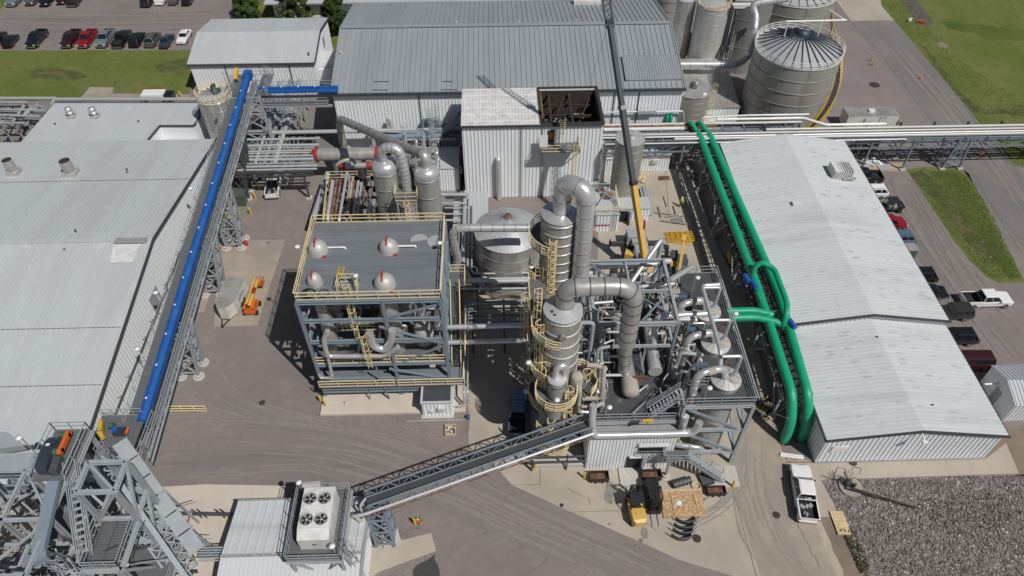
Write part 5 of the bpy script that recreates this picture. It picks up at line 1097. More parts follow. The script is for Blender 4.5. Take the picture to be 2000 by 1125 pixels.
# two silver pipes crossing to the columns, and the lower utilities rack between the structures
for v0, lab in ((638, 'upper'), (668, 'lower')):
    a = aY(868, v0+1, 50); b = aY(1060, v0-5, 50); m = MB(); m.tube([(a.x, 50, a.z), (b.x, 50, a.z)], .28, 14); single('crossing_pipe', m, 'stainless', '%s of two straight silver pipes crossing from the platform to the tall columns' % lab, 'pipe', 'pipes crossing between the structures')
m = MB(True); a = aY(884, 470, 60.5); z = 15.6
m.tube([aY(1052, 445, 60.5), aY(905, 445, 60.5), aY(886, 450, 60.5), aY(884, 468, 60.5), aY(895, 505, 60.5), aY(888, 528, 60.5), aY(872, 528, 60.5)], .48, 18, bend=1.2, bands=1.3)
single('vapour_duct', m, 'stainless', 'large silver duct crossing in front of the cone roofed tank', 'duct')
t = thing('pipe_rack', 'pipe rack of grey pipes running down between the platform and the cone roofed tank', 'pipe rack', (-4, 63, 0))
m_ = [(908, 375, 912, 545, 5, .3), (916, 385, 920, 540, 4.6, .16), (900, 375, 903, 560, 4.4, .14), (923, 400, 925, 530, 4.8, .12)]
for u0, v0, u1, v1, z, r in m_:
    a, b = at(u0, v0, z), at(u1, v1, z); MB().tube([a, (a.x, b.y, z), (a.x+.4, b.y-.4, z), (4.6, b.y-.5, z)], r, 10).build('pipe', 'galv_pipe', t)
for u0, u1, v, z, r in ((860, 915, 380, 6, .25), (862, 912, 397, 5.6, .14), (868, 915, 406, 5, .1), (866, 905, 418, 5, .12), (862, 900, 430, 5.4, .16), (870, 915, 386, 5, .2)):
    a, b = at(u0, v, z), at(u1, v, z); MB().tube([a, b], r, 8).build('pipe', 'galv_pipe', t)
for k in range(9):
    y = 57.8-k*.55; MB().tube([(-3.6, y, 4.2+.2*(k % 2)), (5.5, y, 4.2+.2*(k % 2))], (.1, .18, .12, .08, .14, .1, .2, .1, .12)[k], 8).build('pipe', 'steel' if k % 2 else 'steel_blue', t)
m = MB()
for x in (-3.2, .5, 4.4): m.beam((x, 53.2, 3.8), (x, 58.4, 3.8), .25); m.beam((x, 53.4, 0), (x, 53.4, 3.8), .25); m.beam((x, 58.2, 0), (x, 58.2, 3.8), .25)
for y in (60, 64, 68, 72): m.beam((-5, y, 3.9), (-2.6, y, 3.9), .22); m.beam((-4.9, y, 0), (-4.9, y, 3.9), .22); m.beam((-2.7, y, 0), (-2.7, y, 3.9), .22)
for x in (-4.9, -2.7): m.beam((x, 58.2, 3.9), (x, 74, 3.9), .2, .3)
m.build('frame', 'steel_dark', t)
for x in (-4.1, -3.7): MB().tube([(x, 58, 3.4), (x, 48.4, 3.2), (x, 45.6, 3), (x, 45.4, 1), (x-1.2, 45.3, .8)], .12, 8).build('pipe', 'galv_pipe', t)
rn2 = random.Random(11)
for k in range(30):
    m = MB(); a = V((rn2.uniform(-5.4, -2.2), rn2.uniform(58.5, 74), rn2.uniform(2, 4.6))); d = V((rn2.choice((-1, 1))*rn2.uniform(.5, 1.4), 0, 0)); m.tube([a-V((0, 0, 1.4)), a, a+d, a+d-V((0, 0, 1))], rn2.choice((.06, .1, .15)), 7); m.build('small_pipe', 'galv_pipe', t)
# ------------------------------------------------------------------ tall columns
def ladder_rings(t, x, y, r, decks, lad, ym='rail_yellow', gm='grating'):
    for (z, a0, a1, w) in decks:
        MB().arcdeck((x, y, 0), r+.02, r+w, z, .1, 32, R(a0), R(a1)).build('ring_deck', gm, t)
        MB().arcrail((x, y, 0), r+w, z, R(a0), R(a1), h=1.15, t=.07, n=26).build('guard_rail', ym, t)
        m = MB(); a = a0
        while a <= a1: c, s_ = cos(R(a)), sin(R(a)); m.beam((x+c*(r+w), y+s_*(r+w), z-.1), (x+c*r, y+s_*r, z-w), .08); a += 45
        m.build('bracket', ym, t)
    m = MB()
    for (ang, z0, z1) in lad: c, s_ = cos(R(ang)), sin(R(ang)); m.ladder((x+c*(r+.25), y+s_*(r+.25), z0), (x+c*(r+.25), y+s_*(r+.25), z1), (c, s_, 0), w=.55, t=.06)
    m.build('ladder', ym, t)
C1 = (5.85, 51.2); C2 = (5.65, 42.5)
t = column('distillation_column', 'taller far column with closely spaced rings and a bright silver duct over its top', *C1, 1.72, 23.6, 20, body='cladding', m='cladding', dome=.02, bw=.1, bcol='cladding')
MB().lathe((*C1, 0), [(1.8, 23.55), (1.8, 23.64), (.02, 24.1)], 20, smooth=False).build('cone_cap', 'stainless', t)
ladder_rings(t, *C1, 1.72, ((20.5, 120, 245, 1.15), (11.6, 150, 270, 1.3), (15.9, 160, 215, 1.1)), ((250, 11, 21.6), (235, 3, 12.6), (212, 8, 17)))
m = MB(True); m.tube([(C1[0]+.1, C1[1]+.1, 23.9), (C1[0]+.2, C1[1]+.1, 27.3), (C1[0]+2.15, C1[1]-1.3, 27.3), (C1[0]+2.2, C1[1]-1.4, 10), (C1[0]+2.2, C1[1]-1.3, 6)], .86, 22, bend=1.25, bands=1.5)
single('overhead_duct', m, 'stainless', 'bright silver overhead duct arching over the top of the taller far column', 'duct')
t = column('distillation_column', 'shorter near column with a pale segmented cone top and wide tan rings', *C2, 1.7, 19.9, 13, body='cladding', m='cladding', dome=.02, bw=.08, bcol='tank_white')
MB().lathe((*C2, 0), [(1.78, 19.85), (1.78, 19.94), (.02, 20.5)], 22, smooth=False).build('cone_cap', 'roof_pale', t)
m = MB(); m.lathe((C2[0]-1, C2[1]-.55, 20.1), [(.1, 0), (.1, .25)], 8); m.lathe((C2[0]-.8, C2[1]-.9, 20.0), [(.1, 0), (.1, .25)], 8); m.build('nozzle', 'steel_dark', t)
ladder_rings(t, *C2, 1.7, ((17.4, 150, 262, 1.1), (12.2, 150, 250, 1.2), (7, 130, 235, 1.2)), ((200, 8, 18.4), (170, 12, 22)))
m = MB(); c = V((C2[0]-.1, C2[1]-1.72, 18.2)); m.cyl2(c, c+V((0, -.35, 0)), .32, 12); m.build('manway', 'cladding_dark', t)
m = MB(True); m.tube([(C2[0]+.1, C2[1]+.3, 20.3), (C2[0]+.2, C2[1]+.3, 22.4), (C2[0]+6.2, C2[1]+.2, 22.5), (C2[0]+6.3, C2[1]+.2, 14.6)], .84, 22, bend=2.1, bands=1.25); m.tube([(C2[0]+6.3, C2[1]+.2, 14.7), (C2[0]+6.6, C2[1]+.5, 9.8)], .62, 20, bands=1.6)
single('overhead_duct', m, 'cladding', 'thick dull grey duct arching right from the top of the shorter near column', 'duct')
C3 = (5.2, 39.65)
t = column('stripper_column', 'slim column with a hooked silver vent and a round yellow railed platform below its top', *C3, .85, 13.3, 8, body='cladding', m='cladding', dome=.3, group='slim columns beside the conveyor')
MB().lathe((*C3, 0), [(.9, 13.4), (.9, 13.5), (.02, 13.75)], 18, smooth=False).build('cone_cap', 'roof_pale', t)
MB().tube([(C3[0]-.2, C3[1], 13.5), (C3[0]-.1, C3[1], 15.2), (C3[0]+.8, C3[1]+.2, 15.2), (C3[0]+.8, C3[1]+.2, 9)], .3, 14, bend=.8).build('vent_hook', 'stainless', t)
ladder_rings(t, *C3, .85, ((10.9, 150, 420, 1.15), (6.3, 200, 400, 1.1), (2.6, 170, 380, 1.0)), ((250, 2.8, 7.6), (330, 6, 12), (140, 10, 14)))
MB().lathe((*C3, 0), [(1.1, .01), (1.1, .5), (.85, .55)], 24).build('skirt', 'concrete_pier', t)
m = MB(); m.lathe((*C3, 0), [(3, .02)]*2, 3)
C4 = (7.2, 40.6)
t = column('stripper_column', 'slim column wrapped in pale insulation with a ring platform behind its top', *C4, .62, 12.2, 16, body='lagging', m='lagging', dome=.6, group='slim columns beside the conveyor', bw=.03, bcol='cladding')
ladder_rings(t, *C4, .62, ((11.3, -50, 190, 1.35),), ((20, 6, 12.4),))
MB().tube([(C4[0]+.2, C4[1]-.5, 12), (C4[0]+.3, C4[1]-.9, 11.2), (C4[0]+.3, C4[1]-.9, 7.8), (C4[0]+1.3, C4[1]-.9, 7.6)], .22).build('side_pipe', 'stainless', t)
MB().tube([(C4[0]+.6, C4[1]-.9, 10), (C4[0]+2.4, C4[1]-.9, 10), (C4[0]+2.4, C4[1]-.9, 12), (C4[0]+2.4, C4[1]-.2, 14)], .24).tube([(C4[0]+.6, C4[1]-.9, 8.6), (C4[0]+2.3, C4[1]-.9, 8.6)], .16).build('side_pipe', 'lagging', t)
t = thing('concrete_plinth', 'raised concrete base with steel beams under the slim columns', 'plinth', (5.3, 39.4, 0)); m = MB(); m.box(3.2, 37.9, .01, 8.4, 44.6, .55); m.build('slab', 'concrete_pier', t)
m = MB(); m.beam((2.6, 37.7, 1.6), (8.6, 37.7, 1.6), .2); m.beam((2.6, 37.7, 2.6), (8.6, 37.7, 2.6), .15); m.beam((3, 37.7, 0), (3, 37.7, 4), .2); m.beam((6.6, 37.7, 0), (6.6, 37.7, 3), .15); m.build('beam', 'steel_dark', t)
for u, v, z in ((1045, 627, 14), (1041, 682, 10), (1040, 853, 3), (1041, 755, 6), (1101, 802, 7.5)):
    pass
for i, (x, y, z, lab) in enumerate(((3.2, 50.1, 17.6, 'beside the ladder of the taller far column'), (2.6, 41.6, 13.3, 'left of the shorter near column, at mid height'), (2.5, 41.9, 8.2, 'low on the left of the shorter near column'), (5.1, 37.9, 12.4, 'in front of the round yellow platform'), (3, 38.2, 3.6, 'above the conveyor near the foot of the slim columns'))):
    t = thing('area_light', 'white area light '+lab, 'lamp', (x, y, z-1), 'area lights on steelwork'); MB().beam((x, y, z-1.2), (x, y, z), .06).build('post', 'steel', t); MB().lathe((x, y, z), [(.06, 0), (.27, .05), (.27, .16), (.08, .24)], 14).build('lamp_head', 'lamp_white', t)
t = thing('vertical_pipe_bundle', 'bundle of tall upright pipes between the distillation columns and the open steelwork', 'pipes', (8, 47, 0))
rn4 = random.Random(2)
for k in range(22):
    x, y = rn4.uniform(7.4, 8.7), rn4.uniform(43.2, 51.5); z = rn4.uniform(11, 17.5); MB().tube([(x, y, .2), (x, y, z), (x+rn4.choice((-1.2, 1.3)), y, z)], rn4.choice((.1, .14, .2, .3)), 9).build('pipe', rn4.choice(('galv_pipe', 'steel', 'tank_white')), t)
m = MB()
for x in (7.3, 8.75):
    for y in (43.4, 47.4, 51.4): m.beam((x, y, 0), (x, y, 14.5), .2)
    for z in (4, 7.5, 11, 14.4): m.beam((x, 43.4, z), (x, 51.4, z), .18)
for z in (4, 7.5, 11, 14.4):
    for y in (43.4, 45.4, 47.4, 49.4, 51.4): m.beam((7.3, y, z), (8.75, y, z), .16)
m.build('frame', 'steel_blue', t)
t = thing('column_access_deck', 'yellow railed landings linking the two distillation columns on their left side', 'platform', (4, 47, 0))
for z, y0, y1 in ((12.1, 44.4, 49.6), (7.2, 44.4, 49.4), (16.2, 44.6, 49.8)):
    MB().box(2.9, y0, z-.1, 4.6, y1, z).build('deck', 'grating', t); MB().rail([(2.9, y0, z), (2.9, y1, z)], r=.065, sp=1).build('guard_rail', 'rail_yellow', t)
for z0, z1, y in ((3, 7.2, 46.2), (7.2, 12.1, 47.6), (12.1, 16.2, 46.4)): MB().ladder((2.75, y, z0), (2.75, y, z1+1.1), (-1, 0, 0)).build('ladder', 'rail_yellow', t)
for i in range(6): MB().tube([(3.4+.3*i, 44.6+.9*i, .2), (3.4+.3*i, 44.6+.9*i, 9+1.2*(i % 3)), (5, 44.8+.9*i, 9+1.2*(i % 3))], .13, 8).build('pipe', 'galv_pipe', t)
# ------------------------------------------------------------------ clad building and decks on the right
WX0, WX1, WY0, WZ = 8.6, 17.3, 37.75, 6.8
t = thing('clad_process_building', 'white clad process building with an open window and hooded door under the grated decks', 'building', (13, 42, 0))
m = MB(); m.box(WX0, WY0, 0, WX1, 46, WZ); m.ribs((WX0, WY0, 0), (0, 0, WZ-.1), (WX1-WX0, 0, 0), 26, (0, -1, 0), .06, .14); m.ribs((WX1, WY0, 0), (0, 0, WZ-.1), (0, 8.2, 0), 20, (1, 0, 0), .06, .14); m.ribs((WX0, 46, 0), (0, 0, WZ-.1), (0, -8.2, 0), 20, (-1, 0, 0), .06, .14); m.build('wall', 'white_clad', t)
MB().box(WX0-.25, WY0-.3, WZ, WX1+.25, 46, WZ+.16).build('roof', 'trim_light', t); MB().beam((WX0-.3, WY0-.4, WZ-.02), (WX1+.3, WY0-.4, WZ-.02), .18, .24).build('gutter', 'cladding', t)
a = aY(1249, 868, WY0); b = aY(1298, 882, WY0); MB().box(a.x, WY0-.14, b.z, b.x, WY0-.08, a.z).build('window', 'black', t)
MB().add([(a.x-.1, WY0-.1, a.z+.35), (b.x+.2, WY0-.1, a.z+.35), (b.x+.2, WY0-.4, a.z+.1), (a.x-.1, WY0-.4, a.z+.1), (a.x-.1, WY0-.1, a.z+.28), (b.x+.2, WY0-.1, a.z+.28), (b.x+.2, WY0-.4, a.z+.03), (a.x-.1, WY0-.4, a.z+.03)], [(0, 3, 2, 1), (4, 5, 6, 7), (3, 7, 6, 2), (1, 2, 6, 5), (0, 4, 7, 3)]).build('awning', 'trim_light', t)
MB().rail([(a.x-.1, WY0-.3, b.z-.3), (b.x+.1, WY0-.3, b.z-.3)], h=.9, sp=.9, r=.05).build('window_rail', 'steel', t)
a = aY(1224, 897, WY0-.1); b = aY(1246, 928, WY0-.1); MB().box(a.x, WY0-.13, .2, b.x-.1, WY0-.08, 2.2).build('doorway', 'black', t)
MB().cbox((b.x+.1, WY0-.55, 1.25), .06, .95, 2.0, rz=-.35).build('door', 'steel_dark', t)
MB().cbox(((a.x+b.x)/2, WY0-.2, 2.45), 1.2, .3, .06, rx=.35).build('door_hood', 'trim_light', t)
MB().box(a.x-.7, WY0-2.2, .01, b.x+.6, WY0-.14, .2).build('door_step', 'concrete_pier', t)
p = aY(1325, 852, WY0-.2); MB().lathe((WX1+.1, WY0-.3, 6.4), [(.1, 0), (.18, .1), (.1, .25)], 10).build('wall_lamp', 'lamp_white', t)
DZ = 8.3
t = thing('lower_deck', 'wide dark grated deck with grey rails above the clad process building', 'deck', (13, 47, WZ))
DX0, DX1, DY0, DY1 = 8.9, 17.1, 38.2, 57.5
MB().box(DX0, DY0, DZ-.1, DX1, DY1, DZ).build('deck', 'grating_dark', t)
m = MB()
for i in range(1, 26): y = DY0+i*.75; m.beam((DX0, y, DZ+.003), (DX1, y, DZ+.003), .04, .02)
m.build('grating_bar', 'steel_dark', t)
m = MB()
for k in range(18):
    x, y = rn2.uniform(DX0+.5, DX1-1), rn2.uniform(DY0+.5, DY1-1); m.box(x, y, DZ+.014, x+rn2.uniform(.4, 1), y+rn2.uniform(.2, .5), DZ+.02)
m.build('worn_panel', 'grating', t)
for x in (DX0, (DX0+DX1)/2, DX1):
    for y in (46.4, 52, DY1): MB().ibeam((x, y, 0), (x, y, DZ-.4), .3, .3).build('column', 'steel', t)
m = MB(); m.ibeam((DX0, DY0, DZ-.35), (DX1, DY0, DZ-.35), .25, .4); m.ibeam((DX0, DY0, DZ-.35), (DX0, DY1, DZ-.35), .25, .4); m.ibeam((DX1, DY0, DZ-.35), (DX1, DY1, DZ-.35), .25, .4); m.ibeam((DX0, DY1, DZ-.35), (DX1, DY1, DZ-.35), .25, .4); m.build('edge_beam', 'steel', t)
MB().rail([(DX0, DY0, DZ), (DX1-.4, DY0, DZ)], r=.06, sp=1.4).rail([(DX0, DY0, DZ), (DX0, DY1, DZ)], r=.06).build('guard_rail', 'steel', t)
m = MB()
for x, y in ((DX0+.2, DY0+.2), (DX1-.2, DY0+.2), (DX0+.2, 45), (DX1-.2, 45)): m.ibeam((x, y, WZ+.16), (x, y, DZ-.1), .22, .22)
m.build('stub_post', 'steel', t)
# tall frame above
t = thing('open_steelwork', 'tall open steel frame with diagonal braces above the grated deck', 'frame', (13, 49, DZ))
fx0, fx1, fy0, fy1, fz = 9.2, 17.2, 44.7, 53.3, 15
for x in (fx0, fx1):
    for y in (fy0, fy1): MB().ibeam((x, y, DZ), (x, y, fz), .3, .3).build('column', 'steel_blue', t)
m = MB()
for a, b in (((fx0, fy0), (fx1, fy0)), ((fx0, fy1), (fx1, fy1)), ((fx0, fy0), (fx0, fy1)), ((fx1, fy0), (fx1, fy1))): m.ibeam((*a, fz), (*b, fz), .3, .4); m.ibeam((*a, 11.6), (*b, 11.6), .22, .3)
m.ibeam((fx0, 49, fz), (fx1, 49, fz), .22, .3); m.ibeam((13.2, fy0, fz), (13.2, fy1, fz), .2, .25)
m.build('beam', 'steel', t)
m = MB(); m.beam((fx0, fy1, fz), (fx0+3.6, fy1, 11.6), .16); m.beam((fx1, fy1, fz), (fx1-1.4, fy1, 9), .2); m.beam((13.4, fy0, fz), (fx1, 49, fz), .14); m.beam((fx1, fy0, fz), (fx1, fy1, 11.6), .16); m.beam((fx0, fy0, 11.6), (fx0, fy1, fz), .16); m.beam((13.2, 49, fz), (fx1, 45.4, fz), .12)
m.build('brace', 'steel_blue', t)
m = MB(); m.tube([(9.4, 53, 13), (9.5, 46.2, 13.6), (12, 46.1, 13.6), (12.1, 46.2, 14.4)], .14, 8); m.tube([(9.8, 45.5, 9), (9.8, 45.5, 13), (12.2, 45.4, 13)], .15, 8); m.tube([(9.4, 43.7, 8.5), (9.4, 43.7, 12), (7.4, 43.7, 12)], .13, 8); m.tube([(9.9, 44, 13), (9.9, 42.6, 9.7), (12.6, 42.5, 9.8), (12.8, 42.3, 9.4)], .17, 8); m.build('frame_pipe', 'galv_pipe', t)
t = thing('reboiler', 'long horizontal lagged vessel with a cloth wrapped end under the thick dull duct', 'vessel', (12.7, 45, DZ))
MB().cyl2((12.75, 41.2, 9.35), (at(1208, 640, 9.35).x, 50.5, 9.35), .72, 28).build('shell', 'cladding', t)
MB().lathe((0, 0, 0), [(.01, 0)]*2, 3)
m = MB(); c = V((12.72, 41.2, 9.35)); d = V((0, -1, 0))
m.rings([[c+V((cos(a)*r, -k, sin(a)*r)) for a in [2*pi*i/24 for i in range(24)]] for r, k in ((.8, -.9), (.84, -.2), (.84, .3), (.78, .55), (.55, .8), (.1, .86))]); m.build('wrapped_end', 'lagging', t)
MB().box(12.2, 42, DZ, 13.3, 42.5, 8.9).build('saddle', 'steel_dark', t)
MB().beam((13.2, 41.8, 9.2), (14.3, 42.0, 10.1), .2).beam((13, 42, 10.1), (14.4, 42, 10.1), .2).build('lifting_lug', 'rust', t)
t = thing('condenser', 'shorter horizontal silver vessel with a flat end right of the lagged one', 'vessel', (15.6, 46, DZ))
MB().cyl2((15.55, 43.4, 9.25), (15.9, 49.8, 9.25), .66, 26).build('shell', 'stainless', t); MB().cyl2((15.55, 43.2, 9.25), (15.55, 43.42, 9.25), .72, 26).build('end_flange', 'tank_white', t)
MB().box(15.1, 44, DZ, 16.1, 44.4, 8.8).box(15.2, 48, DZ, 16.2, 48.4, 8.8).build('saddle', 'steel_dark', t)
MB().tube([(21.3, 47.4, 13.2), (15.9, 47.2, 13.2), (15.7, 46.8, 11.6), (15.7, 45.6, 10)], .36, 14).build('inlet_pipe', 'stainless', t)
t = thing('deck_pipework', 'tangle of thin grey pipes standing on the grated deck behind the horizontal vessels', 'pipes', (14, 48, 8.3))
for k in range(70):
    m = MB(); x, y, z = rn2.uniform(9.3, 20), rn2.uniform(39.5, 57), rn2.uniform(8.6, 12.5)
    if 11.6 < x < 14 and y < 51: continue
    if y < 42 and z > 9.4: z = 9
    d = V((rn2.choice((-1, 0, 1))*rn2.uniform(.4, 1.8), rn2.choice((-1, 1))*rn2.uniform(.3, 1.4), 0)); p = V((x, y, z)); m.tube([p-V((0, 0, min(1.5, z-8.35))), p, p+d, V((p.x+d.x, p.y+d.y, max(8.35, z-1.5)))], rn2.choice((.05, .07, .11, .16)), 7); m.build('pipe', 'galv_pipe', t)

t = thing('deck_pumps', 'dark pumps and boxes crowded on both sides of the grated deck', 'machinery', (14, 48, 8.3))
for k in range(26):
    m = MB(); x, y = rn2.choice((rn2.uniform(9.5, 11), rn2.uniform(16.4, 18.8))), rn2.uniform(43, 57); m.cbox((x, y, 8.7+rn2.uniform(0, 1.4)), rn2.uniform(.3, .9), rn2.uniform(.3, .9), rn2.uniform(.3, .9)); m.build('pump', 'steel_dark', t)
m = MB(); a = aY(1148, 760, 37.2)
m.tube([(8.6, 38.1, 11.2), (8.5, 37.3, 9.2), (8.7, 37.1, 7.5), (18.6, 37.1, 7.5), (18.8, 37.2, 9.2)], .36, 16, bend=.9); m.tube([(17.6, 37.9, 9.2), (17.6, 37.9, 7)], .36, 14)
t = single('front_header_pipe', m, 'stainless', 'thick silver pipe running along the eave of the clad process building', 'pipe')
MB_ = MB(); p = aY(1265, 826, 37.1); MB_.cbox((p.x, 37.1, p.z+.35), 1.0, .25, .25); MB_.cyl2((p.x, 37.1, p.z), (p.x, 37.1, p.z+.5), .12); single('valve', MB_, 'yellow', 'yellow valve actuator on the silver pipe along the eave', 'valve')
# upper deck with three lidded tanks
UX0, UX1, UY0, UY1, UZ = 17.3, 24.0, 38.1, 55.4, 10.8
t = thing('upper_deck', 'higher grated deck on diagonal braced steel legs carrying three lidded tanks', 'deck', (20.6, 46, 0))
MB().box(18.4, UY0, UZ-.1, UX1, 42.6, UZ).box(19.6, 42.602, UZ-.1, UX1, UY1, UZ).build('deck', 'grating_dark', t)
m = MB()
for i in range(1, 23): m.beam((18.5, UY0+i*.75, UZ+.003) if i < 6 else (19.7, UY0+i*.75, UZ+.003), (UX1, UY0+i*.75, UZ+.003), .04, .02)
m.build('grating_bar', 'steel_dark', t)
for x in (UX0, UX1-.1):
    for y in (UY0, 46.5, UY1): MB().ibeam((x, y, 0), (x, y, UZ-.3), .32, .32).build('column', 'steel', t)
for z in (UZ-.35, 6.4, 2.2):
    m = MB()
    for a, b in (((UX0, UY0), (UX1-.1, UY0)), ((UX1-.1, UY0), (UX1-.1, UY1)), ((UX0, UY1), (UX1-.1, UY1)), ((UX0, UY0), (UX0, UY1))):
        if z == UZ-.35 or a[0] != UX0 or b[0] != UX0: m.ibeam((*a, z), (*b, z), .26, .36)
    m.build('floor_beam', 'steel', t)
m = MB(); m.beam((UX0+.3, UY0-.05, UZ-.6), (UX1-.9, UY0-.05, 6.6), .22); m.beam((UX0+.3, UY0-.05, 6.2), (UX1-.5, UY0-.05, 2.4), .22); m.beam((UX1-.1, UY0, 2.4), (UX1-.1, 46.5, 6.2), .18); m.beam((UX1-.1, 46.5, 2.4), (UX1-.1, UY1, 6.2), .18); m.beam((UX1-.1, UY0, 6.6), (UX1-.1, 46.5, UZ-.5), .18); m.build('brace', 'steel_blue', t)
MB().rail([(UX0, UY0, UZ), (UX1, UY0, UZ)], r=.06, sp=1.6).rail([(UX1, UY0, UZ), (UX1, UY1, UZ)], r=.06).rail([(19.6, UY1, UZ), (UX1, UY1, UZ)], r=.06).rail([(UX0+.2, 40.4, UZ), (19.9, 40.4, UZ)], r=.06, sp=1).build('guard_rail', 'steel', t)
for x in (24.25, 24.5, 24.75): MB().tube([(x, 39, UZ-.6), (x, 55, UZ-.6)], .07, 6).build('edge_conduit', 'steel', t)
MB().stair((14.3, 38.9, DZ+.1), (17.2, 39.5, UZ), 1.1).build('stair', 'steel', t)
for i, y in enumerate((49.3, 45.0, 40.6)):
    x = 21.6; r = 1.4; nm = ('far', 'middle', 'near')[i]
    s = thing('lidded_tank', '%s of the three tanks with pale segmented lids on the upper deck' % nm, 'tank', (x, y, 0), 'lidded tanks on the upper deck')
    MB().lathe((x, y, 0), [(r+.15, .3), (r+.15, UZ-.12)], 32, caps=False).lathe((x, y, 0), [(r, UZ+.01), (r, 11.45)], 32, caps=False).build('shell', 'cladding', s)
    b = MB()
    for k in range(16): z = 1+k*.6; b.lathe((x, y, 0), [(r+.15, z-.05), (r+.2, z), (r+.15, z+.05)], 32, caps=False)
    b.build('band', 'cladding', s)
    MB().lathe((x, y, 0), [(r+.08, 11.43), (r+.08, 11.5), (.4, 11.9), (.02, 11.95)], 24, smooth=False).build('lid', 'tank_white', s)
    b = MB()
    for k in range(12): a = 2*pi*k/12; b.beam((x+cos(a)*.4, y+sin(a)*.4, 11.93), (x+cos(a)*r, y+sin(a)*r, 11.54), .04, .03)
    b.build('lid_seam', 'cladding_dark', s)
    MB().lathe((x+.55, y-.35, 11.65), [(.5, 0), (.5, .25), (.3, .38), (.02, .4)], 20).build('wrapped_manway', 'lagging', s)
    MB().tube([(18.3, y-1.2, UZ-2), (18.35, y-.9, 13.6), (20.9, y-.3, 13.6), (21.45, y-.1, 11.8)], .36, 14, bend=.8, bands=1).build('feed_pipe', 'stainless', s)
    MB().cyl2((19.2, y-.75, 13.6), (20, y-.55, 13.6), .4, 14).build('pipe_wrap', 'lagging', s)
    MB().cbox((19, y+.3, 13.3), 1.1, .35, .35).build('valve_motor', 'blue_paint', s)
    MB().cbox((21.1, y+.2, 13.9), .25, .5, .25).tube([(21, y, 13.7), (21.5, y-.3, 14)], .1, 6).build('valve', 'rust', s)
    MB().tube([(20.4, y-.2, 15.2), (22.2, y-.2, 15.2), (22.2, y-.2, 12.8), (22, y, 11.8)], .17, 10, bend=.3).build('branch_pipe', 'galv_pipe', s)
m = MB(); m.tube([(20.4, 40.2, 14.2), (20.4, 41, 15.2), (20.4, 49.4, 15.2), (22.2, 49.5, 15.2)], .22, 12, bend=.5); single('long_header_pipe', m, 'galv_pipe', 'long straight silver pipe passing above the three lidded tanks', 'pipe')
t = thing('side_piping', 'dense vertical pipes left of the three lidded tanks', 'pipes', (18.5, 48, 8))
for k in range(34):
    m = MB(); x, y, z = rn2.uniform(17.5, 19.6), rn2.uniform(41, 55), rn2.uniform(8.5, 12); p = V((x, y, z)); d = V((rn2.uniform(-.6, .8), rn2.uniform(-1.2, 1.2), 0)); m.tube([p-V((0, 0, 2.5)), p, p+d, p+d-V((0, 0, 1.5))], rn2.choice((.05, .08, .12, .2)), 7); m.build('pipe', 'stainless', t)
t = thing('valve_station', 'pale lagged pipes and valves standing on the left front of the grated deck', 'pipes', (10, 40, DZ))
rn5 = random.Random(8)
for pts, r, mm in (([(9.6, 41.6, 8.4), (9.6, 41.6, 12.6), (8.2, 41.6, 12.8)], .24, 'lagging'), ([(9.9, 40.4, 8.4), (9.9, 40.4, 10.6), (8.9, 40, 10.6)], .3, 'lagging'), ([(9.7, 39.3, 8.4), (9.8, 39.3, 9.8), (9, 38.9, 9.8)], .22, 'lagging'), ([(9.3, 42.6, 8.4), (9.3, 42.6, 14), (10.4, 42.6, 14.3)], .16, 'galv_pipe'), ([(9.6, 44, 8.4), (9.6, 44, 11), (12, 43.9, 11)], .14, 'galv_pipe'), ([(9.2, 45.6, 13), (9.2, 49, 13.3), (11.6, 49.2, 13.3)], .17, 'galv_pipe'), ([(14.6, 52, 8.4), (14.6, 52, 12.4), (18.5, 52.2, 12.6)], .26, 'stainless'), ([(10.4, 54.5, 8.4), (10.5, 54.5, 13), (17, 54.6, 13.2)], .3, 'stainless'), ([(11, 56.2, 8.4), (11, 56.2, 12), (19, 56.2, 12)], .36, 'tank_white'), ([(17.4, 43, 8.5), (17.5, 43, 12.6), (19.6, 42.6, 12.6)], .2, 'stainless'), ([(17.6, 47, 8.5), (17.6, 47, 12.9), (19.8, 46.8, 12.9)], .24, 'stainless'), ([(17.2, 50, 15.4), (21, 55, 12.2)], .3, 'galv_pipe'), ([(13.4, 51.8, 12.2), (17.6, 56.5, 15.2), (17.6, 56.5, 9)], .26, 'galv_pipe')):
    MB().tube(pts, r, 12).build('pipe', mm, t)
for k in range(16):
    x, y = (rn5.uniform(9.2, 11), rn5.uniform(38.8, 46)) if k < 9 else (rn5.uniform(17.3, 19.3), rn5.uniform(41, 55)); z = rn5.uniform(9, 11.5); m = MB(); m.cyl2((x, y, 8.35), (x, y, z), .07, 8); m.cyl2((x-.2, y, z), (x+.2, y, z), .2, 12); m.cbox((x, y, z+.25), .25, .18, .25); m.build('valve', rn5.choice(('lagging', 'tank_white', 'lamp_white')), t)
for (x, y, r, h) in ((10.6, 52.8, .55, 3), (15.9, 55.6, .6, 2.6), (18.6, 45.2, .4, 3.2), (12.6, 55.3, .45, 3.4)): MB().lathe((x, y, DZ), [(r, .01), (r, h), (r*.6, h+.25), (.05, h+.3)], 18).build('drum', 'cladding', t)
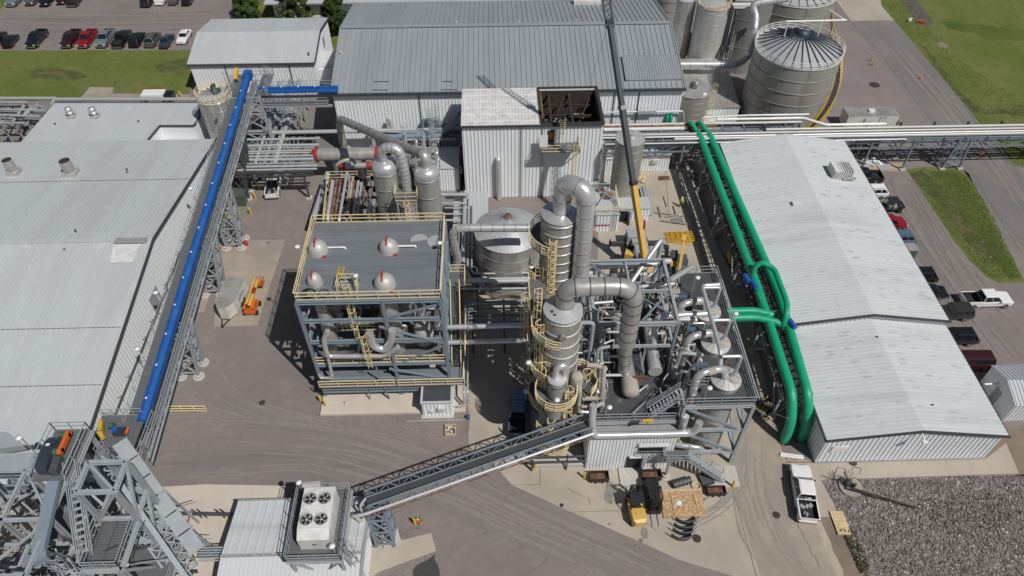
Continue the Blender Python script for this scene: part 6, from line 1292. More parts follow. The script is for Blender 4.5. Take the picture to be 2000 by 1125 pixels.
for k in range(60):
    x, y = rn5.choice(((rn5.uniform(9.1, 12), rn5.uniform(50, 57)), (rn5.uniform(14, 17), rn5.uniform(50.5, 57)), (rn5.uniform(9.1, 10.6), rn5.uniform(43, 50)), (rn5.uniform(16.4, 19.4), rn5.uniform(42, 55)))); z = rn5.uniform(9.6, 13.2); d = rn5.choice((V((1.6, 0, 0)), V((0, 2.2, 0)), V((-1, 0, 0)), V((.9, 0, .8)))); MB().tube([(x, y, 8.3), (x, y, z), V((x, y, z))+d, V((x, y, z-1))+d], rn5.choice((.05, .06, .08, .12)), 7).build('small_pipe', rn5.choice(('tank_white', 'galv_pipe', 'lagging', 'stainless')), t)
MB().rail([(10.9, 43, DZ), (10.9, 50.6, DZ)], r=.05).rail([(14.4, 43.2, DZ), (14.5, 50.4, DZ)], r=.05).rail([(16.6, 44, DZ), (16.7, 50.5, DZ)], r=.05).build('guard_rail', 'steel', t)
MB().ladder((14.3, 44, DZ), (14.3, 44, 12), (1, 0, 0), cage=False).build('ladder', 'galv_pipe', t)
lamp_post(1376, 775, UZ, 1.2, 'white area light at the left rail of the near lidded tank'); lamp_post(1183, 812, DZ, 1.2, 'white area light on the front left of the grated deck'); lamp_post(1350, 575, UZ, 2.4, 'white area light on a tall post above the far end of the upper deck'); lamp_post(1424, 640, UZ, 2., 'white area light on a post in front of the green branch pipes')
t = thing('entrance_stair', 'grey steel stair from the side landing of the clad building down to the concrete', 'stair', (20, 37.3, 0))
a = at(1412, 940, 0)
MB().stair((a.x, a.y+.3, .1), (18.6, 37, 3.4), 1.1).build('stair', 'steel', t); MB().box(16.2, 36.4, 3.3, 18.7, 37.6, 3.4).build('landing', 'grating', t)
MB().rail([(18.6, 36.4, 3.4), (16.2, 36.4, 3.4), (16.2, 37.6, 3.4)], r=.06, sp=1.2).build('guard_rail', 'steel', t); MB().ibeam((16.8, 36.6, .3), (16.8, 36.6, 3.3), .2, .2).build('post', 'steel', t); MB().lathe((16.8, 36.6, 0), [(.5, .01), (.5, .1), (.32, .12), (.32, .4)], 16, smooth=False).build('footing', 'concrete_pier', t)
MB().box(20.8, 35.2, .01, 24.3, 37.6, .12).build('base_slab', 'concrete_pier', t)
# bits under upper deck
m = MB(); m.tube([(18, 40, 1), (18, 39, 2.2), (20.5, 38.6, 2.2), (21, 39, 1)], .3); m.tube([(18.4, 42, 8.5), (18.4, 40.6, 5), (18.4, 40, .5)], .35); m.tube([(17.8, 38.9, .5), (17.8, 38.9, 5.5)], .12); m.tube([(22.6, 39.5, .4), (21.6, 38.7, 1.1), (19.6, 38.6, 1.6)], .28)
single('ground_piping', m, 'stainless', 'silver pipes bending at ground level under the upper deck', 'pipes')
m = MB(); m.lathe((18.2, 38.6, 0), [(.3, .01), (.3, 1.2), (.1, 1.3)], 12); single('blue_drum', m, 'blue_paint', 'small blue and white drum at the foot of the entrance stair landing', 'drum')
# ------------------------------------------------------------------ green pipes
GZ = 6.0
t = thing('green_pipeline', 'left of two thick green pipes running beside the gabled warehouse and bending to the ground', 'pipe', (30.6, 60, 0), 'thick green pipes')
ga = [at(1368, 268, GZ), at(1484, 560, GZ), at(1549, 775, GZ)]
g0 = at(1531, 862)
MB().tube([(ga[0].x-.3, ga[0].y+2.5, GZ-.5), ga[0], (ga[1].x-.3, ga[1].y, GZ), (ga[2].x, 42.3, GZ), (g0.x, g0.y+.3, 3.2), (g0.x, g0.y, .2)], .52, 20, bend=1.3).build('pipe', 'green', t)
m = MB()
for k in (.12, .3, .5, .7, .88): c = ga[0].lerp(ga[1], k); d = (ga[1]-ga[0]).normalized(); m.cyl2(c-d*.05, c+d*.05, .56, 20)
for k in (.25, .6): c = V((ga[1].x-.3, ga[1].y, GZ)).lerp(V((ga[2].x, 42.3, GZ)), k); d = V((ga[2].x-ga[1].x+.3, 42.3-ga[1].y, 0)).normalized(); m.cyl2(c-d*.05, c+d*.05, .56, 20)
m.build('pipe_joint', 'green', t)
m = MB(); m.lathe((g0.x, g0.y, 0), [(.62, .02), (.62, .2)], 16); m.lathe((g0.x+.5, g0.y-.3, 0), [(.15, .02), (.15, .35)], 10); m.build('flange', 'rust', t)
t = thing('green_pipeline', 'right of two thick green pipes, nearest to the gabled warehouse wall', 'pipe', (32.3, 60, 0), 'thick green pipes')
g1 = at(1563, 858); gb = [at(1388, 268, GZ), at(1525, 575, GZ), at(1580, 775, GZ)]
MB().tube([(gb[0].x-.3, gb[0].y+2.5, GZ-.5), gb[0], (gb[1].x-.15, gb[1].y, GZ), (gb[2].x, 42.3, GZ), (g1.x, g1.y+.3, 3.2), (g1.x, g1.y, .2)], .52, 20, bend=1.3).build('pipe', 'green', t)
MB().lathe((g1.x, g1.y, 0), [(.62, .02), (.62, .2)], 16).build('flange', 'rust', t)
MB().lathe((gb[2].x-.6, at(1540, 620, GZ).y, GZ), [(.01, 0), (.01, .01)], 3)
t = thing('green_loop_pipe', 'smaller green pipe arching up and over beside the blue valves', 'pipe', (31.8, 60, 5))
L = 7.6
MB().tube([at(1469, 540, GZ), at(1474, 522, L-.4), at(1488, 512, L+.3), at(1512, 524, L), at(1537, 590, L), at(1537, 612, L), at(1530, 634, GZ+.2)], .33, 16, bend=.8).build('pipe', 'green', t)
MB().tube([at(1476, 575, GZ-.4), at(1478, 570, GZ+.4), at(1492, 600, GZ+.2)], .2, 10).build('pipe', 'green', t)
t = thing('green_branch_pipe', 'pair of horizontal green pipes branching left to the upper deck', 'pipe', (28.5, 54, 5))
for v0, k in ((608, 0), (621, 1)):
    a = at(1408, v0, GZ+.3); b = at(1485, v0, GZ+.3); MB().tube([(23.9, a.y, GZ+.3), (b.x-.6, a.y, GZ+.3), (b.x+.5+k*.9, a.y-.35-.2*k, GZ+.2), (b.x+1.6+k*1.2, a.y-.5-.6*k, GZ)], .42, 16, bend=.5).build('pipe', 'green', t)
m = MB(); a = at(1420, 630, 5.4)
m.beam((24, a.y+.2, 5.4), (32, a.y+.2, 5.4), .2, .3); m.beam((24, a.y+1.4, 5.4), (32, a.y+1.4, 5.4), .2, .3); m.beam((24, a.y+.8, 5.3), (31, a.y+.8, 5.3), .9, .06); m.beam((30.8, a.y+.2, 0), (30.8, a.y+.2, 5.4), .2); m.build('support_tray', 'galv_pipe', t)
for u, v, lab in ((1458, 545, 'left of the pair on the left green pipe'), (1472, 556, 'right of the pair on the left green pipe'), (1547, 634, 'beside the warehouse roof step')):
    p = at(u, v, GZ+.6); m = MB(); m.cyl2(p+V((-.1, .6, .1)), p+V((.15, -.6, .1)), .27, 12); m.cyl2(p-V((0, 0, .8)), p, .2, 10)
    for k in range(4): m.cyl2(p+V((-.08+k*.06, .45-k*.28, .1)), p+V((-.08+k*.06, .38-k*.28, .1)), .31, 12)
    single('valve_actuator', m, 'motor_blue', 'ribbed blue valve motor, '+lab, 'valve', 'blue valve motors')
t = thing('green_riser_pipe', 'two short green pipe elbows rising beside the right wall of the grey roofed hall', 'pipe', (24, 92, 3))
for u in (1302, 1309): a = at(u, 222, 6.2); MB().tube([(a.x, a.y-.9, 4.6), (a.x, a.y-.8, 6.3), (a.x, a.y+.7, 6.9)], .24, 10).build('pipe', 'green', t)
for u in (1347, 1366): a = at(u, 246, 6.5); MB().tube([(a.x, a.y+1, 6.4), (a.x+.3, a.y, 6.9), (a.x+.8, a.y-1, 6.4)], .3, 10).build('pipe', 'green', t)
# small green pipes under the main frame
m = MB(); m.tube([at(1264, 600, 9), at(1266, 575, 10), at(1258, 560, 11)], .16); m.tube([at(1268, 625, 9), at(1267, 600, 9)], .2); single('thin_green_pipe', m, 'green', 'thin green pipe hanging behind the tall open steel frame', 'pipe')
t = thing('green_pipe_trestle', 'steel trestle with braced legs carrying the thick green pipes', 'trestle', (31, 63, 0))
tx0, tx1 = 29.8, 32.5
for x in (tx0, tx1):
    m = MB(); m.ibeam((x, 42.6, 5.2), (x, 86.8, 5.2), .2, .35); m.beam((x, 42.6, 3.9), (x, 86.8, 3.9), .14); m.truss((x, 42.6, 5.1), (x, 86.8, 5.1), (x, 42.6, 3.9), (x, 86.8, 3.9), 22, .09); m.build('side_truss', 'steel_dark', t)
m = MB()
for i in range(23): y = 42.8+i*2; m.beam((tx0, y, 5.3), (tx1, y, 5.3), .14); m.beam((tx0, y, 3.9), (tx1, y, 3.9), .1); m.beam((tx0, y, 5.3), (tx1, y+1.9, 5.3), .08)
m.build('cross_beam', 'steel_dark', t)
for y in (43.4, 52.5, 62.8, 73, 83):
    m = MB()
    for x in (tx0, tx1): m.ibeam((x, y, .3), (x, y, 5), .26, .26); m.beam((x, y-.3, 1.2), (x, y-2.6, 3.9), .12); m.beam((x, y+.3, 1.2), (x, y+2.6, 3.9), .12)
    m.beam((tx0, y, .8), (tx1, y, 3.8), .12); m.beam((tx1, y, .8), (tx0, y, 3.8), .12); m.build('leg_frame', 'steel', t)
    MB().lathe((tx0, y, 0), [(.45, .02), (.45, .4)], 14, smooth=False).lathe((tx1, y, 0), [(.45, .02), (.45, .4)], 14, smooth=False).build('footing', 'concrete_pier', t)
m = MB()
for i in range(24): y = 44+i*1.8; m.beam((tx0-.3, y, 5.35), (tx0-.05, y, 5.35), .2, .12)
m.build('clip', 'lamp_white', t)
t = thing('kerb_wall', 'low concrete kerb wall with rails beside the green pipe trestle', 'wall', (27.8, 60, 0)); MB().box(26.9, 45, .02, 27.4, 84, .35).build('kerb', 'concrete_old', t)
m = MB()
for x in (27.8, 28.3): m.beam((x, 45, .5), (x, 80, .5), .1)
m.build('rail', 'steel_dark', t)
# ------------------------------------------------------------------ belt conveyor at the bottom
t = thing('belt_conveyor', 'inclined belt conveyor with grey lattice sides from the fan unit up to the clad building', 'conveyor', (-2, 35, 0))
ca = at(716, 980, 7.2); cb = at(1150, 828, 8.9); D2 = cb-ca; sdv = D2.cross(V((0, 0, 1))).normalized()
def q2(k, s_, z): return ca+D2*k+sdv*s_*.74+V((0, 0, z))
m = MB(); m.add([q2(0, -.5, 0), q2(0, .5, 0), q2(1, .5, 0), q2(1, -.5, 0), q2(0, -.5, -.12), q2(0, .5, -.12), q2(1, .5, -.12), q2(1, -.5, -.12)], [(0, 1, 2, 3), (7, 6, 5, 4), (0, 4, 5, 1), (3, 2, 6, 7)]); m.build('belt_cover', 'trim_dark', t)
m = MB(); m.beam(q2(0, -.55, .05), q2(1, -.55, .05), .05, .08); m.beam(q2(0, .55, .05), q2(1, .55, .05), .05, .08); m.build('belt_edge', 'steel', t)
for s_, nm in ((-1.05, 0), (1.05, 1)):
    m = MB(); m.beam(q2(0, s_, .6), q2(1, s_, .6), .13, .16); m.beam(q2(0, s_, -.7), q2(1, s_, -.7), .13, .16); m.truss(q2(0, s_, .6), q2(1, s_, .6), q2(0, s_, -.7), q2(1, s_, -.7), 20, .08); m.build('side_truss', 'steel_blue', t)
m = MB()
for i in range(21): m.beam(q2(i/20, -1.05, -.75), q2(i/20, 1.05, -.75), .1)
m.build('cross_member', 'steel_dark', t)
MB().tube([q2(-.02, 1.5, 0), q2(1, 1.5, 0)], .16, 10).build('side_pipe', 'galv_pipe', t)
MB().tube([q2(-.02, 1.85, -.3), q2(1, 1.75, -.3)], .06, 8).build('side_pipe', 'rust', t)
m = MB()
for i in range(13): m.beam(q2((i+.5)/13, 1.1, .1), q2((i+.5)/13, 1.95, -.1), .12)
m.build('pipe_bracket', 'steel_dark', t)
m = MB(); m.tube([q2(-.02, 1.5, 0), q2(-.07, 1.2, -.1), q2(-.07, .2, -1), q2(-.04, .6, -2.6), q2(-.09, .4, -4)], .18, 10); m.tube([q2(0, -.5, 0), q2(-.03, 0, -.3), q2(-.03, .5, -2), q2(-.08, .6, -3)], .12, 8); m.lathe(q2(-.06, 1.1, -3.8), [(.9, 0), (.9, .5), (.7, .6)], 20, caps=False); m.build('feed_hose', 'tank_white', t)
tower('steel tower under the lower end of the belt conveyor, on a pale concrete footing', -12.3, -10.6, 29.8, 31.6, -12.6, -11.0, 30.8, 32.2, 6.4, None, 3, 'steel_blue', .24, False)
p = [at(750, 1072), at(784, 1060), at(772, 1016), at(745, 1020)]; m = MB(); m.prism([(a.x, a.y) for a in p], .03, .25); single('tower_footing', m, 'concrete_pier', 'pale concrete footing slab of the belt conveyor tower', 'footing')
# fan unit on platform
t = thing('fan_unit_platform', 'grey railed grated platform above the low building at the bottom edge', 'platform', (-16.6, 29, 0))
fz = 7.4; x0, x1, y0, y1 = -18.6, -13.9, 25.6, 32.2
MB().box(x0, y0, fz-.1, x1, y1, fz).build('deck', 'grating', t)
m = MB()
for i in range(18): m.beam((x0, y0+.3+i*.36, fz+.004), (x1, y0+.3+i*.36, fz+.004), .03, .02)
m.build('grating_bar', 'steel_dark', t)
m = MB(); 
for a, b in (((x0, y0), (x1, y0)), ((x0, y1), (x1, y1)), ((x0, y0), (x0, y1)), ((x1, y0), (x1, y1))): m.ibeam((*a, fz-.3), (*b, fz-.3), .2, .35)
m.build('edge_beam', 'steel', t)
for a in ((x0+.3, y0+.2), (x1-.2, y0+.2), (x0+.3, y1-.2), (x1-.2, y1-.2)): MB().ibeam((*a, 4.4 if a[1] < 31 else 4.3), (*a, fz-.4), .22, .22).build('post', 'steel', t)
m = MB(); m.beam((x0+.3, y0, fz-.4), (x0+1.8, y0+.3, 4.8), .14); m.beam((x1-.2, y0, fz-.4), (x1-1.6, y0+.3, 4.8), .14); m.build('brace', 'steel', t)
MB().rail([(x0, y0, fz), (x0, y1, fz), (x1, y1, fz), (x1, y0, fz)], r=.055, sp=1.3, close=True).build('guard_rail', 'steel', t)
MB().ladder((x1+.5, y0+.6, 0), (x1+.3, y0+.8, fz+1.1), (1, 0, 0), w=.5).build('ladder', 'steel', t)
t = thing('roof_fan_unit', 'white rooftop cooling unit with four round fans', 'fan unit', (-16.3, 28.7, fz))
hx0, hx1, hy0, hy1, hz = -17.5, -14.8, 26.4, 31.2, 2.3
m = MB(); m.box(hx0, hy0+1, fz+.02, hx1, hy1, fz+hz); m.build('housing', 'unit_white', t)
m = MB(); m.add([(hx0, hy0+1, fz+hz), (hx1, hy0+1, fz+hz), (hx1, hy0+.2, fz+hz-.5), (hx0, hy0+.2, fz+hz-.5), (hx0, hy0+.2, fz+.02), (hx1, hy0+.2, fz+.02), (hx1, hy0+.99, fz+.02), (hx0, hy0+.99, fz+.02)], [(0, 3, 2, 1), (3, 4, 5, 2), (2, 5, 6, 1), (0, 7, 4, 3)]); m.build('sloped_front', 'unit_white', t)
MB().box((hx0+hx1)/2-.2, hy0+.15, fz+.9, (hx0+hx1)/2+.15, hy0+.19, fz+1.05).build('name_plate', 'box_green', t)
for i, yy_ in enumerate((hy0+1.75, hy1-1.15)):
    MB().box(hx0+.25, yy_-.72, fz+hz+.003, hx1-.25, yy_+.72, fz+hz+.09).build('fan_panel', 'unit_white', t)
    for x in (-16.78, -15.55):
        f = MB(); z = fz+hz+.09; f.lathe((x, yy_, z), [(.56, .0), (.56, .16), (.5, .16), (.5, -.0)], 26, caps=False); fo = f.build('fan', 'trim_light', t)
        MB().lathe((x, yy_, z), [(.5, .006), (.02, .008)], 24, smooth=False).sub('fan_well', 'black', fo)
        b = MB()
        for k in range(5): a = 2*pi*k/5+x; b.add([(x+cos(a)*.1, yy_+sin(a)*.1, z+.05), (x+cos(a-.25)*.46, yy_+sin(a-.25)*.46, z+.04), (x+cos(a+.28)*.46, yy_+sin(a+.28)*.46, z+.09)], [(0, 1, 2)])
        b.lathe((x, yy_, z), [(.12, .02), (.12, .12), (.02, .13)], 12); b.sub('fan_blade', 'cladding', fo)
m = MB()
for k in range(9): m.box(hx1+.002, hy0+1.2+k*.4, fz+.3, hx1+.03, hy0+1.5+k*.4, fz+2)
m.build('side_panel', 'unit_white', t)
m = MB(); c = at(607, 948, fz+.6); m.cyl2((c.x-.7, c.y, c.z), (c.x+.9, c.y+.1, c.z), .38, 18); single('filter_drum', m, 'tank_white', 'white horizontal drum on the far edge of the fan unit platform', 'drum')
lamp_post(591, 962, fz, 1.6, 'white area light at the far left corner of the fan unit platform', (0, .1)); lamp_post(655, 1082, fz, 1.5, 'white area light at the near right corner of the fan unit', (0, 0))
# ------------------------------------------------------------------ near steel tower, bottom left
def P3(u, v, z): return at(u, v, z)
t = thing('elevator_structure', 'massive grey steel tower with grated decks and diagonal braces filling the bottom left corner', 'tower', (-36, 32, 0))
zt = 16
TX0, TX1, TY0, TY1 = at(160, 934, 16).x, at(236, 930, 16).x, at(190, 961, 16).y, at(208, 903, 16).y
for x in (TX0, TX1):
    for y in (TY0, TY1): MB().ibeam((x, y, 0), (x, y, zt), .36, .36, .07).build('column', 'steel', t)
for z in (16, 11.4, 7, 3.4):
    m = MB()
    for a, b in (((TX0, TY0), (TX1, TY0)), ((TX0, TY1), (TX1, TY1)), ((TX0, TY0), (TX0, TY1)), ((TX1, TY0), (TX1, TY1))): m.ibeam((*a, z), (*b, z), .32, .36, .07)
    m.build('floor_beam', 'steel', t)
MB().beam((TX0, TY1, 15.9), (TX1, TY0, 15.9), .22).build('brace', 'steel', t)
m = MB()
for z0, z1 in ((0, 3.4), (3.4, 7), (7, 11.4), (11.4, 16)):
    m.beam((TX0, TY0, z0), (TX1, TY0, z1), .25); m.beam((TX1, TY0, z0), (TX1, TY1, z1), .25); m.beam((TX0, TY1, z0), (TX0, TY0, z1), .25)
m.build('brace', 'steel', t)
MB().box(TX0+.2, TY0-4, 11.3, TX1-.3, TY0-.2, 11.4).build('deck', 'grating', t)
m = MB()
for i in range(16): m.beam((TX0+.2, TY0-3.9+i*.24, 11.41), (TX1-.3, TY0-3.9+i*.24, 11.41), .03, .03)
for i in range(4): m.beam((TX0+.4+i*1.1, TY0-4, 11.42), (TX0+.4+i*1.1, TY0-.2, 11.42), .08, .04)
m.build('grating_bar', 'steel_dark', t)
MB().rail([(TX0, TY0-4.1, 11.4), (TX1, TY0-4.1, 11.4), (TX1, TY0-.3, 11.4)], r=.06, sp=1.2).rail([(TX0, TY0-.3, 11.4), (TX0, TY0-4.1, 11.4)], r=.06, sp=1.2).build('guard_rail', 'steel', t)
for x in (TX0-.1, TX1):
    MB().ibeam((x, TY0-4.2, 0), (x, TY0-4.2, 11.2), .4, .4, .08).build('column', 'steel', t)
MB().ibeam((TX0, TY0-4.2, 11), (TX1, TY0-4.2, 11), .3, .4).ibeam((TX0, TY0-4.2, 5.5), (TX1, TY0-4.2, 5.5), .3, .4).ibeam((TX1, TY0-4.2, 11), (TX1, TY0, 11), .3, .4).build('floor_beam', 'steel', t)
MB().beam((TX1, TY0-4.2, 11), (TX1+.1, TY0, 2), .25).beam((TX0, TY0-4.2, 5.5), (TX1, TY0-4.2, 11), .25).beam((TX1, TY0-4.2, 5.4), (TX0+1.2, TY0-4.2, .3), .25).build('brace', 'steel', t)
MB().box(TX0+.2, TY0-4, 5.9, TX1+1.8, TY0-.2, 6).build('deck', 'grating', t); MB().rail([(TX0+.2, TY0-4, 6), (TX1+1.8, TY0-4, 6), (TX1+1.8, TY0-.2, 6)], r=.06).build('guard_rail', 'steel', t)
# left bay
LX0, LX1 = -44, -36.2
for x in (LX0, -40, LX1):
    for y in (22.5, 27, 31.4): MB().ibeam((x, y, 0), (x, y, 13.5), .32, .32, .06).build('column', 'steel', t)
for z in (13.5, 9, 4.5):
    m = MB()
    for y in (22.5, 27, 31.4): m.ibeam((LX0-2, y, z), (LX1, y, z), .26, .32, .06)
    for x in (LX0, -40, LX1): m.ibeam((x, 20, z), (x, 31.4, z), .26, .32, .06)
    m.build('floor_beam', 'steel', t)
m = MB()
for a, b in (((LX0, 31.4, 13.4), (-40, 27, 13.4)), ((-40, 31.4, 13.4), (LX1, 27, 13.4)), ((LX0, 22.5, 13.4), (-40, 27, 13.4)), ((-40, 22.5, 13.4), (LX1, 27, 13.4)), ((LX0, 27, 0), (-40, 27, 9)), ((-40, 22.5, 9), (LX1, 22.5, 13.4)), ((LX1, 22.5, 4), (LX1, 31.4, 13)), ((-40, 31.4, 4), (LX1, 31.4, 13)), ((-46, 24, 13.4), (-40, 30, 12)), ((LX1, 31, 13), (TX0, 29, 11)), ((LX1, 25, 9), (TX0, 23, 6))): m.beam(a, b, .2)
m.build('brace', 'steel', t)
# top motor deck
mz = 14.8; mx0, mx1, my0, my1 = at(75, 960, mz).x, at(140, 960, mz).x+.3, at(75, 968, mz).y, at(100, 838, mz).y
mx0, mx1 = at(88, 885, mz).x, at(157, 885, mz).x; my0, my1 = at(115, 938, mz).y, at(130, 840, mz).y
MB().box(mx0, my0, mz-.1, mx1, my1, mz).build('deck', 'grating', t)
MB().rail([(mx0, my0, mz), (mx0, my1, mz), (mx1, my1, mz), (mx1, my0, mz)], r=.07, sp=1.7, h=1.2).build('guard_rail', 'steel', t)
m = MB()
for y in (my0+.2, (my0+my1)/2, my1-.2):
    for x in (mx0+.2, mx1-.2): m.ibeam((x, y, 0), (x, y, mz-.2), .3, .3)
m.ibeam((mx0, my0, mz-.3), (mx0, my1, mz-.3), .3, .4); m.ibeam((mx1, my0, mz-.3), (mx1, my1, mz-.3), .3, .4); m.build('floor_beam', 'steel', t)
rn3 = random.Random(5); m = MB()
for k in range(190):
    x = rn3.uniform(-46, TX1+.5); y = rn3.uniform(20, 31); z = rn3.uniform(1, 11); d = V((rn3.choice((0, 1, -1))*rn3.uniform(1, 4), rn3.choice((0, 1))*rn3.uniform(.5, 2.5), rn3.choice((0, 0, 1, -1))*rn3.uniform(.5, 2.5)))
    m.beam((x, y, z), V((x, y, z))+d, rn3.choice((.05, .07, .09, .14)))
    if k == 94: m.build('secondary_steel', 'steel', t); m = MB()
m.build('secondary_steel', 'steel_dark', t)
m = MB()
for (x, y, z) in ((-37.4, 26, 12.6), (-35.2, 30.5, 13), (-36, 24, 9), (-34.8, 22.8, 6)): m.rail([(x, y, z), (x+1.4, y-2.2, z-1.6), (x+2.6, y-2.4, z-1.6)], r=.055, sp=.6)
m.build('stair_rail', 'steel', t)
m = MB(); m.stair((-35.4, 31, 14.5), (-33.2, 24.6, 11.6), .9); m.stair((-36, 25, 9), (-33.2, 21.6, 5.8), .9); m.stair((-38.8, 24.5, 4.6), (-35.8, 21, 9), .9); m.build('stair', 'steel', t)
m = MB(); m.ladder((TX0+.8, 31.3, 8), (TX0+.8, 31.3, 16.5), (0, 1, 0)); m.build('ladder', 'steel', t)
MB().box(-44.5, 20, 4.55, -36.5, 26.6, 4.65).box(-39.8, 27.4, 9.05, -36.4, 31.2, 9.15).build('deck', 'grating', t)
# drive on the top deck
s = thing('elevator_drive', 'dark rounded drive housing with an orange belt guard on the bottom left tower', 'machinery', (-37.7, 31.8, mz))
m = MB(); cxm, n = mx0+.95, 14
ys, ye = my0+.5, my1-1.2
pr_ = [(ys, mz+.05), (ye, mz+.05)]+[(ye-(ye-ys)*.5+(ye-ys)*.5*cos(pi*k/n), mz+.8+sin(pi*k/n)*.55) for k in range(n+1)]
m.add([(cxm-.5, a, b) for a, b in pr_]+[(cxm+.35, a, b) for a, b in pr_], [tuple(range(len(pr_))), tuple(range(2*len(pr_)-1, len(pr_)-1, -1))]+[(i, (i+1) % len(pr_)+0, len(pr_)+(i+1) % len(pr_), len(pr_)+i)[::-1] for i in range(len(pr_))])
m.build('housing', 'slate_paint', s)
g_ = at(126, 864, mz+.9); MB().cbox((g_.x, g_.y, mz+.9), .3, 1.7, .5).cyl2((g_.x-.15, g_.y+.85, mz+.9), (g_.x+.15, g_.y+.85, mz+.9), .28, 16).cyl2((g_.x-.15, g_.y-.85, mz+.9), (g_.x+.15, g_.y-.85, mz+.9), .28, 16).build('belt_guard', 'orange', s)
MB().cyl2((g_.x-.75, g_.y+.8, mz+.8), (g_.x-.17, g_.y+.8, mz+.8), .26, 14).cyl2((g_.x-.7, g_.y-.8, mz+.8), (g_.x-.17, g_.y-.8, mz+.8), .34, 14).build('motor', 'cyl_green', s)
MB().cbox((cxm-.1, (ys+ye)/2+.5, mz+1.36), .3, .25, .03, rx=-.1).build('warning_label', 'lamp_white', s)
MB().cbox((cxm+.75, ys+.6, mz+.4), .6, 1.4, .7, rz=.1).build('gearbox', 'steel_dark', s)
t = thing('conveyor_drive', 'yellow guard and small blue machine at the near end of the blue conveyor', 'machinery', (-36, 38, 8))
dp = at(195, 845, 9.4); MB().cbox((dp.x, dp.y+.5, 9.6), .35, 1.3, .5, rz=.3).cbox((dp.x+.35, dp.y-.4, 9.6), .4, .8, .5, rz=.7).build('belt_guard', 'yellow', t)
MB().cbox((dp.x+1.9, dp.y, 9.5), 1.1, .7, .5).build('machine', 'slate_paint', t); MB().cbox((dp.x+1.6, dp.y, 9.9), .35, .5, .25).build('motor', 'motor_blue', t); MB().cyl2((dp.x+2.6, dp.y-.3, 9.6), (dp.x+2.6, dp.y+.3, 9.6), .15).build('beacon', 'orange', t); MB().cyl2((dp.x+.7, dp.y+.6, 9.6), (dp.x+1.2, dp.y+.6, 9.6), .3).build('gearbox', 'cyl_green', t)
MB().box(dp.x-.8, dp.y-1.8, 8.8, dp.x+3.4, dp.y+2.2, 8.9).build('deck', 'grating', t)
MB().rail([(dp.x-.6, dp.y+2.2, 8.9), (dp.x+3.2, dp.y+2.2, 8.9)], r=.06, sp=1).rail([(dp.x+4.4, dp.y-3, 8.9), (dp.x+4.4, dp.y+2, 8.9)], r=.06).build('guard_rail', 'steel', t)
for x in (dp.x-.6, dp.x+1.2):
    for y in (dp.y-1.6, dp.y+2): MB().ibeam((x, y, 0), (x, y, 8.7), .3, .3).build('post', 'steel', t)
# transfer gantry down right: incline truss with cover plates
t = thing('inclined_gantry', 'long lattice gantry with grey cover plates descending from the blue conveyor to the bottom edge', 'conveyor', (-29, 28, 0))
ga_ = at(240, 872, 10.5); gb_ = at(392, 1085, 6.0)
gd = gb_-ga_; gs = gd.cross(V((0, 0, 1))).normalized()
def q3(k, s_, z): return ga_+gd*k+gs*s_+V((0, 0, z))
m = MB(); n = 6
for i in range(n):
    a, b = i/n+.006, (i+1)/n-.006; m.add([q3(a, -.65, .9), q3(a, .55, .9), q3(b, .55, .9), q3(b, -.65, .9), q3(a, -.65, .82), q3(a, .55, .82), q3(b, .55, .82), q3(b, -.65, .82)], [(0, 1, 2, 3), (7, 6, 5, 4), (0, 4, 5, 1), (2, 6, 7, 3), (1, 5, 6, 2), (0, 3, 7, 4)])
m.build('cover_plate', 'steel', t)
for s_ in (-.6, .6): m = MB(); m.beam(q3(0, s_, .8), q3(1, s_, .8), .1, .16); m.beam(q3(0, s_, -.9), q3(1, s_, -.9), .14, .18); m.truss(q3(0, s_, .8), q3(1, s_, .8), q3(0, s_, -.9), q3(1, s_, -.9), 12, .09, x=True); m.build('side_truss', 'steel', t)
m = MB(); m.beam(q3(0, 1.7, -.6), q3(1, 1.7, -.6), .16); m.beam(q3(0, 2.9, -.6), q3(1, 2.9, -.6), .16); m.truss(q3(0, .6, -.9), q3(1, .6, -.9), q3(0, 1.7, -.6), q3(1, 1.7, -.6), 11, .13, x=True); m.truss(q3(0, 1.7, -.6), q3(1, 1.7, -.6), q3(0, 2.9, -.6), q3(1, 2.9, -.6), 11, .12, x=True); m.truss(q3(0, 1.7, -.6), q3(1, 1.7, -.6), q3(0, 1.5, -2.6), q3(1, 1.5, -2.6), 11, .1, x=True); m.beam(q3(0, 1.5, -2.6), q3(1, 1.5, -2.6), .14); m.build('under_truss', 'steel', t)
m = MB(); m.ibeam(at(232, 940, 13), at(372, 1140, 7), .42, .5, .08); m.build('main_girder', 'steel', t)
for k in (.35, .75): 
    p = q3(k, 0, -.9); m = MB()
    for sx in (-.7, .7): m.beam((p.x+sx, p.y, p.z), (p.x+sx*2.2, p.y+.4, .2), .18)
    m.beam((p.x-1.2, p.y+.2, p.z*.5), (p.x+1.2, p.y+.2, p.z*.5), .12); m.beam((p.x-1.5, p.y+.3, .4), (p.x+1, p.y, p.z*.9), .1); m.build('leg_frame', 'steel', t)
m = MB(); a = at(130, 925, 15); b = at(70, 1095, 12)
m.beam(at(107, 940, 14.5), at(75, 1080, 13.2), .95, .5); m.cbox(at(72, 1092, 13), 1.6, .8, .7, rz=.5); single('chute', m, 'steel_blue', 'square blue grey chute sloping across the bottom left tower', 'chute')
m = MB(True); m.tube([at(-20, 945, 9), at(12, 975, 8), at(30, 1000, 7), at(70, 1040, 5)], .62, 18, bands=1.4); single('rusty_duct', m, 'cladding', 'thick dull duct with rusty joints entering at the left edge of the bottom left tower', 'duct')
t = thing('dust_hood', 'pale slanted metal hood at the left edge below the large white roof', 'hood', (-47, 35.5, 0))
a, b, c, d = at(-30, 838, 8.6), at(12, 842, 8.6), at(48, 872, 8.2), at(-30, 882, 8.2)
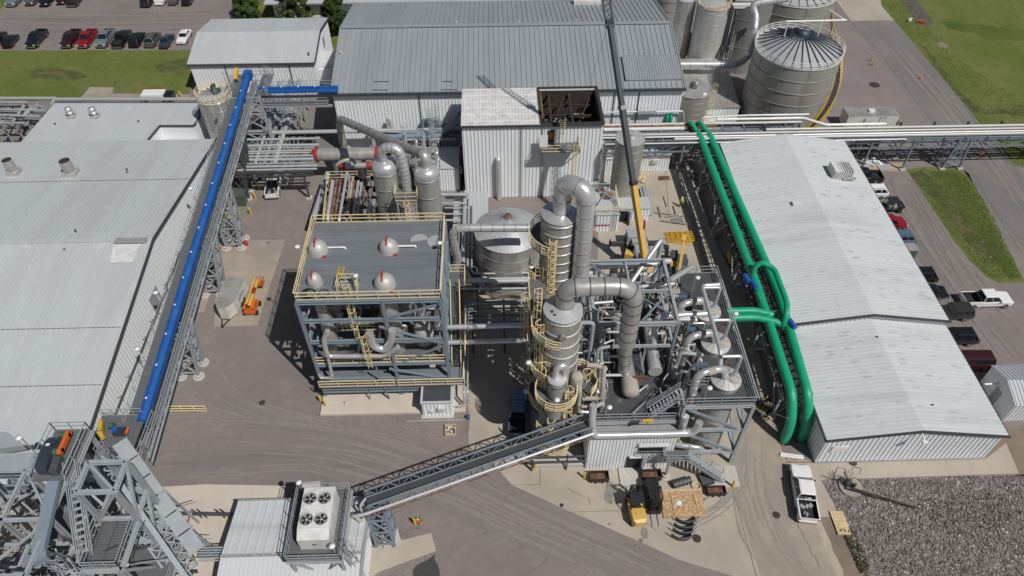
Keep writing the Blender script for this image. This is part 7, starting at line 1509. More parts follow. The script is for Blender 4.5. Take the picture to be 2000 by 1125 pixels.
m = MB(); m.prism([(p.x, p.y) for p in (a, b, c, d)], 7.6, 8.4); m.build('body', 'steel', t)
a, b = at(-40, 885, 9), at(75, 878, 9); MB().box(a.x, a.y-1.8, 8.5, b.x, a.y, 8.9).ribs((a.x, a.y-1.8, 8.9), (b.x-a.x, 0, 0), (0, 1.8, 0), 5, (0, 0, 1), .06, .12).build('rail_bed', 'steel', t)
MB().tube([(a.x, a.y-2.2, 8.9), (b.x+.5, a.y-2.2, 8.9)], .22).tube([(a.x, a.y-3, 8.3), (b.x+.5, a.y-3, 8.3)], .12).tube([(a.x, a.y-3.6, 8.3), (b.x+1, a.y-3.6, 8.3)], .12).build('pipe', 'steel_blue', t)
for x in (a.x+2, b.x-2): MB().ibeam((x, a.y-1, 0), (x, a.y-1, 8.4), .3, .3).build('post', 'steel', t)
lamp_post(72, 888, mz-1.5, 2.6, 'white area light left of the dark drive housing', (-.2, 0)); lamp_post(127, 1098, 8, 2, 'white area light below the grated deck of the bottom left tower', (0, 0)); lamp_post(264, 1124, 7, 2, 'white area light at the bottom edge beside the long gantry', (0, 0))
m = MB(); a = at(365, 1010); b = at(462, 1012)
for k in (0, .35): m.beam((a.x-.5, a.y-k, 1+k), (b.x, b.y-k, 1+k), .14)
for u in (395, 440): p = at(u, 1012); m.beam((p.x, p.y, .05), (p.x-.2, p.y-.2, 2.2), .1); m.beam((p.x+.5, p.y, .05), (p.x+.3, p.y-.2, 2.2), .1)
single('low_pipe_run', m, 'steel_dark', 'thin dark pipe run on posts crossing the pale slab beside the low building', 'pipe')
m = MB(); a = at(392, 1070, 4); b = at(458, 1068, 4)
for k in range(6): m.tube([(a.x, a.y-k*.22, 4-.05*k), (b.x+.6, b.y-k*.22, 4-.05*k)], .08, 6)
single('conduit_bundle', m, 'steel', 'bundle of grey conduits between the gantry and the low building', 'pipes')
# ------------------------------------------------------------------ vehicles
def loft(mb, st, smooth=False):
    """st = list of (y, halfwidth, zbottom, ztop, shoulder)"""
    rs = []
    for y, w_, a, b, sh in st:
        rs.append([V((x, y, z)) for x, z in ((-w_*.93, a), (w_*.93, a), (w_, a+.12), (w_, b-sh*1.3), (w_*.95, b-sh*.3), (w_*.86, b), (-w_*.86, b), (-w_*.95, b-sh*.3), (-w_, b-sh*1.3), (-w_, a+.12))])
    return mb.rings([r[::-1] for r in rs], smooth)
def vehicle(kind, name, label, u, v, heading, paint, group=None, z0=0., cargo=False, k=1., lift=0, jeep=False):
    p = at(u, v); cat = {'pickup': 'pickup truck', 'suv': 'SUV', 'sedan': 'car', 'van': 'van', 'hatch': 'car'}[kind]
    t = thing(name, label, cat, (p.x, p.y, .03), group, R(heading), local=True)
    L, W, H, hood, base = {'pickup': (5.9, 1.0, 1.88, 1.12, 1.0), 'suv': (4.8, .96, 1.72, 1.05, .98), 'sedan': (4.7, .9, 1.42, .88, .86), 'van': (5.6, 1.0, 1.95, 1.15, 1.1), 'hatch': (4.3, .9, 1.5, .92, .9)}[kind]
    L *= k; g = .36; h = L/2
    cab_f, cab_r = {'pickup': (h-1.55, -h+2.05), 'suv': (h-1.25, -h+.22), 'sedan': (h-1.35, -h+.75), 'van': (h-1.0, -h+.1), 'hatch': (h-1.2, -h+.2)}[kind]
    slf, slr = {'pickup': (.75, .18), 'suv': (.7, .4), 'sedan': (.85, .75), 'van': (.75, .15), 'hatch': (.8, .55)}[kind]
    if jeep: slf, slr, cab_f = .3, .08, h-1.5
    b = MB(); by = -h+1.95 if kind == 'pickup' else -h
    st = [(h, W*.8, g+.08, hood-.24, .12), (h-.12, W*.95, g, hood-.1, .1), (h-.5, W, g-.02, hood-.03, .08), (cab_f, W, g-.04, hood+.06, .08)]
    if kind == 'pickup': st += [(by+.02, W, g-.04, base+.12, .05)]
    elif kind == 'sedan': st += [(cab_r+.1, W, g-.04, base+.14, .08), (-h+.3, W*.97, g, base+.1, .1), (-h, W*.88, g+.1, base, .12)]
    else: st += [(-h+.3, W, g-.02, base+.15, .08), (-h, W*.93, g+.05, base+.08, .1)]
    loft(b, st[::-1]); b.build('body', paint, t)
    if kind == 'pickup':
        m = MB(); zt = base+.18; zf = g+.28
        m.box(-W, -h+.02, g, W, by, zf); m.box(-W, -h+.02, zf+.001, -W+.13, by, zt); m.box(W-.13, -h+.02, zf+.001, W, by, zt)
        m.build('bed', paint, t)
        MB().box(-W+.02, -h-.03, g+.12, W-.02, -h+.018, zt-.02).build('tailgate', paint, t)
        MB().box(-W+.132, -h+.05, zf+.003, W-.132, by-.01, zf+.03).box(-W+.132, -h+.05, zf+.031, -W+.16, by-.01, zt-.03).box(W-.16, -h+.05, zf+.031, W-.132, by-.01, zt-.03).box(-W+.161, by-.05, zf+.031, W-.161, by-.012, zt-.03).build('bed_liner', 'rubber', t)
        if cargo:
            c = MB(); rr = random.Random(int(u))
            for i in range(5): c.cbox((rr.uniform(-.5, .5), -h+rr.uniform(.5, 1.6), zf+.15), rr.uniform(.1, .5), rr.uniform(.1, .5), .2, rz=rr.uniform(0, 3))
            c.build('bed_load', 'stainless', t)
        MB().box(-W*.7, by-.01, hood+.25, W*.7, by+.02, H-.2).build('rear_window', 'glass_dark', t)
    zb = hood+.03 if kind != 'van' else hood+.05
    # glasshouse
    c = MB(); wb, wt = W*.9, W*.72 if not jeep else W*.84
    lo = [(-wb, cab_r+.02, zb-.03), (wb, cab_r+.02, zb-.03), (wb, cab_f, zb-.03), (-wb, cab_f, zb-.03)]; hi = [(-wt, cab_r+slr, H-.06), (wt, cab_r+slr, H-.06), (wt, cab_f-slf, H-.06), (-wt, cab_f-slf, H-.06)]
    c.add(lo+hi, [(0, 1, 5, 4), (1, 2, 6, 5), (2, 3, 7, 6), (3, 0, 4, 7), (4, 5, 6, 7)]); c.build('window', 'glass_dark', t)
    r = MB(); x0, x1 = cab_r+slr, cab_f-slf
    r.rings([[V((x*s, y, z)) for x, y in ((-1, x0-e), (1, x0-e), (1, x1+e), (-1, x1+e))] for s, z, e in ((wt+.03, H-.075, .06), (wt+.02, H-.02, .05), (wt-.12, H+.02, -.1))], False)
    r.build('roof', 'rubber' if jeep else paint, t)
    r = MB()
    for s in (-1, 1):
        r.beam((s*wb, cab_f, zb-.02), (s*wt, x1, H-.05), .07); r.beam((s*wb, cab_r+.03, zb-.02), (s*wt, x0, H-.05), .1 if kind != 'suv' else .16)
        for f in ((.5,) if kind in ('sedan', 'pickup', 'hatch') else (.36, .7)):
            yb = cab_f+(cab_r-cab_f)*f; yt = x1+(x0-x1)*f; r.beam((s*(wb+.004), yb, zb-.02), (s*(wt+.004), yt, H-.05), .07)
    r.build('pillar', paint, t)
    for s in (-1, 1):
        for y in (h-.95, -h+1.05):
            wr = .39 if kind in ('pickup', 'van') or jeep else .34
            wo = MB(); wo.cyl2((s*(W-.22), y, wr), (s*(W+.03), y, wr), wr, 18, smooth=False); q = wo.build('wheel', 'rubber', t)
            MB().cyl2((s*(W+.031), y, wr), (s*(W+.045), y, wr), wr*.62, 14, smooth=False).sub('rim', 'chrome', q)
            MB().box(s*W-.02 if s > 0 else s*W-.006, y-wr*1.25, wr*.6, s*W+.006 if s > 0 else s*W+.02, y+wr*1.25, wr*2.25).build('wheel_arch', 'rubber', t) if False else None
        MB().cbox((s*W*.7, h-.06, hood-.3), .36, .14, .17).build('headlight', 'lamp_white', t)
        MB().cbox((s*W*.9, -h+.0, base-.12), .12, .1, .3).build('taillight', 'tail_red', t)
        MB().cbox((s*(W+.1), cab_f-.35, zb+.05), .2, .1, .14).build('mirror', 'rubber' if kind == 'pickup' else paint, t)
    MB().cbox((0, h+.01, g+.08), W*1.7, .14, .2).build('front_bumper', 'chrome' if kind == 'pickup' else paint, t)
    MB().cbox((0, -h-.05, g+.05), W*1.8, .14, .2).build('rear_bumper', 'chrome' if kind == 'pickup' else paint, t)
    MB().cbox((0, h-.01, hood-.36), W*1.0, .12, .2).build('grille', 'rubber', t)
    if kind in ('suv', 'van') and not jeep:
        m = MB()
        for s in (-1, 1): m.beam((s*wt*.85, x0+.2, H+.04), (s*wt*.85, x1-.2, H+.04), .05)
        m.build('roof_rail', 'rubber', t)
    if jeep: MB().cyl2((0, -h-.2, .95), (0, -h-.02, .95), .36, 16).build('spare_wheel', 'rubber', t)
    return t
G1 = 'vehicles parked in the row along the grass'; G2 = 'vehicles parked at the top edge of the car park'; G3 = 'vehicles parked behind the gabled warehouse'
AW, TO = 0, 180     # nose away from / toward the viewer
for kind, name, lab, u, v, hd, paint, g in (
    ('suv', 'parked_suv', 'black SUV cut off by the left edge in the row along the grass', -2, 82, AW, 'black_paint', G1),
    ('hatch', 'parked_car', 'small black hatchback second in the row along the grass', 24, 85, AW+4, 'black_paint', G1),
    ('pickup', 'parked_pickup', 'black pickup standing apart between the black hatchback and the maroon pickup', 75, 82, TO, 'black_paint', G1),
    ('pickup', 'parked_pickup', 'dark maroon pickup left of the bright red one in the row along the grass', 142, 82, TO, 'maroon_paint', G1),
    ('pickup', 'parked_pickup', 'bright red pickup in the row along the grass', 174, 82, TO, 'red_paint', G1),
    ('pickup', 'parked_pickup', 'silver blue pickup right of the bright red one', 209, 81, TO, 'silver_paint', G1),
    ('pickup', 'parked_pickup', 'black pickup with its tailgate to the grass, right of the silver blue one', 241, 82, AW, 'black_paint', G1),
    ('suv', 'parked_suv', 'black SUV between the black pickup and the grey brown SUV', 271, 83, AW, 'black_paint', G1),
    ('suv', 'parked_suv', 'grey brown SUV in the row along the grass', 301, 83, AW, 'grey_paint', G1),
    ('sedan', 'parked_sedan', 'dark slate sedan left of the white car', 328, 85, AW, 'slate_paint', G1),
    ('sedan', 'parked_sedan', 'white sedan at the right end of the row along the grass', 362, 77, TO, 'white_paint', G1),
    ('pickup', 'parked_pickup', 'silver pickup at the left of the top edge of the car park', 34, 3, TO, 'silver_paint', G2),
    ('suv', 'parked_suv', 'grey brown SUV second from the left at the top edge', 68, 3, TO, 'grey_paint', G2),
    ('suv', 'parked_suv', 'wide black SUV third from the left at the top edge', 96, 5, TO, 'black_paint', G2),
    ('hatch', 'parked_car', 'dark maroon car at the top edge left of the black pickup', 127, 2, TO, 'maroon_paint', G2),
    ('pickup', 'parked_pickup', 'black pickup at the right end of the left group at the top edge', 152, 3, AW, 'black_paint', G2),
    ('suv', 'parked_suv', 'dark grey SUV left of the white one at the top edge', 292, 6, AW, 'dark_paint', G2),
    ('suv', 'parked_suv', 'white SUV at the top edge of the car park', 319, 2, AW, 'white_paint', G2),
    ('sedan', 'parked_sedan', 'grey brown sedan right of the white SUV at the top edge', 344, 2, AW, 'grey_paint', G2),
    ('hatch', 'parked_car', 'black car at the right end of the top edge row', 370, 4, AW, 'black_paint', G2),
    ('pickup', 'parked_pickup', 'black pickup at the far end of the row behind the gabled warehouse', 1679, 352, 88, 'black_paint', G3),
    ('suv', 'parked_suv', 'white SUV with a black sunroof behind the gabled warehouse', 1696, 382, 88, 'white_paint', G3),
    ('suv', 'parked_suv', 'bright red SUV with its nose towards the lane behind the gabled warehouse', 1731, 442, -92, 'red_paint', G3),
    ('suv', 'parked_suv', 'light blue silver SUV between the red one and the green grey box', 1746, 473, 88, 'blue_paint', G3),
    ('suv', 'parked_suv', 'black SUV beyond the dark sedan behind the gabled warehouse', 1786, 546, 88, 'black_paint', G3),
    ('sedan', 'parked_sedan', 'dark sedan just beyond the boxy grey off road car', 1807, 577, 88, 'black_paint', G3),
    ('suv', 'parked_suv', 'black SUV with silver side trim between the boxy grey car and the maroon van', 1861, 665, 88, 'black_paint', G3),
    ('van', 'parked_van', 'dark maroon van nearest in the row behind the gabled warehouse', 1882, 713, 88, 'maroon_paint', G3)):
    vehicle(kind, name, lab, u, v, hd, paint, g)
vehicle('suv', 'parked_offroad_car', 'boxy dark grey off road car with a black hard top beside the white pickup', 1857, 617, 90, 'dark_paint', G3, k=.9, jeep=True)
vehicle('pickup', 'parked_pickup', 'white crew cab pickup parked crosswise in the lane right of the gabled warehouse', 1921, 592, -90, 'white_paint', k=1.02)
vehicle('pickup', 'parked_pickup', 'white pickup with an open bed below the left pipe rack', 537, 366, 5, 'white_paint', cargo=True)
vehicle('pickup', 'parked_pickup', 'large white pickup with its tailgate down in front of the gabled warehouse corner', 1566, 968, -8, 'white_paint', cargo=True, k=1.03)
vehicle('pickup', 'parked_pickup', 'blue work truck in the shadow left of the slim columns', 1012, 812, -4, 'blue_paint')
# side by side buggy
p = at(1736, 410); t = thing('utility_buggy', 'black open sided utility buggy between the white SUV and the red SUV', 'buggy', (p.x, p.y, .02), G3, R(90), local=True)
m = MB(); loft(m, [(-1.5, .7, .35, .8, .08), (-.6, .72, .3, .75, .08), (.6, .72, .3, .75, .08), (1.2, .7, .3, .95, .1), (1.6, .6, .4, .8, .1)]); m.build('body', 'black', t)
m = MB()
for s in (-.65, .65):
    for y in (-.7, .2, .8): m.beam((s, y, .75), (s, y-.05, 1.85), .06)
m.build('roll_cage', 'steel_dark', t); MB().box(-.7, -.8, 1.86, .7, .85, 1.92).build('roof', 'dark_paint', t)
MB().box(-.6, -.6, .76, .6, -.1, 1.2).box(-.6, .1, .76, .6, .5, 1.15).build('seat', 'steel', t)
m = MB(); m.box(-.72, -1.6, .82, -.66, -.85, 1.1); m.box(.66, -1.6, .82, .72, -.85, 1.1); m.box(-.72, -1.66, .82, .72, -1.6, 1.1); m.build('cargo_bed', 'rubber', t)
for s in (-1, 1):
    for y in (-1.1, 1.15): MB().cyl2((s*.62, y, .32), (s*.86, y, .32), .32, 16, smooth=False).build('wheel', 'rubber', t)
p = at(1773, 500); t = thing('storage_box', 'tall green grey metal box beyond the light blue silver SUV', 'box', (p.x, p.y, 0)); MB().box(p.x-1.2, p.y-.7, .05, p.x+.5, p.y+.7, 1.6).build('body', 'box_green', t); MB().box(p.x-1.25, p.y-.75, 1.61, p.x+.55, p.y+.75, 1.7).build('lid', 'cladding', t)
# trailers
def trailer(name, label, u, v, hd, L, W, H, nose, dx=0):
    p = at(u, v); t = thing(name, label, 'trailer', (p.x, p.y, .02), None, R(hd), local=True); h = L/2
    m = MB(); pts = [(-W, -h), (W, -h), (W, h-nose), (W*.45, h), (-W*.45, h), (-W, h-nose)] if nose else [(-W, -h), (W, -h), (W, h), (-W, h)]
    m.prism(pts, .45, H); m.build('body', 'unit_white', t)
    m = MB(); m.prism([(x*1.01, y*1.004) for x, y in pts], H+.003, H+.07); m.ribs((-W, -h, H+.07), (2*W, 0, 0), (0, L-nose, 0), 8, (0, 0, 1), .03, .05); m.build('roof', 'cladding', t)
    m = MB(); m.beam((-.5, h-.1, .4), (0, h+1.3, .45), .1); m.beam((.5, h-.1, .4), (0, h+1.3, .45), .1); m.cyl2((0, h+1.1, .05), (0, h+1.1, .9), .05, 8); m.build('hitch', 'rubber', t)
    for s in (-1, 1):
        for y in (-.5, .3): 
            wq = MB().cyl2((s*(W-.12), y-.3, .36), (s*(W+.05), y-.3, .36), .34, 16, smooth=False).build('wheel', 'rubber', t)
            MB().cyl2((s*(W+.051), y-.3, .36), (s*(W+.06), y-.3, .36), .2, 12, smooth=False).sub('rim', 'chrome', wq)
    return t
t = trailer('box_trailer', 'white enclosed box trailer with a grey roof beside the orange boom lift', 457, 597, 174, 5.2, 1.15, 2.4, 1.0)
m = MB(); m.cbox((0, 3.15-.6, 1.5), 1.0, .06, 1.2); m.build('front_panel', 'lamp_white', t)
def text(s, loc, size, m, parent, rot, name='lettering', ex=.01):
    c = bpy.data.curves.new(name, 'FONT'); c.body = s; c.size = size; c.extrude = ex; c.align_x = 'CENTER'; c.align_y = 'CENTER'; c.resolution_u = 2
    o = bpy.data.objects.new('tmp', c); COL.objects.link(o); dg = bpy.context.evaluated_depsgraph_get(); me = bpy.data.meshes.new_from_object(o.evaluated_get(dg)); bpy.data.objects.remove(o)
    me.materials.clear(); me.materials.append(MATS[m]); q = bpy.data.objects.new(name, me); COL.objects.link(q); q.location = loc; q.rotation_euler = rot; q.parent = parent; return q
text('JACKSON', (-1.17, -.5, 1.5), .42, 'ink', t, (R(90), 0, R(-90)))
t = trailer('office_trailer', 'white office trailer with dark logo lettering parked behind the long pipe rack', 1690, 246, -90, 8.2, 1.3, 2.7, 0)
MB().cbox((1.33, 1.6, 1.5), .05, .9, 1.9).build('door', 'unit_white', t) ; MB().cbox((1.325, 1.6, 1.5), .04, 1.0, 2.0).build('door_frame', 'steel_dark', t)
text('JACKSON', (1.33, -1.3, 1.2), .6, 'ink', t, (R(90), 0, R(90))); text('JE', (1.33, -1.3, 1.95), .7, 'motor_blue', t, (R(90), 0, R(90)), 'logo')
m = MB(); m.cbox((0, 0, 2.9), .7, .9, .3); m.build('roof_unit', 'lamp_white', t)
# boom lift
p = at(494, 605); t = thing('boom_lift', 'orange boom lift with folded yellow arms beside the white box trailer', 'boom lift', (p.x, p.y, .02), None, R(-1), local=True); t.scale = (.82, .82, .82)
m = MB(); loft(m, [(-1.3, .85, .4, .95, .08), (1.3, .85, .4, .95, .08)]); m.build('chassis', 'orange', t)
for s in (-1, 1):
    for y in (-.95, .95): MB().cyl2((s*.75, y, .38), (s*1.08, y, .38), .38, 16, smooth=False).build('wheel', 'rubber', t)
m = MB(); m.prism([(-.8, -1.2), (.8, -1.2), (.8, .6), (0, 1.1), (-.8, .6)], .96, 1.7); m.build('turret', 'orange', t)
MB().beam((.2, -1, 1.9), (.5, 4, 2.4), .34, .4).beam((-.2, -.8, 2.2), (.1, 3.8, 2.75), .28, .3).build('boom', 'crane_yellow', t)
m = MB(); m.rail([(0, 3.9, 1.2), (1, 3.9, 1.2), (1, 4.9, 1.2), (0, 4.9, 1.2)], h=1.1, sp=.5, close=True); m.box(0, 3.9, 1.1, 1, 4.9, 1.2); m.build('basket', 'orange', t)
MB().cbox((.45, 1.6, 2.7), .5, .9, .3).build('hose_tray', 'red', t); MB().cbox((0, -1, 1.9), .5, .35, .3).build('control_box', 'rubber', t)
# transformer, bollards
p = at(467, 396); t = thing('transformer', 'green pad mounted transformer among yellow bollards under the blue conveyor', 'transformer', (p.x, p.y, 0))
MB().box(p.x-1.3, p.y-.9, .05, p.x+1.2, p.y+1, 1.8).build('body', 'box_green', t); MB().box(p.x-1.4, p.y-1, 1.81, p.x+1.3, p.y+1.1, 1.92).build('lid', 'box_green', t); MB().box(p.x-.05, p.y-.94, .3, p.x, p.y-.9, 1.7).build('door_gap', 'rubber', t)
BLb = []
def bollard(u, v, label, m='yellow', h=1.15, lean=0, cap=None):
    p = at(u, v); mb = MB(); mb.lathe((p.x, p.y, 0), [(.13, .01), (.13, h), (.09, h+.08), (.01, h+.11)], 14); return single('bollard', mb, m, label, 'bollard', 'yellow bollards')
for u, v, lab in ((1045, 914, 'yellow bollard left of the concrete base of the slim columns'), (1141, 934, 'yellow bollard at the left corner of the clad process building'), (1430, 951, 'yellow bollard at the foot of the entrance stair'),
    (811, 1024, 'yellow bollard with a weed and a cone at the bottom road edge'), (627, 785, 'far one of two yellow bollards at the near left corner of the process platform'), (637, 795, 'near one of two yellow bollards at the near left corner of the process platform'),
    (440, 420, 'yellow bollard left of the transformer'), (468, 419, 'yellow bollard in front of the transformer'), (490, 418, 'yellow bollard at the right front of the transformer'), (499, 388, 'yellow bollard right of the transformer'), (507, 370, 'yellow bollard between the transformer and the white pickup'), (421, 456, 'yellow bollard between two conveyor towers'),
    (1701, 120, 'far one of two yellow posts in the gravel beside the road'), (1705, 128, 'near one of two yellow posts in the gravel beside the road'), (354, 190, 'yellow bollard near the dark corner of the small white warehouse')): bollard(u, v, lab)
def cone(u, v, label, big=False):
    p = at(u, v); t = thing('traffic_barrel' if big else 'traffic_cone', label, 'barrel' if big else 'cone', (p.x, p.y, 0), None if big else 'traffic cones')
    if big:
        MB().lathe((p.x, p.y, 0), [(.36, .01), (.36, .1), (.3, .12), (.3, .35), (.28, .36), (.28, .7), (.25, .71), (.25, 1.1), (.05, 1.15)], 16).build('body', 'orange', t); MB().lathe((p.x, p.y, 0), [(.29, .4), (.29, .6)], 16).lathe((p.x, p.y, 0), [(.262, .78), (.262, .95)], 16).build('white_band', 'lamp_white', t)
    else:
        MB().box(p.x-.22, p.y-.22, .01, p.x+.22, p.y+.22, .06).lathe((p.x, p.y, 0), [(.18, .06), (.04, .8)], 14).build('body', 'orange', t); MB().lathe((p.x, p.y, 0), [(.125, .42), (.09, .6)], 14).build('white_band', 'lamp_white', t)
cone(1797, 154, 'orange cone standing in the road at upper right'); cone(1914, 304, 'orange and white traffic barrel on the road under the long pipe rack', True)
cone(676, 792, 'red orange cone in front of the process platform slab'); cone(816, 1018, 'orange cone beside the yellow bollard at the road edge near the bottom'); cone(1159, 452, 'red cone at the left front corner of the white container'); cone(1203, 446, 'orange cone at the right front corner of the white container'); cone(543, 328, 'small orange cone in the asphalt below the left pipe rack')
# orange netting heap and small yard items
def heap(name, label, cat, u, v, n, r, ms, sz=(.2, .6), seed=1, rods=False):
    p = at(u, v); t = thing(name, label, cat, (p.x, p.y, 0)); q = random.Random(seed)
    for j, mm in enumerate(ms):
        b = MB()
        for i in range(n):
            c = V((p.x+q.uniform(-r, r), p.y+q.uniform(-r, r), .12+q.uniform(0, .35)))
            if rods: d = V((q.uniform(-1, 1), q.uniform(-1, 1), q.uniform(-.15, .15))); b.beam(c-d, c+d, .06)
            else: b.cbox(c, q.uniform(*sz), q.uniform(*sz), q.uniform(.1, .3), rz=q.uniform(0, 3), rx=q.uniform(-.3, .3))
        b.build('debris_'+['piece', 'scrap', 'rod'][j % 3], mm, t)
    return t
heap('netting_pile', 'heap of orange netting and grey boxes between two conveyor towers', 'debris', 416, 494, 7, .9, ['orange', 'cladding'], seed=4)
heap('hose_pile', 'coils and scrap at the foot of the third conveyor tower', 'debris', 400, 530, 9, .8, ['rubber', 'box_green', 'steel'], seed=5)
heap('steel_scrap', 'small heap of pipe and steel scrap in front of the trestle near the fallen sacks', 'debris', 1365, 350, 8, 1.6, ['rust', 'steel_blue', 'tank_white'], seed=6)
heap('scrap_heap', 'dark scrap heap beside the bent ends of the green pipes', 'debris', 1497, 800, 14, 1.0, ['rust_dark', 'yellow', 'steel'], (.1, .4), seed=7, rods=True)
heap('pallet_debris', 'beams and a grey sheet lying on the tan gravel behind the gabled warehouse', 'debris', 1705, 322, 4, 1.3, ['steel', 'lamp_white'], (.4, 1.3), seed=8)
p = at(1728, 327); m = MB(); m.cbox((p.x, p.y, .1), 2.2, 1.3, .06, rz=.1); single('sheet_panel', m, 'roof_pale', 'flat grey sheet lying at the edge of the tan gravel', 'panel')
# person
p = at(1329, 404)
t = thing('person', 'worker in a yellow high visibility shirt and white hard hat walking beside the trestle shadow', 'person', (p.x, p.y, 0), None, R(150), local=True)
def skin_body(parent, verts, edges, radii, m, name='body'):
    me = bpy.data.meshes.new(name); me.from_pydata(verts, edges, []); o = bpy.data.objects.new(name, me); COL.objects.link(o); o.parent = parent
    me.materials.append(MATS[m]); md = o.modifiers.new('s', 'SKIN'); 
    for i, r in enumerate(radii): me.skin_vertices[0].data[i].radius = (r, r)
    me.skin_vertices[0].data[0].use_root = True
    sb = o.modifiers.new('ss', 'SUBSURF'); sb.levels = 1; sb.render_levels = 1; return o
vt = [(0, 0, .95), (0, 0, 1.15), (0, .01, 1.4), (0, .01, 1.52), (0, .03, 1.68),
      (.1, 0, .9), (.12, .22, .5), (.12, .12, .08), (.12, .26, .05), (-.1, 0, .9), (-.12, -.05, .48), (-.12, -.32, .1), (-.12, -.2, .05),
      (.2, 0, 1.42), (.27, -.08, 1.15), (.26, .06, .9), (.25, .1, .82), (-.2, 0, 1.42), (-.28, .08, 1.15), (-.26, .24, .95), (-.25, .3, .9)]
ed = [(0, 1), (1, 2), (2, 3), (3, 4), (0, 5), (5, 6), (6, 7), (7, 8), (0, 9), (9, 10), (10, 11), (11, 12), (2, 13), (13, 14), (14, 15), (15, 16), (2, 17), (17, 18), (18, 19), (19, 20)]
rad = [.15, .14, .16, .06, .1, .1, .07, .045, .045, .1, .07, .045, .045, .07, .05, .038, .035, .07, .05, .038, .035]
skin_body(t, vt, ed, rad, 'skin')
m = MB(); m.rings([[V((cos(a)*w_, sin(a)*d_, z)) for a in [2*pi*i/14 for i in range(14)]] for w_, d_, z in ((.2, .17, .93), (.21, .17, 1.1), (.25, .18, 1.3), (.25, .17, 1.42), (.1, .09, 1.52))]); m.cyl2((.2, 0, 1.42), (.275, -.08, 1.14), .085, 10); m.cyl2((-.2, 0, 1.42), (-.285, .08, 1.14), .085, 10); m.build('shirt', 'hi_vis', t)
m = MB(); m.rings([[V((cos(a)*w_, sin(a)*d_, z)) for a in [2*pi*i/14 for i in range(14)]] for w_, d_, z in ((.17, .15, .82), (.205, .175, .95))]); m.cyl2((.1, 0, .9), (.12, .22, .5), .115, 10, .09); m.cyl2((.12, .22, .52), (.12, .12, .1), .09, 10, .07); m.cyl2((-.1, 0, .9), (-.12, -.05, .48), .115, 10, .09); m.cyl2((-.12, -.05, .5), (-.12, -.32, .12), .09, 10, .07); m.build('trousers', 'denim', t)
MB().lathe((0, .03, 0), [(.17, 1.7), (.135, 1.72), (.13, 1.8), (.08, 1.87), (.01, 1.89)], 16).build('hard_hat', 'lamp_white', t)
# mobile crane
t = thing('mobile_crane', 'yellow mobile crane with its long boom raised over the hall roof', 'crane', (18.8, 67.5, 0))
m = MB(); m.box(17.3, 64.6, .7, 20.1, 72.4, 1.35); m.build('carrier', 'steel', t)
m = MB(); m.box(17.4, 70.6, 1.36, 20, 72.3, 2.3); m.cyl2((17.9, 69.4, 1.5), (19.6, 69.4, 1.5), .4, 14); m.cbox((18.8, 70.2, 1.7), 1.8, .7, .7); m.build('engine_deck', 'steel', t)
for y in (65.4, 67, 70, 71.6):
    for x in (17.2, 19.9): MB().cyl2((x, y, .6), (x+.4, y, .6), .6, 18, smooth=False).build('wheel', 'rubber', t)
for y in (65.1, 71.0):
    for s, x in ((-1, 17.3), (1, 20.1)):
        m = MB(); m.beam((x, y, .95), (x+s*2.3, y, .95), .35, .35); m.beam((x+s*2.2, y, .1), (x+s*2.2, y, 1.6), .16); m.build('outrigger', 'steel_dark', t); MB().lathe((x+s*2.2, y, .02), [(.62, 0), (.62, .08), (.1, .12)], 20, smooth=False).build('outrigger_pad', 'steel', t)
MB().lathe((18.7, 67.2, 1.36), [(1.1, 0), (1.1, .3)], 20).build('turntable', 'steel_dark', t)
m = MB(); m.prism([(18.0, 64.8), (19.4, 65.0), (19.6, 66.8), (19.2, 67.3), (18.2, 67)], 1.7, 2.6); m.build('superstructure', 'steel', t)
m = MB(); m.prism([(17.5, 63.8), (19.0, 63.2), (20.4, 64.1), (20.0, 64.9), (17.7, 64.9)], 1.9, 2.9); m.build('counterweight', 'crane_yellow', t); MB().prism([(18.0, 64.0), (19.0, 63.6), (19.9, 64.2), (19.7, 64.7), (18.1, 64.7)], 2.89, 2.93).build('ballast_well', 'wood', t)
for s in (0, 1): MB().cbox((18.6+s*.9, 63.18+.15*s, 2.5), .55, .06, .35, rz=.3 if s else -.2).build('number_plate', 'rust_dark', t)
m = MB(); m.add([(16.3, 66.6, 1.9), (17.3, 66.2, 1.9), (18, 68.4, 1.9), (17, 68.8, 1.9), (16.3, 66.6, 3.1), (17.3, 66.2, 3.1), (17.9, 68, 3.3), (16.95, 68.4, 3.3)], [(0, 3, 2, 1), (4, 5, 6, 7), (0, 1, 5, 4), (1, 2, 6, 5), (2, 3, 7, 6), (3, 0, 4, 7)]); m.build('cab', 'crane_yellow', t)
m = MB(); m.add([(16.5, 66.9, 3.12), (17.25, 66.6, 3.12), (17.7, 67.8, 3.3), (16.95, 68.1, 3.3)], [(0, 1, 2, 3)]); m.build('cab_window', 'glass_dark', t)
b0, b1 = V((18.75, 65.3, 2.9)), V((11.2, 82, 38)); bd = (b1-b0)
def bseg(k0, k1, w_, mm, name): MB().beam(b0+bd*k0, b0+bd*k1, w_, w_*1.15).build(name, mm, t)
bseg(0, .265, .66, 'crane_yellow', 'boom_base'); bseg(.264, .50, .6, 'steel_dark', 'boom_section'); bseg(.499, .74, .52, 'steel_dark', 'boom_section'); 
m = MB(); q = b0+bd*.74
for i in range(18):
    a, b = b0+bd*(.74+i*.0145), b0+bd*(.74+(i+1)*.0145); w_ = .42
    for sx, sy in ((-1, -1), (1, -1), (1, 1), (-1, 1)): m.beam(a+V((sx*w_, sy*w_*.5, -sy*w_*.3)), b+V((sx*w_, sy*w_*.5, -sy*w_*.3)), .1)
    m.beam(a+V((-w_, -w_*.5, .1)), b+V((w_, -w_*.5, .1)), .07); m.beam(a+V((-w_, w_*.5, -.1)), b+V((-w_, -w_*.5, .1)), .07)
m.build('lattice_jib', 'steel_dark', t)
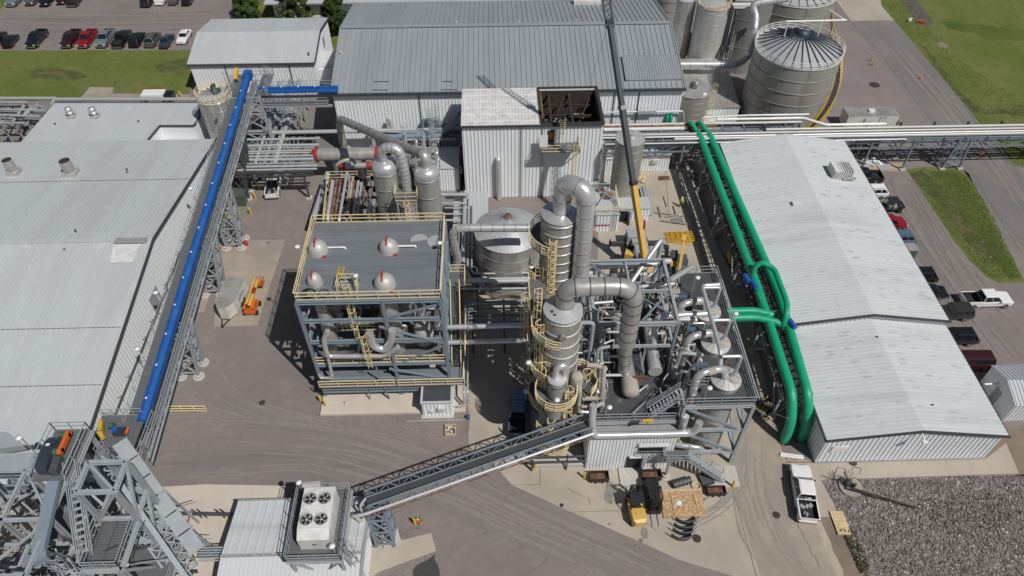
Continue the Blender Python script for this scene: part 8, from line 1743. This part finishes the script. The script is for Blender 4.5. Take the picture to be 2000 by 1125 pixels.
m = MB(); m.cbox(b0+bd*.74, .8, .6, .9); m.cyl2(b0+bd*.735+V((-.5, 0, 0)), b0+bd*.735+V((.5, 0, 0)), .28, 14); m.build('boom_head', 'steel_dark', t)
for k, w_ in ((.265, .68), (.5, .62)): MB().beam(b0+bd*(k-.006), b0+bd*(k+.006), w_+.1, w_*1.15+.1).build('boom_collar', 'rust_dark' if k < .4 else 'steel', t)
m = MB(); m.beam(b0+V((.1, .6, -1)), b0+bd*.2+V((0, .3, -.5)), .4); m.build('lift_cylinder', 'steel', t)
q = b0+bd*.13+V((.62, -.1, 0)); MB().cbox(q, .1, 1.0, .8, rx=1.1).build('boom_marking', 'red', t)
MB().beam(b0+bd*.74+V((0, 1, -.5)), V(((b0+bd*.74).x-2.5, (b0+bd*.74).y+2, 14)), .025).build('hoist_rope', 'steel_dark', t)
# telehandler / second small crane
p = at(1322, 530); t = thing('carry_deck_crane', 'small yellow and dark carry deck crane in the shade of the trestle', 'crane', (p.x, p.y, 0), None, R(-12), local=True)
m = MB(); m.box(-1.1, -2.3, .5, 1.1, 2.2, 1.2); m.build('chassis', 'box_green', t); MB().box(-1.1, .6, 1.21, -.2, 2, 1.9).box(.3, -1.8, 1.21, 1.1, .8, 1.7).build('deck_box', 'steel_dark', t)
MB().box(-1.05, -.6, 1.21, -.15, .4, 1.5).build('counterweight', 'crane_yellow', t)
MB().beam((0, -2.2, 2.2), (.35, 3.0, 3.0), .34, .4).build('boom', 'crane_yellow', t); MB().beam((.3, 2.6, 3.1), (.38, 3.6, 3.3), .62, .4).beam((-.7, 2.2, 3), (1.3, 2.2, 3), .15).build('boom_head', 'crane_yellow', t)
for s in (-1, 1):
    for y in (-1.5, 1.4): MB().cyl2((s*.9, y, .5), (s*1.3, y, .5), .5, 16, smooth=False).build('wheel', 'rubber', t)
# pallets, beams, racks in the yard
p = at(1329, 466); t = thing('ladder_rack_stack', 'stack of bright yellow railing sections lying on the concrete', 'railings', (p.x, p.y, 0)); m = MB()
for j in range(3):
    for i in range(6): m.beam((p.x-1.9+rn3.uniform(-.2, .2), p.y-.9+i*.36, .15+j*.14), (p.x+1.9+rn3.uniform(-.2, .2), p.y-.85+i*.36, .15+j*.14), .08)
    for i in range(5): m.beam((p.x-1.5+i*.75+j*.1, p.y-.95, .2+j*.14), (p.x-1.4+i*.75, p.y+1, .2+j*.14), .07)
m.build('railing', 'yellow', t)
for i, (u0, v0, u1, v1, w_, lab) in enumerate(((1250, 370, 1264, 425, .3, 'left'), (1256, 367, 1268, 424, .34, 'middle'), (1261, 366, 1272, 422, .34, 'right'))):
    a, b = at(u0, v0), at(u1, v1); m = MB(); m.ibeam((a.x, a.y, .22), (b.x, b.y, .22), w_, .34, .05); single('steel_beam', m, 'steel', '%s of three long steel beams lying beside the crane boom' % lab, 'beam', 'long steel beams on the concrete')
for i, (u0, v0, u1, v1, lab) in enumerate(((1296, 384, 1302, 405, 'short rod lying upright in the picture near the worker'), (1315, 403, 1320, 420, 'short bar between the worker and the crossed beams'), (1279, 417, 1336, 424, 'long bar crossing the shadow edge'), (1286, 406, 1291, 427, 'bar crossing the left end of the long bar'), (1300, 426, 1334, 421, 'silver bar ending in the trestle shadow'), (1290, 434, 1342, 441, 'grey beam nearest to the yellow railing stack'))):
    a, b = at(u0, v0), at(u1, v1); m = MB(); m.beam((a.x, a.y, .12+.05*i), (b.x, b.y, .12+.05*i), .13); single('loose_bar', m, 'cladding' if i != 4 else 'stainless', lab, 'bar', 'loose bars on the concrete')
p = at(1226, 429); m = MB()
for i in range(6): m.beam((p.x-.7+i*.28, p.y-.5, .12), (p.x-.7+i*.28, p.y+.45, .12), .12, .04)
m.beam((p.x-.8, p.y-.4, .06), (p.x+.8, p.y-.4, .06), .1, .08); m.beam((p.x-.8, p.y+.35, .06), (p.x+.8, p.y+.35, .06), .1, .08); single('pallet', m, 'wood', 'wooden pallet on the concrete below the open door of the low shed', 'pallet')
p = at(1323, 432); m = MB(); m.cbox((p.x, p.y, .08), 1.6, 1.2, .05, rz=.1); t = single('metal_plate', m, 'cladding_dark', 'dark plate with white rags on the concrete near the grey beams', 'plate')
p = at(1397, 450); m = MB(); m.add([(p.x-.9, p.y-.4, 0), (p.x+.3, p.y-.9, 0), (p.x+1, p.y+.3, 0), (p.x-.2, p.y+.8, 0), (p.x, p.y-.1, .9)], [(0, 1, 4), (1, 2, 4), (2, 3, 4), (3, 0, 4)]); single('tarp', m, 'wood', 'crumpled tan tarpaulin at the kerb under the trestle', 'tarpaulin')
p = at(1427, 510); t = thing('yellow_bin', 'small yellow box in the shade under the green pipes', 'box', (p.x, p.y, 0)); MB().box(p.x-.45, p.y-.8, .3, p.x+.45, p.y+.8, 1.2).build('body', 'yellow', t); MB().box(p.x-.5, p.y-.85, .01, p.x+.5, p.y+.85, .28).build('base', 'box_green', t)
t = thing('site_steps', 'short stair with yellow rails in front of the site office', 'stair', (20.2, 86, 0)); MB().stair((22.4, 84.9, .05), (20, 86.2, 1.3), .9).build('stair', 'rail_yellow', t); MB().box(18.6, 85.8, 1.2, 20, 87, 1.3).build('landing', 'grating', t)
p = at(1297, 349); m = MB()
for i in range(5): m.beam((p.x-.8, p.y-.4+i*.2, .15), (p.x+.8, p.y-.4+i*.2, .15), .1, .05)
m.box(p.x-.8, p.y-.45, .01, p.x-.7, p.y+.45, .12); m.box(p.x+.7, p.y-.45, .01, p.x+.8, p.y+.45, .12); single('pallet', m, 'rust', 'brownish pallet beside the steps of the site office', 'pallet')
# front yard: skips, forklifts, crate, pipe halves
def skip(u, v, label, w_, d_, h_, m_in='rust', rz=0., lid=False, group='small dark metal skips'):
    p = at(u, v); t = thing('metal_skip', label, 'skip', (p.x, p.y, .01), group, rz, local=True); a, b = w_/2, d_/2
    m = MB(); i = .06
    m.box(-a, -b, .1, a, -b+i, h_); m.box(-a, b-i, .1, a, b, h_); m.box(-a, -b+i, .1, -a+i, b-i, h_); m.box(a-i, -b+i, .1, a, b-i, h_); m.box(-a-.05, -b-.05, h_-.08, a+.05, -b-.001, h_+.02); m.build('wall', 'rust_dark' if lid or m_in != 'rust' else 'rust_dark', t)
    MB().box(-a+i, -b+i, .1, a-i, b-i, .3 if not lid else h_-.1).build('content', m_in, t)
    m = MB(); 
    for x in (-a*.35, a*.35): m.box(x-.12, -b-.1, .0, x+.12, b, .1)
    m.ribs((-a, -b, .1), (0, 0, h_-.2), (w_, 0, 0), 5, (0, -1, 0), .06, .1); m.build('runner', 'rust_dark', t); return t
skip(1169, 935, 'rusty open skip left of the hooded door of the clad building', 2.0, .95, .85); skip(1271, 932, 'rusty open skip right of the hooded door, filled to the brim', 2.0, .95, .85)
skip(1397, 962, 'open dark skip right of the plywood crates', 1.9, .85, .7)
skip(1378, 938, 'closed dark ribbed tray in front of the entrance stair', 1.3, 1.3, .35, 'steel_dark', .25, True)
p = at(1331, 946); m = MB(); m.cyl2((p.x-1.0, p.y-.25, .4), (p.x+.9, p.y+.3, .4), .38, 20)
for k in range(5): c = V((p.x-.8+k*.4, p.y-.2+k*.11, .4)); m.cyl2(c, c+V((.05, .014, 0)), .42, 20)
single('dark_cylinder', m, 'steel_dark', 'dark ribbed cylinder lying on its side in front of the clad building', 'cylinder')
p = at(1345, 950); m = MB()
for k in range(3): m.ring((p.x+.75, p.y-.1+.05*k, 0), .45, .08+k*.05, .05, .05, 18)
single('wire_coil', m, 'wood', 'small coil of tan wire beside the dark cylinder', 'coil')
def forklift(u, v, hd, body, label, flip, cover):
    p = at(u, v); t = thing('forklift', label, 'forklift', (p.x, p.y, .01), 'forklifts in the front yard', R(hd), local=True)
    m = MB(); loft(m, [(-1.9, .5, .5, 1.35, .2), (-1.6, .72, .35, 1.5, .15), (-.3, .75, .35, 1.45, .1), (0, .75, .35, .9, .08), (1.1, .72, .35, .85, .08)], False); m.build('body', body, t)
    m = MB()
    for s in (-.62, .62): m.beam((s, -.5, 1.3), (s, -.35, 2.3), .09); m.beam((s, 1, .8), (s, .75, 2.3), .09)
    for k in range(6): m.beam((-.62, -.3+k*.2, 2.32), (.62, -.3+k*.2, 2.32), .07)
    m.beam((-.62, -.4, 2.3), (-.62, .8, 2.3), .1); m.beam((.62, -.4, 2.3), (.62, .8, 2.3), .1); m.build('guard_frame', 'rubber', t)
    if cover: MB().box(-.66, -.42, 2.37, .66, .82, 2.4).build('roof_panel', 'dark_paint', t)
    MB().box(-.4, -.3, 1.0, .4, .3, 1.25).cbox((0, -.35, 1.5), .8, .12, .6).build('seat', 'rubber', t)
    m = MB()
    for s in (-.45, .45): m.beam((s, 1.3, .15), (s, 1.25, 3.0), .14); m.beam((s*.7, 1.42, .2), (s*.7, 1.38, 2.6), .1)
    for z in (.5, 1.5, 2.9): m.beam((-.45, 1.3, z), (.45, 1.3, z), .12)
    m.beam((0, 1.28, .3), (0, 1.26, 2.3), .12); m.build('mast', 'rubber', t)
    for s in (-.32, .32): MB().beam((s, 1.5, .12), (s, 2.75, .1), .13, .06).build('fork', 'steel', t)
    MB().box(-.6, 1.46, .15, .6, 1.54, .75).build('carriage', 'rubber', t)
    for s in (-1, 1):
        MB().cyl2((s*.55, .85, .4), (s*.82, .85, .4), .4, 18, smooth=False).build('wheel', 'rubber', t); MB().cyl2((s*.5, -1.3, .32), (s*.74, -1.3, .32), .32, 16, smooth=False).build('wheel', 'rubber', t)
        MB().cbox((s*.62, -.1, .75), .2, .6, .35).build('step', body, t)
    return t
forklift(1240, 998, 4, 'crane_yellow', 'yellow forklift with its mast towards the clad building', False, True)
forklift(1273, 978, 180, 'black', 'black forklift with its forks pointing at the viewer, right of the yellow one', True, False)
p = at(1336, 984); t = thing('plywood_crate', 'wide open plywood tray filled with wood chips and plastic', 'crate', (p.x, p.y, .01)); a, b = at(1290, 962), at(1378, 1011)
cx0, cx1, cy0, cy1 = at(1291, 985).x, at(1374, 985).x, b.y, a.y
m = MB(); m.box(cx0, cy0, .01, cx1, cy1, .16); m.build('chips', 'plywood', t); m = MB(); m.beam((cx0, cy1, .3), (cx1-.3, cy1+.05, .3), .2, .16); m.beam((cx0+1.2, cy0+.1, .2), (cx0+1.15, cy1-.2, .2), .08, .1); m.beam((cx1-.7, cy0+.4, .2), (cx1-.8, cy1-.2, .2), .08, .08); m.build('frame', 'wood', t)
m = MB(); c = V((cx0+1.4, (cy0+cy1)/2, .2)); m.add([c+V((0, 0, 0)), c+V((.5, -.2, 0)), c+V((.7, .3, .05)), c+V((.1, .6, 0)), c+V((.3, .2, .18))], [(0, 1, 4), (1, 2, 4), (2, 3, 4), (3, 0, 4)]); m.build('plastic_sheet', 'lamp_white', t)
for i, (u, v) in enumerate(((1340, 1017), (1337, 1028), (1335, 1038), (1332, 1049))):
    p = at(u, v); m = MB(); n = 12; c = V((p.x, p.y+.95, 0)); pr2 = []
    for rr, z in ((1.4, .03), (1.5, .85), (1.42, .87), (1.34, .03)): pr2.append([c+V((cos(R(218+104*k/n))*rr, sin(R(218+104*k/n))*rr, z)) for k in range(n+1)])
    for a, b in zip(pr2, pr2[1:]+pr2[:1]):
        for k in range(n): m.add([a[k], a[k+1], b[k+1], b[k]], [(0, 1, 2, 3)], True)
    m.add([q[0] for q in pr2], [(0, 1, 2, 3)]); m.add([q[n] for q in pr2], [(3, 2, 1, 0)])
    single('pipe_cradle', m, 'steel_dark', '%s of four curved dark half ring cradles in the front yard' % ('farthest', 'second', 'third', 'nearest')[i], 'cradle', 'half ring cradles in a row')
for u, v, r, lab in ((1361, 1052, .42, 'dark round manhole cover right of the half ring cradles'), (1097, 987, .2, 'small round drain cover near the edge of the concrete'), (1516, 1006, .38, 'round brown manhole cover left of the large white pickup'), (1665, 903, .45, 'dark round lid on the pavement in front of the gabled warehouse'), (1708, 166, .9, 'dark round patch of a sunken cover in the gravel lot'), (512, 787, .35, 'round manhole cover in the asphalt left of the process platform')):
    p = at(u, v); m = MB(); m.lathe((p.x, p.y, 0), [(r, .022), (r, .05), (r*.9, .055), (.01, .056)], 20, smooth=False); single('manhole_cover', m, 'rust_dark', lab, 'manhole cover', 'manhole covers')
# planks and white posts by the green pipes, wood sheet, antenna mast
for u0, v0, u1, v1, mm, lab in ((1524, 887, 1568, 893, 'lamp_white', 'upper white post lying on the pebbles'), (1523, 891, 1569, 897, 'lamp_white', 'lower white post lying on the pebbles'), (1526, 904, 1553, 890, 'wood', 'thin wooden batten slanting under the white posts'), (1528, 899, 1580, 901, 'wood', 'long thin wooden batten nearest to the white pickup')):
    a, b = at(u0, v0), at(u1, v1); m = MB(); m.beam((a.x, a.y, .12 if mm == 'lamp_white' else .05), (b.x, b.y, .14 if mm == 'lamp_white' else .05), .22 if mm == 'lamp_white' else .07, .14 if mm == 'lamp_white' else .05); single('loose_post' if mm == 'lamp_white' else 'batten', m, mm, lab, 'timber', 'posts and battens on the pebbles')
a = at(1638, 1022); m = MB(); P4 = [at(1619, 1000), at(1645, 1000), at(1661, 1046), at(1636, 1046)]
for k in range(7):
    p0 = P4[0].lerp(P4[3], (k+.04)/7); p1 = P4[1].lerp(P4[2], (k+.04)/7); p2 = P4[1].lerp(P4[2], (k+.96)/7); p3 = P4[0].lerp(P4[3], (k+.96)/7); m.prism([(q.x, q.y) for q in (p0, p1, p2, p3)], .16, .22)
t = single('wooden_platform', m, 'wood', 'pale plank platform lying beside the rock bed, marked with dark paint', 'pallet')
m = MB(); c = at(1645, 1037); m.cbox((c.x-.2, c.y, .24), .35, .1, .02, rz=.8); m.cbox((c.x+.15, c.y-.05, .24), .1, .35, .02, rz=.2); m.cbox((c.x+.5, c.y-.15, .24), .08, .3, .02, rz=-.3); m.build('paint_mark', 'rust_dark', t, V(t.location))
for k, (sx) in enumerate((-.4, .4)): MB().prism([(P4[0].x+.1+sx*0+k*1.0, P4[0].y), (P4[0].x+.25+k*1.0, P4[0].y), (P4[3].x+.25+k*1.0, P4[3].y), (P4[3].x+.1+k*1.0, P4[3].y)], .03, .155).build('bearer', 'wood', t, V(t.location))
pb = at(1660, 953); t = thing('leaning_mast', 'fallen brown mast with a wire antenna head on a round concrete base in the rocks', 'mast', (pb.x, pb.y, 0))
MB().lathe((pb.x, pb.y, 0), [(1.15, .01), (1.15, .3)], 30, smooth=False).build('base', 'concrete_old', t)
a = at(1662, 953, 1); b = at(1795, 993, .5); MB().cyl2((a.x, a.y, 1), (b.x, b.y, .5), .12, 10, .07).build('pole', 'rust_dark', t)
m = MB(); m.box(pb.x-.6, pb.y-.1, .3, pb.x, pb.y+.5, 1); m.cyl2((pb.x+.1, pb.y-.2, .3), (pb.x+.1, pb.y-.2, 1.2), .15)
for k in range(16): q = V((pb.x-.6, pb.y+.3, 1.2)); m.beam(q, q+V((rn3.uniform(-1.4, .8), rn3.uniform(-.6, 1.1), rn3.uniform(-.2, .9))), .05)
m.beam((pb.x-.2, pb.y+.8, 1.6), (pb.x+.3, pb.y+1.5, 1.6), .05); m.beam((pb.x+.3, pb.y+1.5, 1.6), (pb.x+1.1, pb.y+1.3, 1.6), .05); m.beam((pb.x+1.1, pb.y+1.3, 1.6), (pb.x+.7, pb.y+.7, 1.6), .05); m.build('mechanism', 'steel_dark', t)
p = at(880, 842); t = thing('wooden_crate', 'small open wooden crate of scraps on the pebble bed', 'crate', (p.x, p.y, 0)); m = MB(); a_, b_ = .55, .6
for s in (-1, 1): m.box(p.x+s*a_-.04, p.y-b_, .03, p.x+s*a_+.04, p.y+b_, .4); m.box(p.x-a_, p.y+s*b_-.04, .03, p.x+a_, p.y+s*b_+.04, .38)
m.build('side', 'wood', t); m = MB()
for k in range(9): m.cbox((p.x+rn3.uniform(-.4, .4), p.y+rn3.uniform(-.45, .45), .2), .3, .1, .1, rz=rn3.uniform(0, 3))
m.build('scrap', 'lamp_white', t)
p = at(915, 818); m = MB(); m.lathe((p.x, p.y, 0), [(.16, .02), (.16, .4), (.22, .42), (.22, .6), (.05, .65)], 12); single('blue_hydrant', m, 'motor_blue', 'small blue and red valve post at the corner of the pebble bed', 'valve')
t = thing('yellow_barrier', 'low yellow pipe barrier on the asphalt beside the blue conveyor', 'barrier', (-35, 47, 0)); a, b = at(309, 803), at(404, 803)
MB().rail([(a.x, a.y, 0), (b.x, b.y, 0)], h=.95, sp=1.5, r=.09).build('rail', 'rail_yellow', t)
for i, (u, v, r) in enumerate(((1193, 955, .35), (1188, 970, .3), (1259, 1042, .25))): o = blot(u, v, r*1.4, sq=1.8, k=7+i).build('oil_stain', 'cladding_dark'); o['kind'] = 'structure'
p = at(815, 1028); 
p = at(318, 188); t = thing('white_truck', 'white truck cab roof showing above the roof edge of the annex', 'truck', (p.x, p.y, 0)); a, b = at(286, 195), at(328, 195); MB().box(a.x, a.y-1.4, .5, b.x, a.y+.5, 1.7).build('body', 'white_paint', t); MB().box(b.x+.01, a.y-1.2, .5, b.x+1.4, a.y+.4, 1.5).build('hood', 'black_paint', t)
for x in (a.x+.6, b.x): MB().cyl2((x, a.y-1.5, .45), (x, a.y-1.3, .45), .42, 14).build('wheel', 'rubber', t)
p = at(302, 184); m = MB(); m.rail([(p.x-1.8, p.y+.5, 0), (p.x+1.8, p.y+.5, 0)], h=.9, sp=.6, r=.08); single('red_rack', m, 'red', 'low red pipe rack standing behind the white truck roof', 'rack')
p = at(577, 207); m = MB(); m.box(p.x-1.2, p.y-.7, .02, p.x+1.2, p.y+.7, 1.4); single('green_cabinet', m, 'box_green', 'dark green cabinet in the gap under the short blue conveyor', 'cabinet')
p = at(1784, 45); t = thing('drain_outlet', 'orange and white marker at the end of the ditch in the grass', 'marker', (p.x, p.y, 0)); MB().cbox((p.x+1.4, p.y-.2, .35), 1.2, .4, .5, rz=-.5).build('block', 'orange', t); MB().cbox((p.x-.6, p.y+.6, .4), .9, .25, .5, rz=.5).build('sign', 'lamp_white', t)
m = MB(); p = at(1815, 310); m.box(56.5, 90.8, .01, 59, 92.8, 2.6); p = at(1812, 290, 1.5); single('container_box', m, 'box_green', 'dark container under the long pipe rack beside its braced tower', 'container')
lamp_p = at(1745, 14, 0)
# ------------------------------------------------------------------ trees, weeds, rocks
def tree(u, v, h, r, leafm, label, seed):
    p = at(u, v); q = random.Random(seed); t = thing('broadleaf_tree', label, 'tree', (p.x, p.y, 0), 'trees behind the small white warehouse')
    m = MB(); m.cyl2((p.x, p.y, 0), (p.x+.1, p.y, h*.45), .24, 10, .16); 
    for k in range(7): a = q.uniform(0, 6.28); m.cyl2((p.x+.05, p.y, h*q.uniform(.25, .5)), (p.x+cos(a)*r*.6, p.y+sin(a)*r*.6, h*q.uniform(.55, .85)), .09, 7, .04)
    m.build('trunk', 'bark', t)
    m = MB(); cl = []
    for k in range(70):
        a = q.uniform(0, 6.28); zz = q.uniform(.18, 1); rr = r*(1-abs(zz-.42)**1.6*1.3)*sqrt(q.uniform(.25, 1))*q.uniform(.8, 1.12)
        cl.append((V((p.x+cos(a)*max(rr, .1), p.y+sin(a)*max(rr, .1), h*zz)), q.uniform(.45, .85)))
    for c, cr in cl:
        for i in range(150):
            d = V((q.gauss(0, 1), q.gauss(0, 1), q.gauss(0, .8))).normalized()*cr*q.uniform(.5, 1.05); c2 = c+d
            s = q.uniform(.09, .17); n = (d.normalized()+V((q.uniform(-.7, .7), q.uniform(-.7, .7), q.uniform(-.2, .9)))).normalized(); x = n.orthogonal().normalized()*s; y = n.cross(x)
            m.add([c2-x-y*.6, c2+x-y*.6, c2+x*.5+y, c2-x*.5+y], [(0, 1, 2, 3)])
    m.build('crown', leafm, t)
tree(583, 40, 7.6, 3.1, 'leaf', 'middle bushy green tree in front of the low white office building', 21)
tree(661, 66, 6.8, 2.5, 'leaf_dark', 'dark round tree at the left gable of the grey roofed hall', 22)
tree(487, 34, 6.0, 2.4, 'leaf', 'left tree at the top edge above the small white warehouse', 23)
q = random.Random(9)
m = MB()
for (u, v, n, r) in ((818, 1022, 40, .5),):
    c = at(u, v)
    for i in range(n): a = q.uniform(0, 6.28); d = V((cos(a), sin(a), 0))*q.uniform(.05, r); b = c+d; m.add([b+V((-.03, 0, 0)), b+V((.03, 0, 0)), b+d*.6+V((0, 0, q.uniform(.15, .4)))], [(0, 1, 2)])
single('weed', m, 'weed', 'tuft of green weeds at the base of the yellow bollard near the bottom', 'plant')
def rockfield(name, poly, n, s0, s1, m, seed, zmax=1.):
    P = [at(*p_) for p_ in poly]; xs = [p_.x for p_ in P]; ys = [p_.y for p_ in P]; q = random.Random(seed); mb = MB(); cnt = 0
    def inside(x, y):
        c = False
        for a, b in zip(P, P[1:]+P[:1]):
            if (a.y > y) != (b.y > y) and x < (b.x-a.x)*(y-a.y)/(b.y-a.y)+a.x: c = not c
        return c
    while cnt < n:
        x, y = q.uniform(min(xs), max(xs)), q.uniform(min(ys), max(ys))
        if not inside(x, y): continue
        cnt += 1; s = q.uniform(s0, s1)*(1.5 if q.random() < .12 else 1); R3 = Matrix.Rotation(q.uniform(0, 6.28), 3, 'Z') @ Matrix.Rotation(q.uniform(-.6, .6), 3, 'X')
        sx, sy, sz = s*q.uniform(.7, 1.3), s*q.uniform(.5, 1), s*q.uniform(.4, .8)
        c = V((x, y, sz*.3+q.uniform(0, .06)))
        vs = [c+R3 @ V((a*sx*q.uniform(.7, 1.1), b*sy*q.uniform(.7, 1.1), d*sz*q.uniform(.7, 1.1))) for a, b, d in ((-1, -1, -.8), (1, -1, -.8), (1, 1, -.8), (-1, 1, -.8), (-.6, -.5, .9), (.5, -.7, .8), (.6, .5, 1), (-.5, .7, .7))]
        mb.add(vs, [(0, 3, 2, 1), (4, 5, 6, 7), (0, 1, 5, 4), (1, 2, 6, 5), (2, 3, 7, 6), (3, 0, 4, 7)])
    o = mb.build(name, m)
    return o
RB = [(1608, 940), (1988, 929), (2060, 928), (2080, 1150), (1700, 1150), (1668, 1080), (1645, 1030), (1640, 1000)]
o = rockfield('rocks', RB, 13000, .055, .135, 'rock', 31); tag(o, 'bed of broken reddish grey rocks in front of the gabled warehouse', 'rocks', None, 'stuff')
o = rockfield('pale_rocks', RB, 1300, .05, .13, 'rock_pale', 35); tag(o, 'pale rocks scattered over the reddish rock bed', 'rocks', None, 'stuff')
o = rockfield('dark_rocks', RB, 3000, .05, .14, 'rock_dark', 36); tag(o, 'darker rocks among the reddish rock bed', 'rocks', None, 'stuff')
o = rockfield('rubble', [(1622, 940), (1700, 938), (1720, 1120), (1668, 1070), (1630, 990)], 1600, .04, .09, 'rock', 32); tag(o, 'smaller reddish rubble along the left edge of the rock bed', 'rubble', None, 'stuff')
def tufts(name, label, polys, n, m, seed, h=.12, sp=.08):
    q = random.Random(seed); mb = MB()
    for poly in polys:
        P = [at(*p_) for p_ in poly]; xs = [p_.x for p_ in P]; ys = [p_.y for p_ in P]
        def inside(x, y):
            c = False
            for a, b in zip(P, P[1:]+P[:1]):
                if (a.y > y) != (b.y > y) and x < (b.x-a.x)*(y-a.y)/(b.y-a.y)+a.x: c = not c
            return c
        k = 0
        while k < n:
            x, y = q.uniform(min(xs), max(xs)), q.uniform(min(ys), max(ys))
            if not inside(x, y): continue
            k += 1; a = q.uniform(0, 6.28); w_ = q.uniform(.03, sp); hh = q.uniform(.4, 1)*h
            c = V((x, y, .012)); d = V((cos(a)*w_, sin(a)*w_, 0)); mb.add([c-d, c+d, c+V((d.y, -d.x, 0))*1.2+V((0, 0, hh))], [(0, 1, 2)])
    o = mb.build(name, m); tag(o, label, 'grass', None, 'stuff')
tufts('grass_tufts', 'coarse pale grass tufts along the strip between the lane and the road', [[(1778, 338), (1800, 330), (1890, 340), (1945, 430), (1995, 545), (1935, 545), (1870, 475), (1820, 400)]], 7000, 'grass_worn', 41, .12, .08)
tufts('grass_tufts', 'rough darker grass tufts on the verge right of the road', [[(1725, 5), (1780, 5), (1850, 100), (2000, 200), (2000, 330), (1960, 316), (1897, 232), (1810, 115)]], 5000, 'grass', 42, .12, .1)
tufts('weeds', 'sparse dusty weeds growing among the rocks', [[(1800, 975), (1960, 960), (1985, 1020), (1900, 1050), (1820, 1030)], [(1640, 1030), (1670, 1040), (1700, 1110), (1680, 1120)]], 1500, 'grass_worn', 43, .22, .12)
o = blot(1840, 88, 1.2, 'ditch', 6).build('bare_patch', 'dirt'); o['kind'] = 'structure'
for o in bpy.data.objects:
    for k in ('_o', '_p', '_l'):
        if k in o: del o[k]
for i in range(0):
    pass
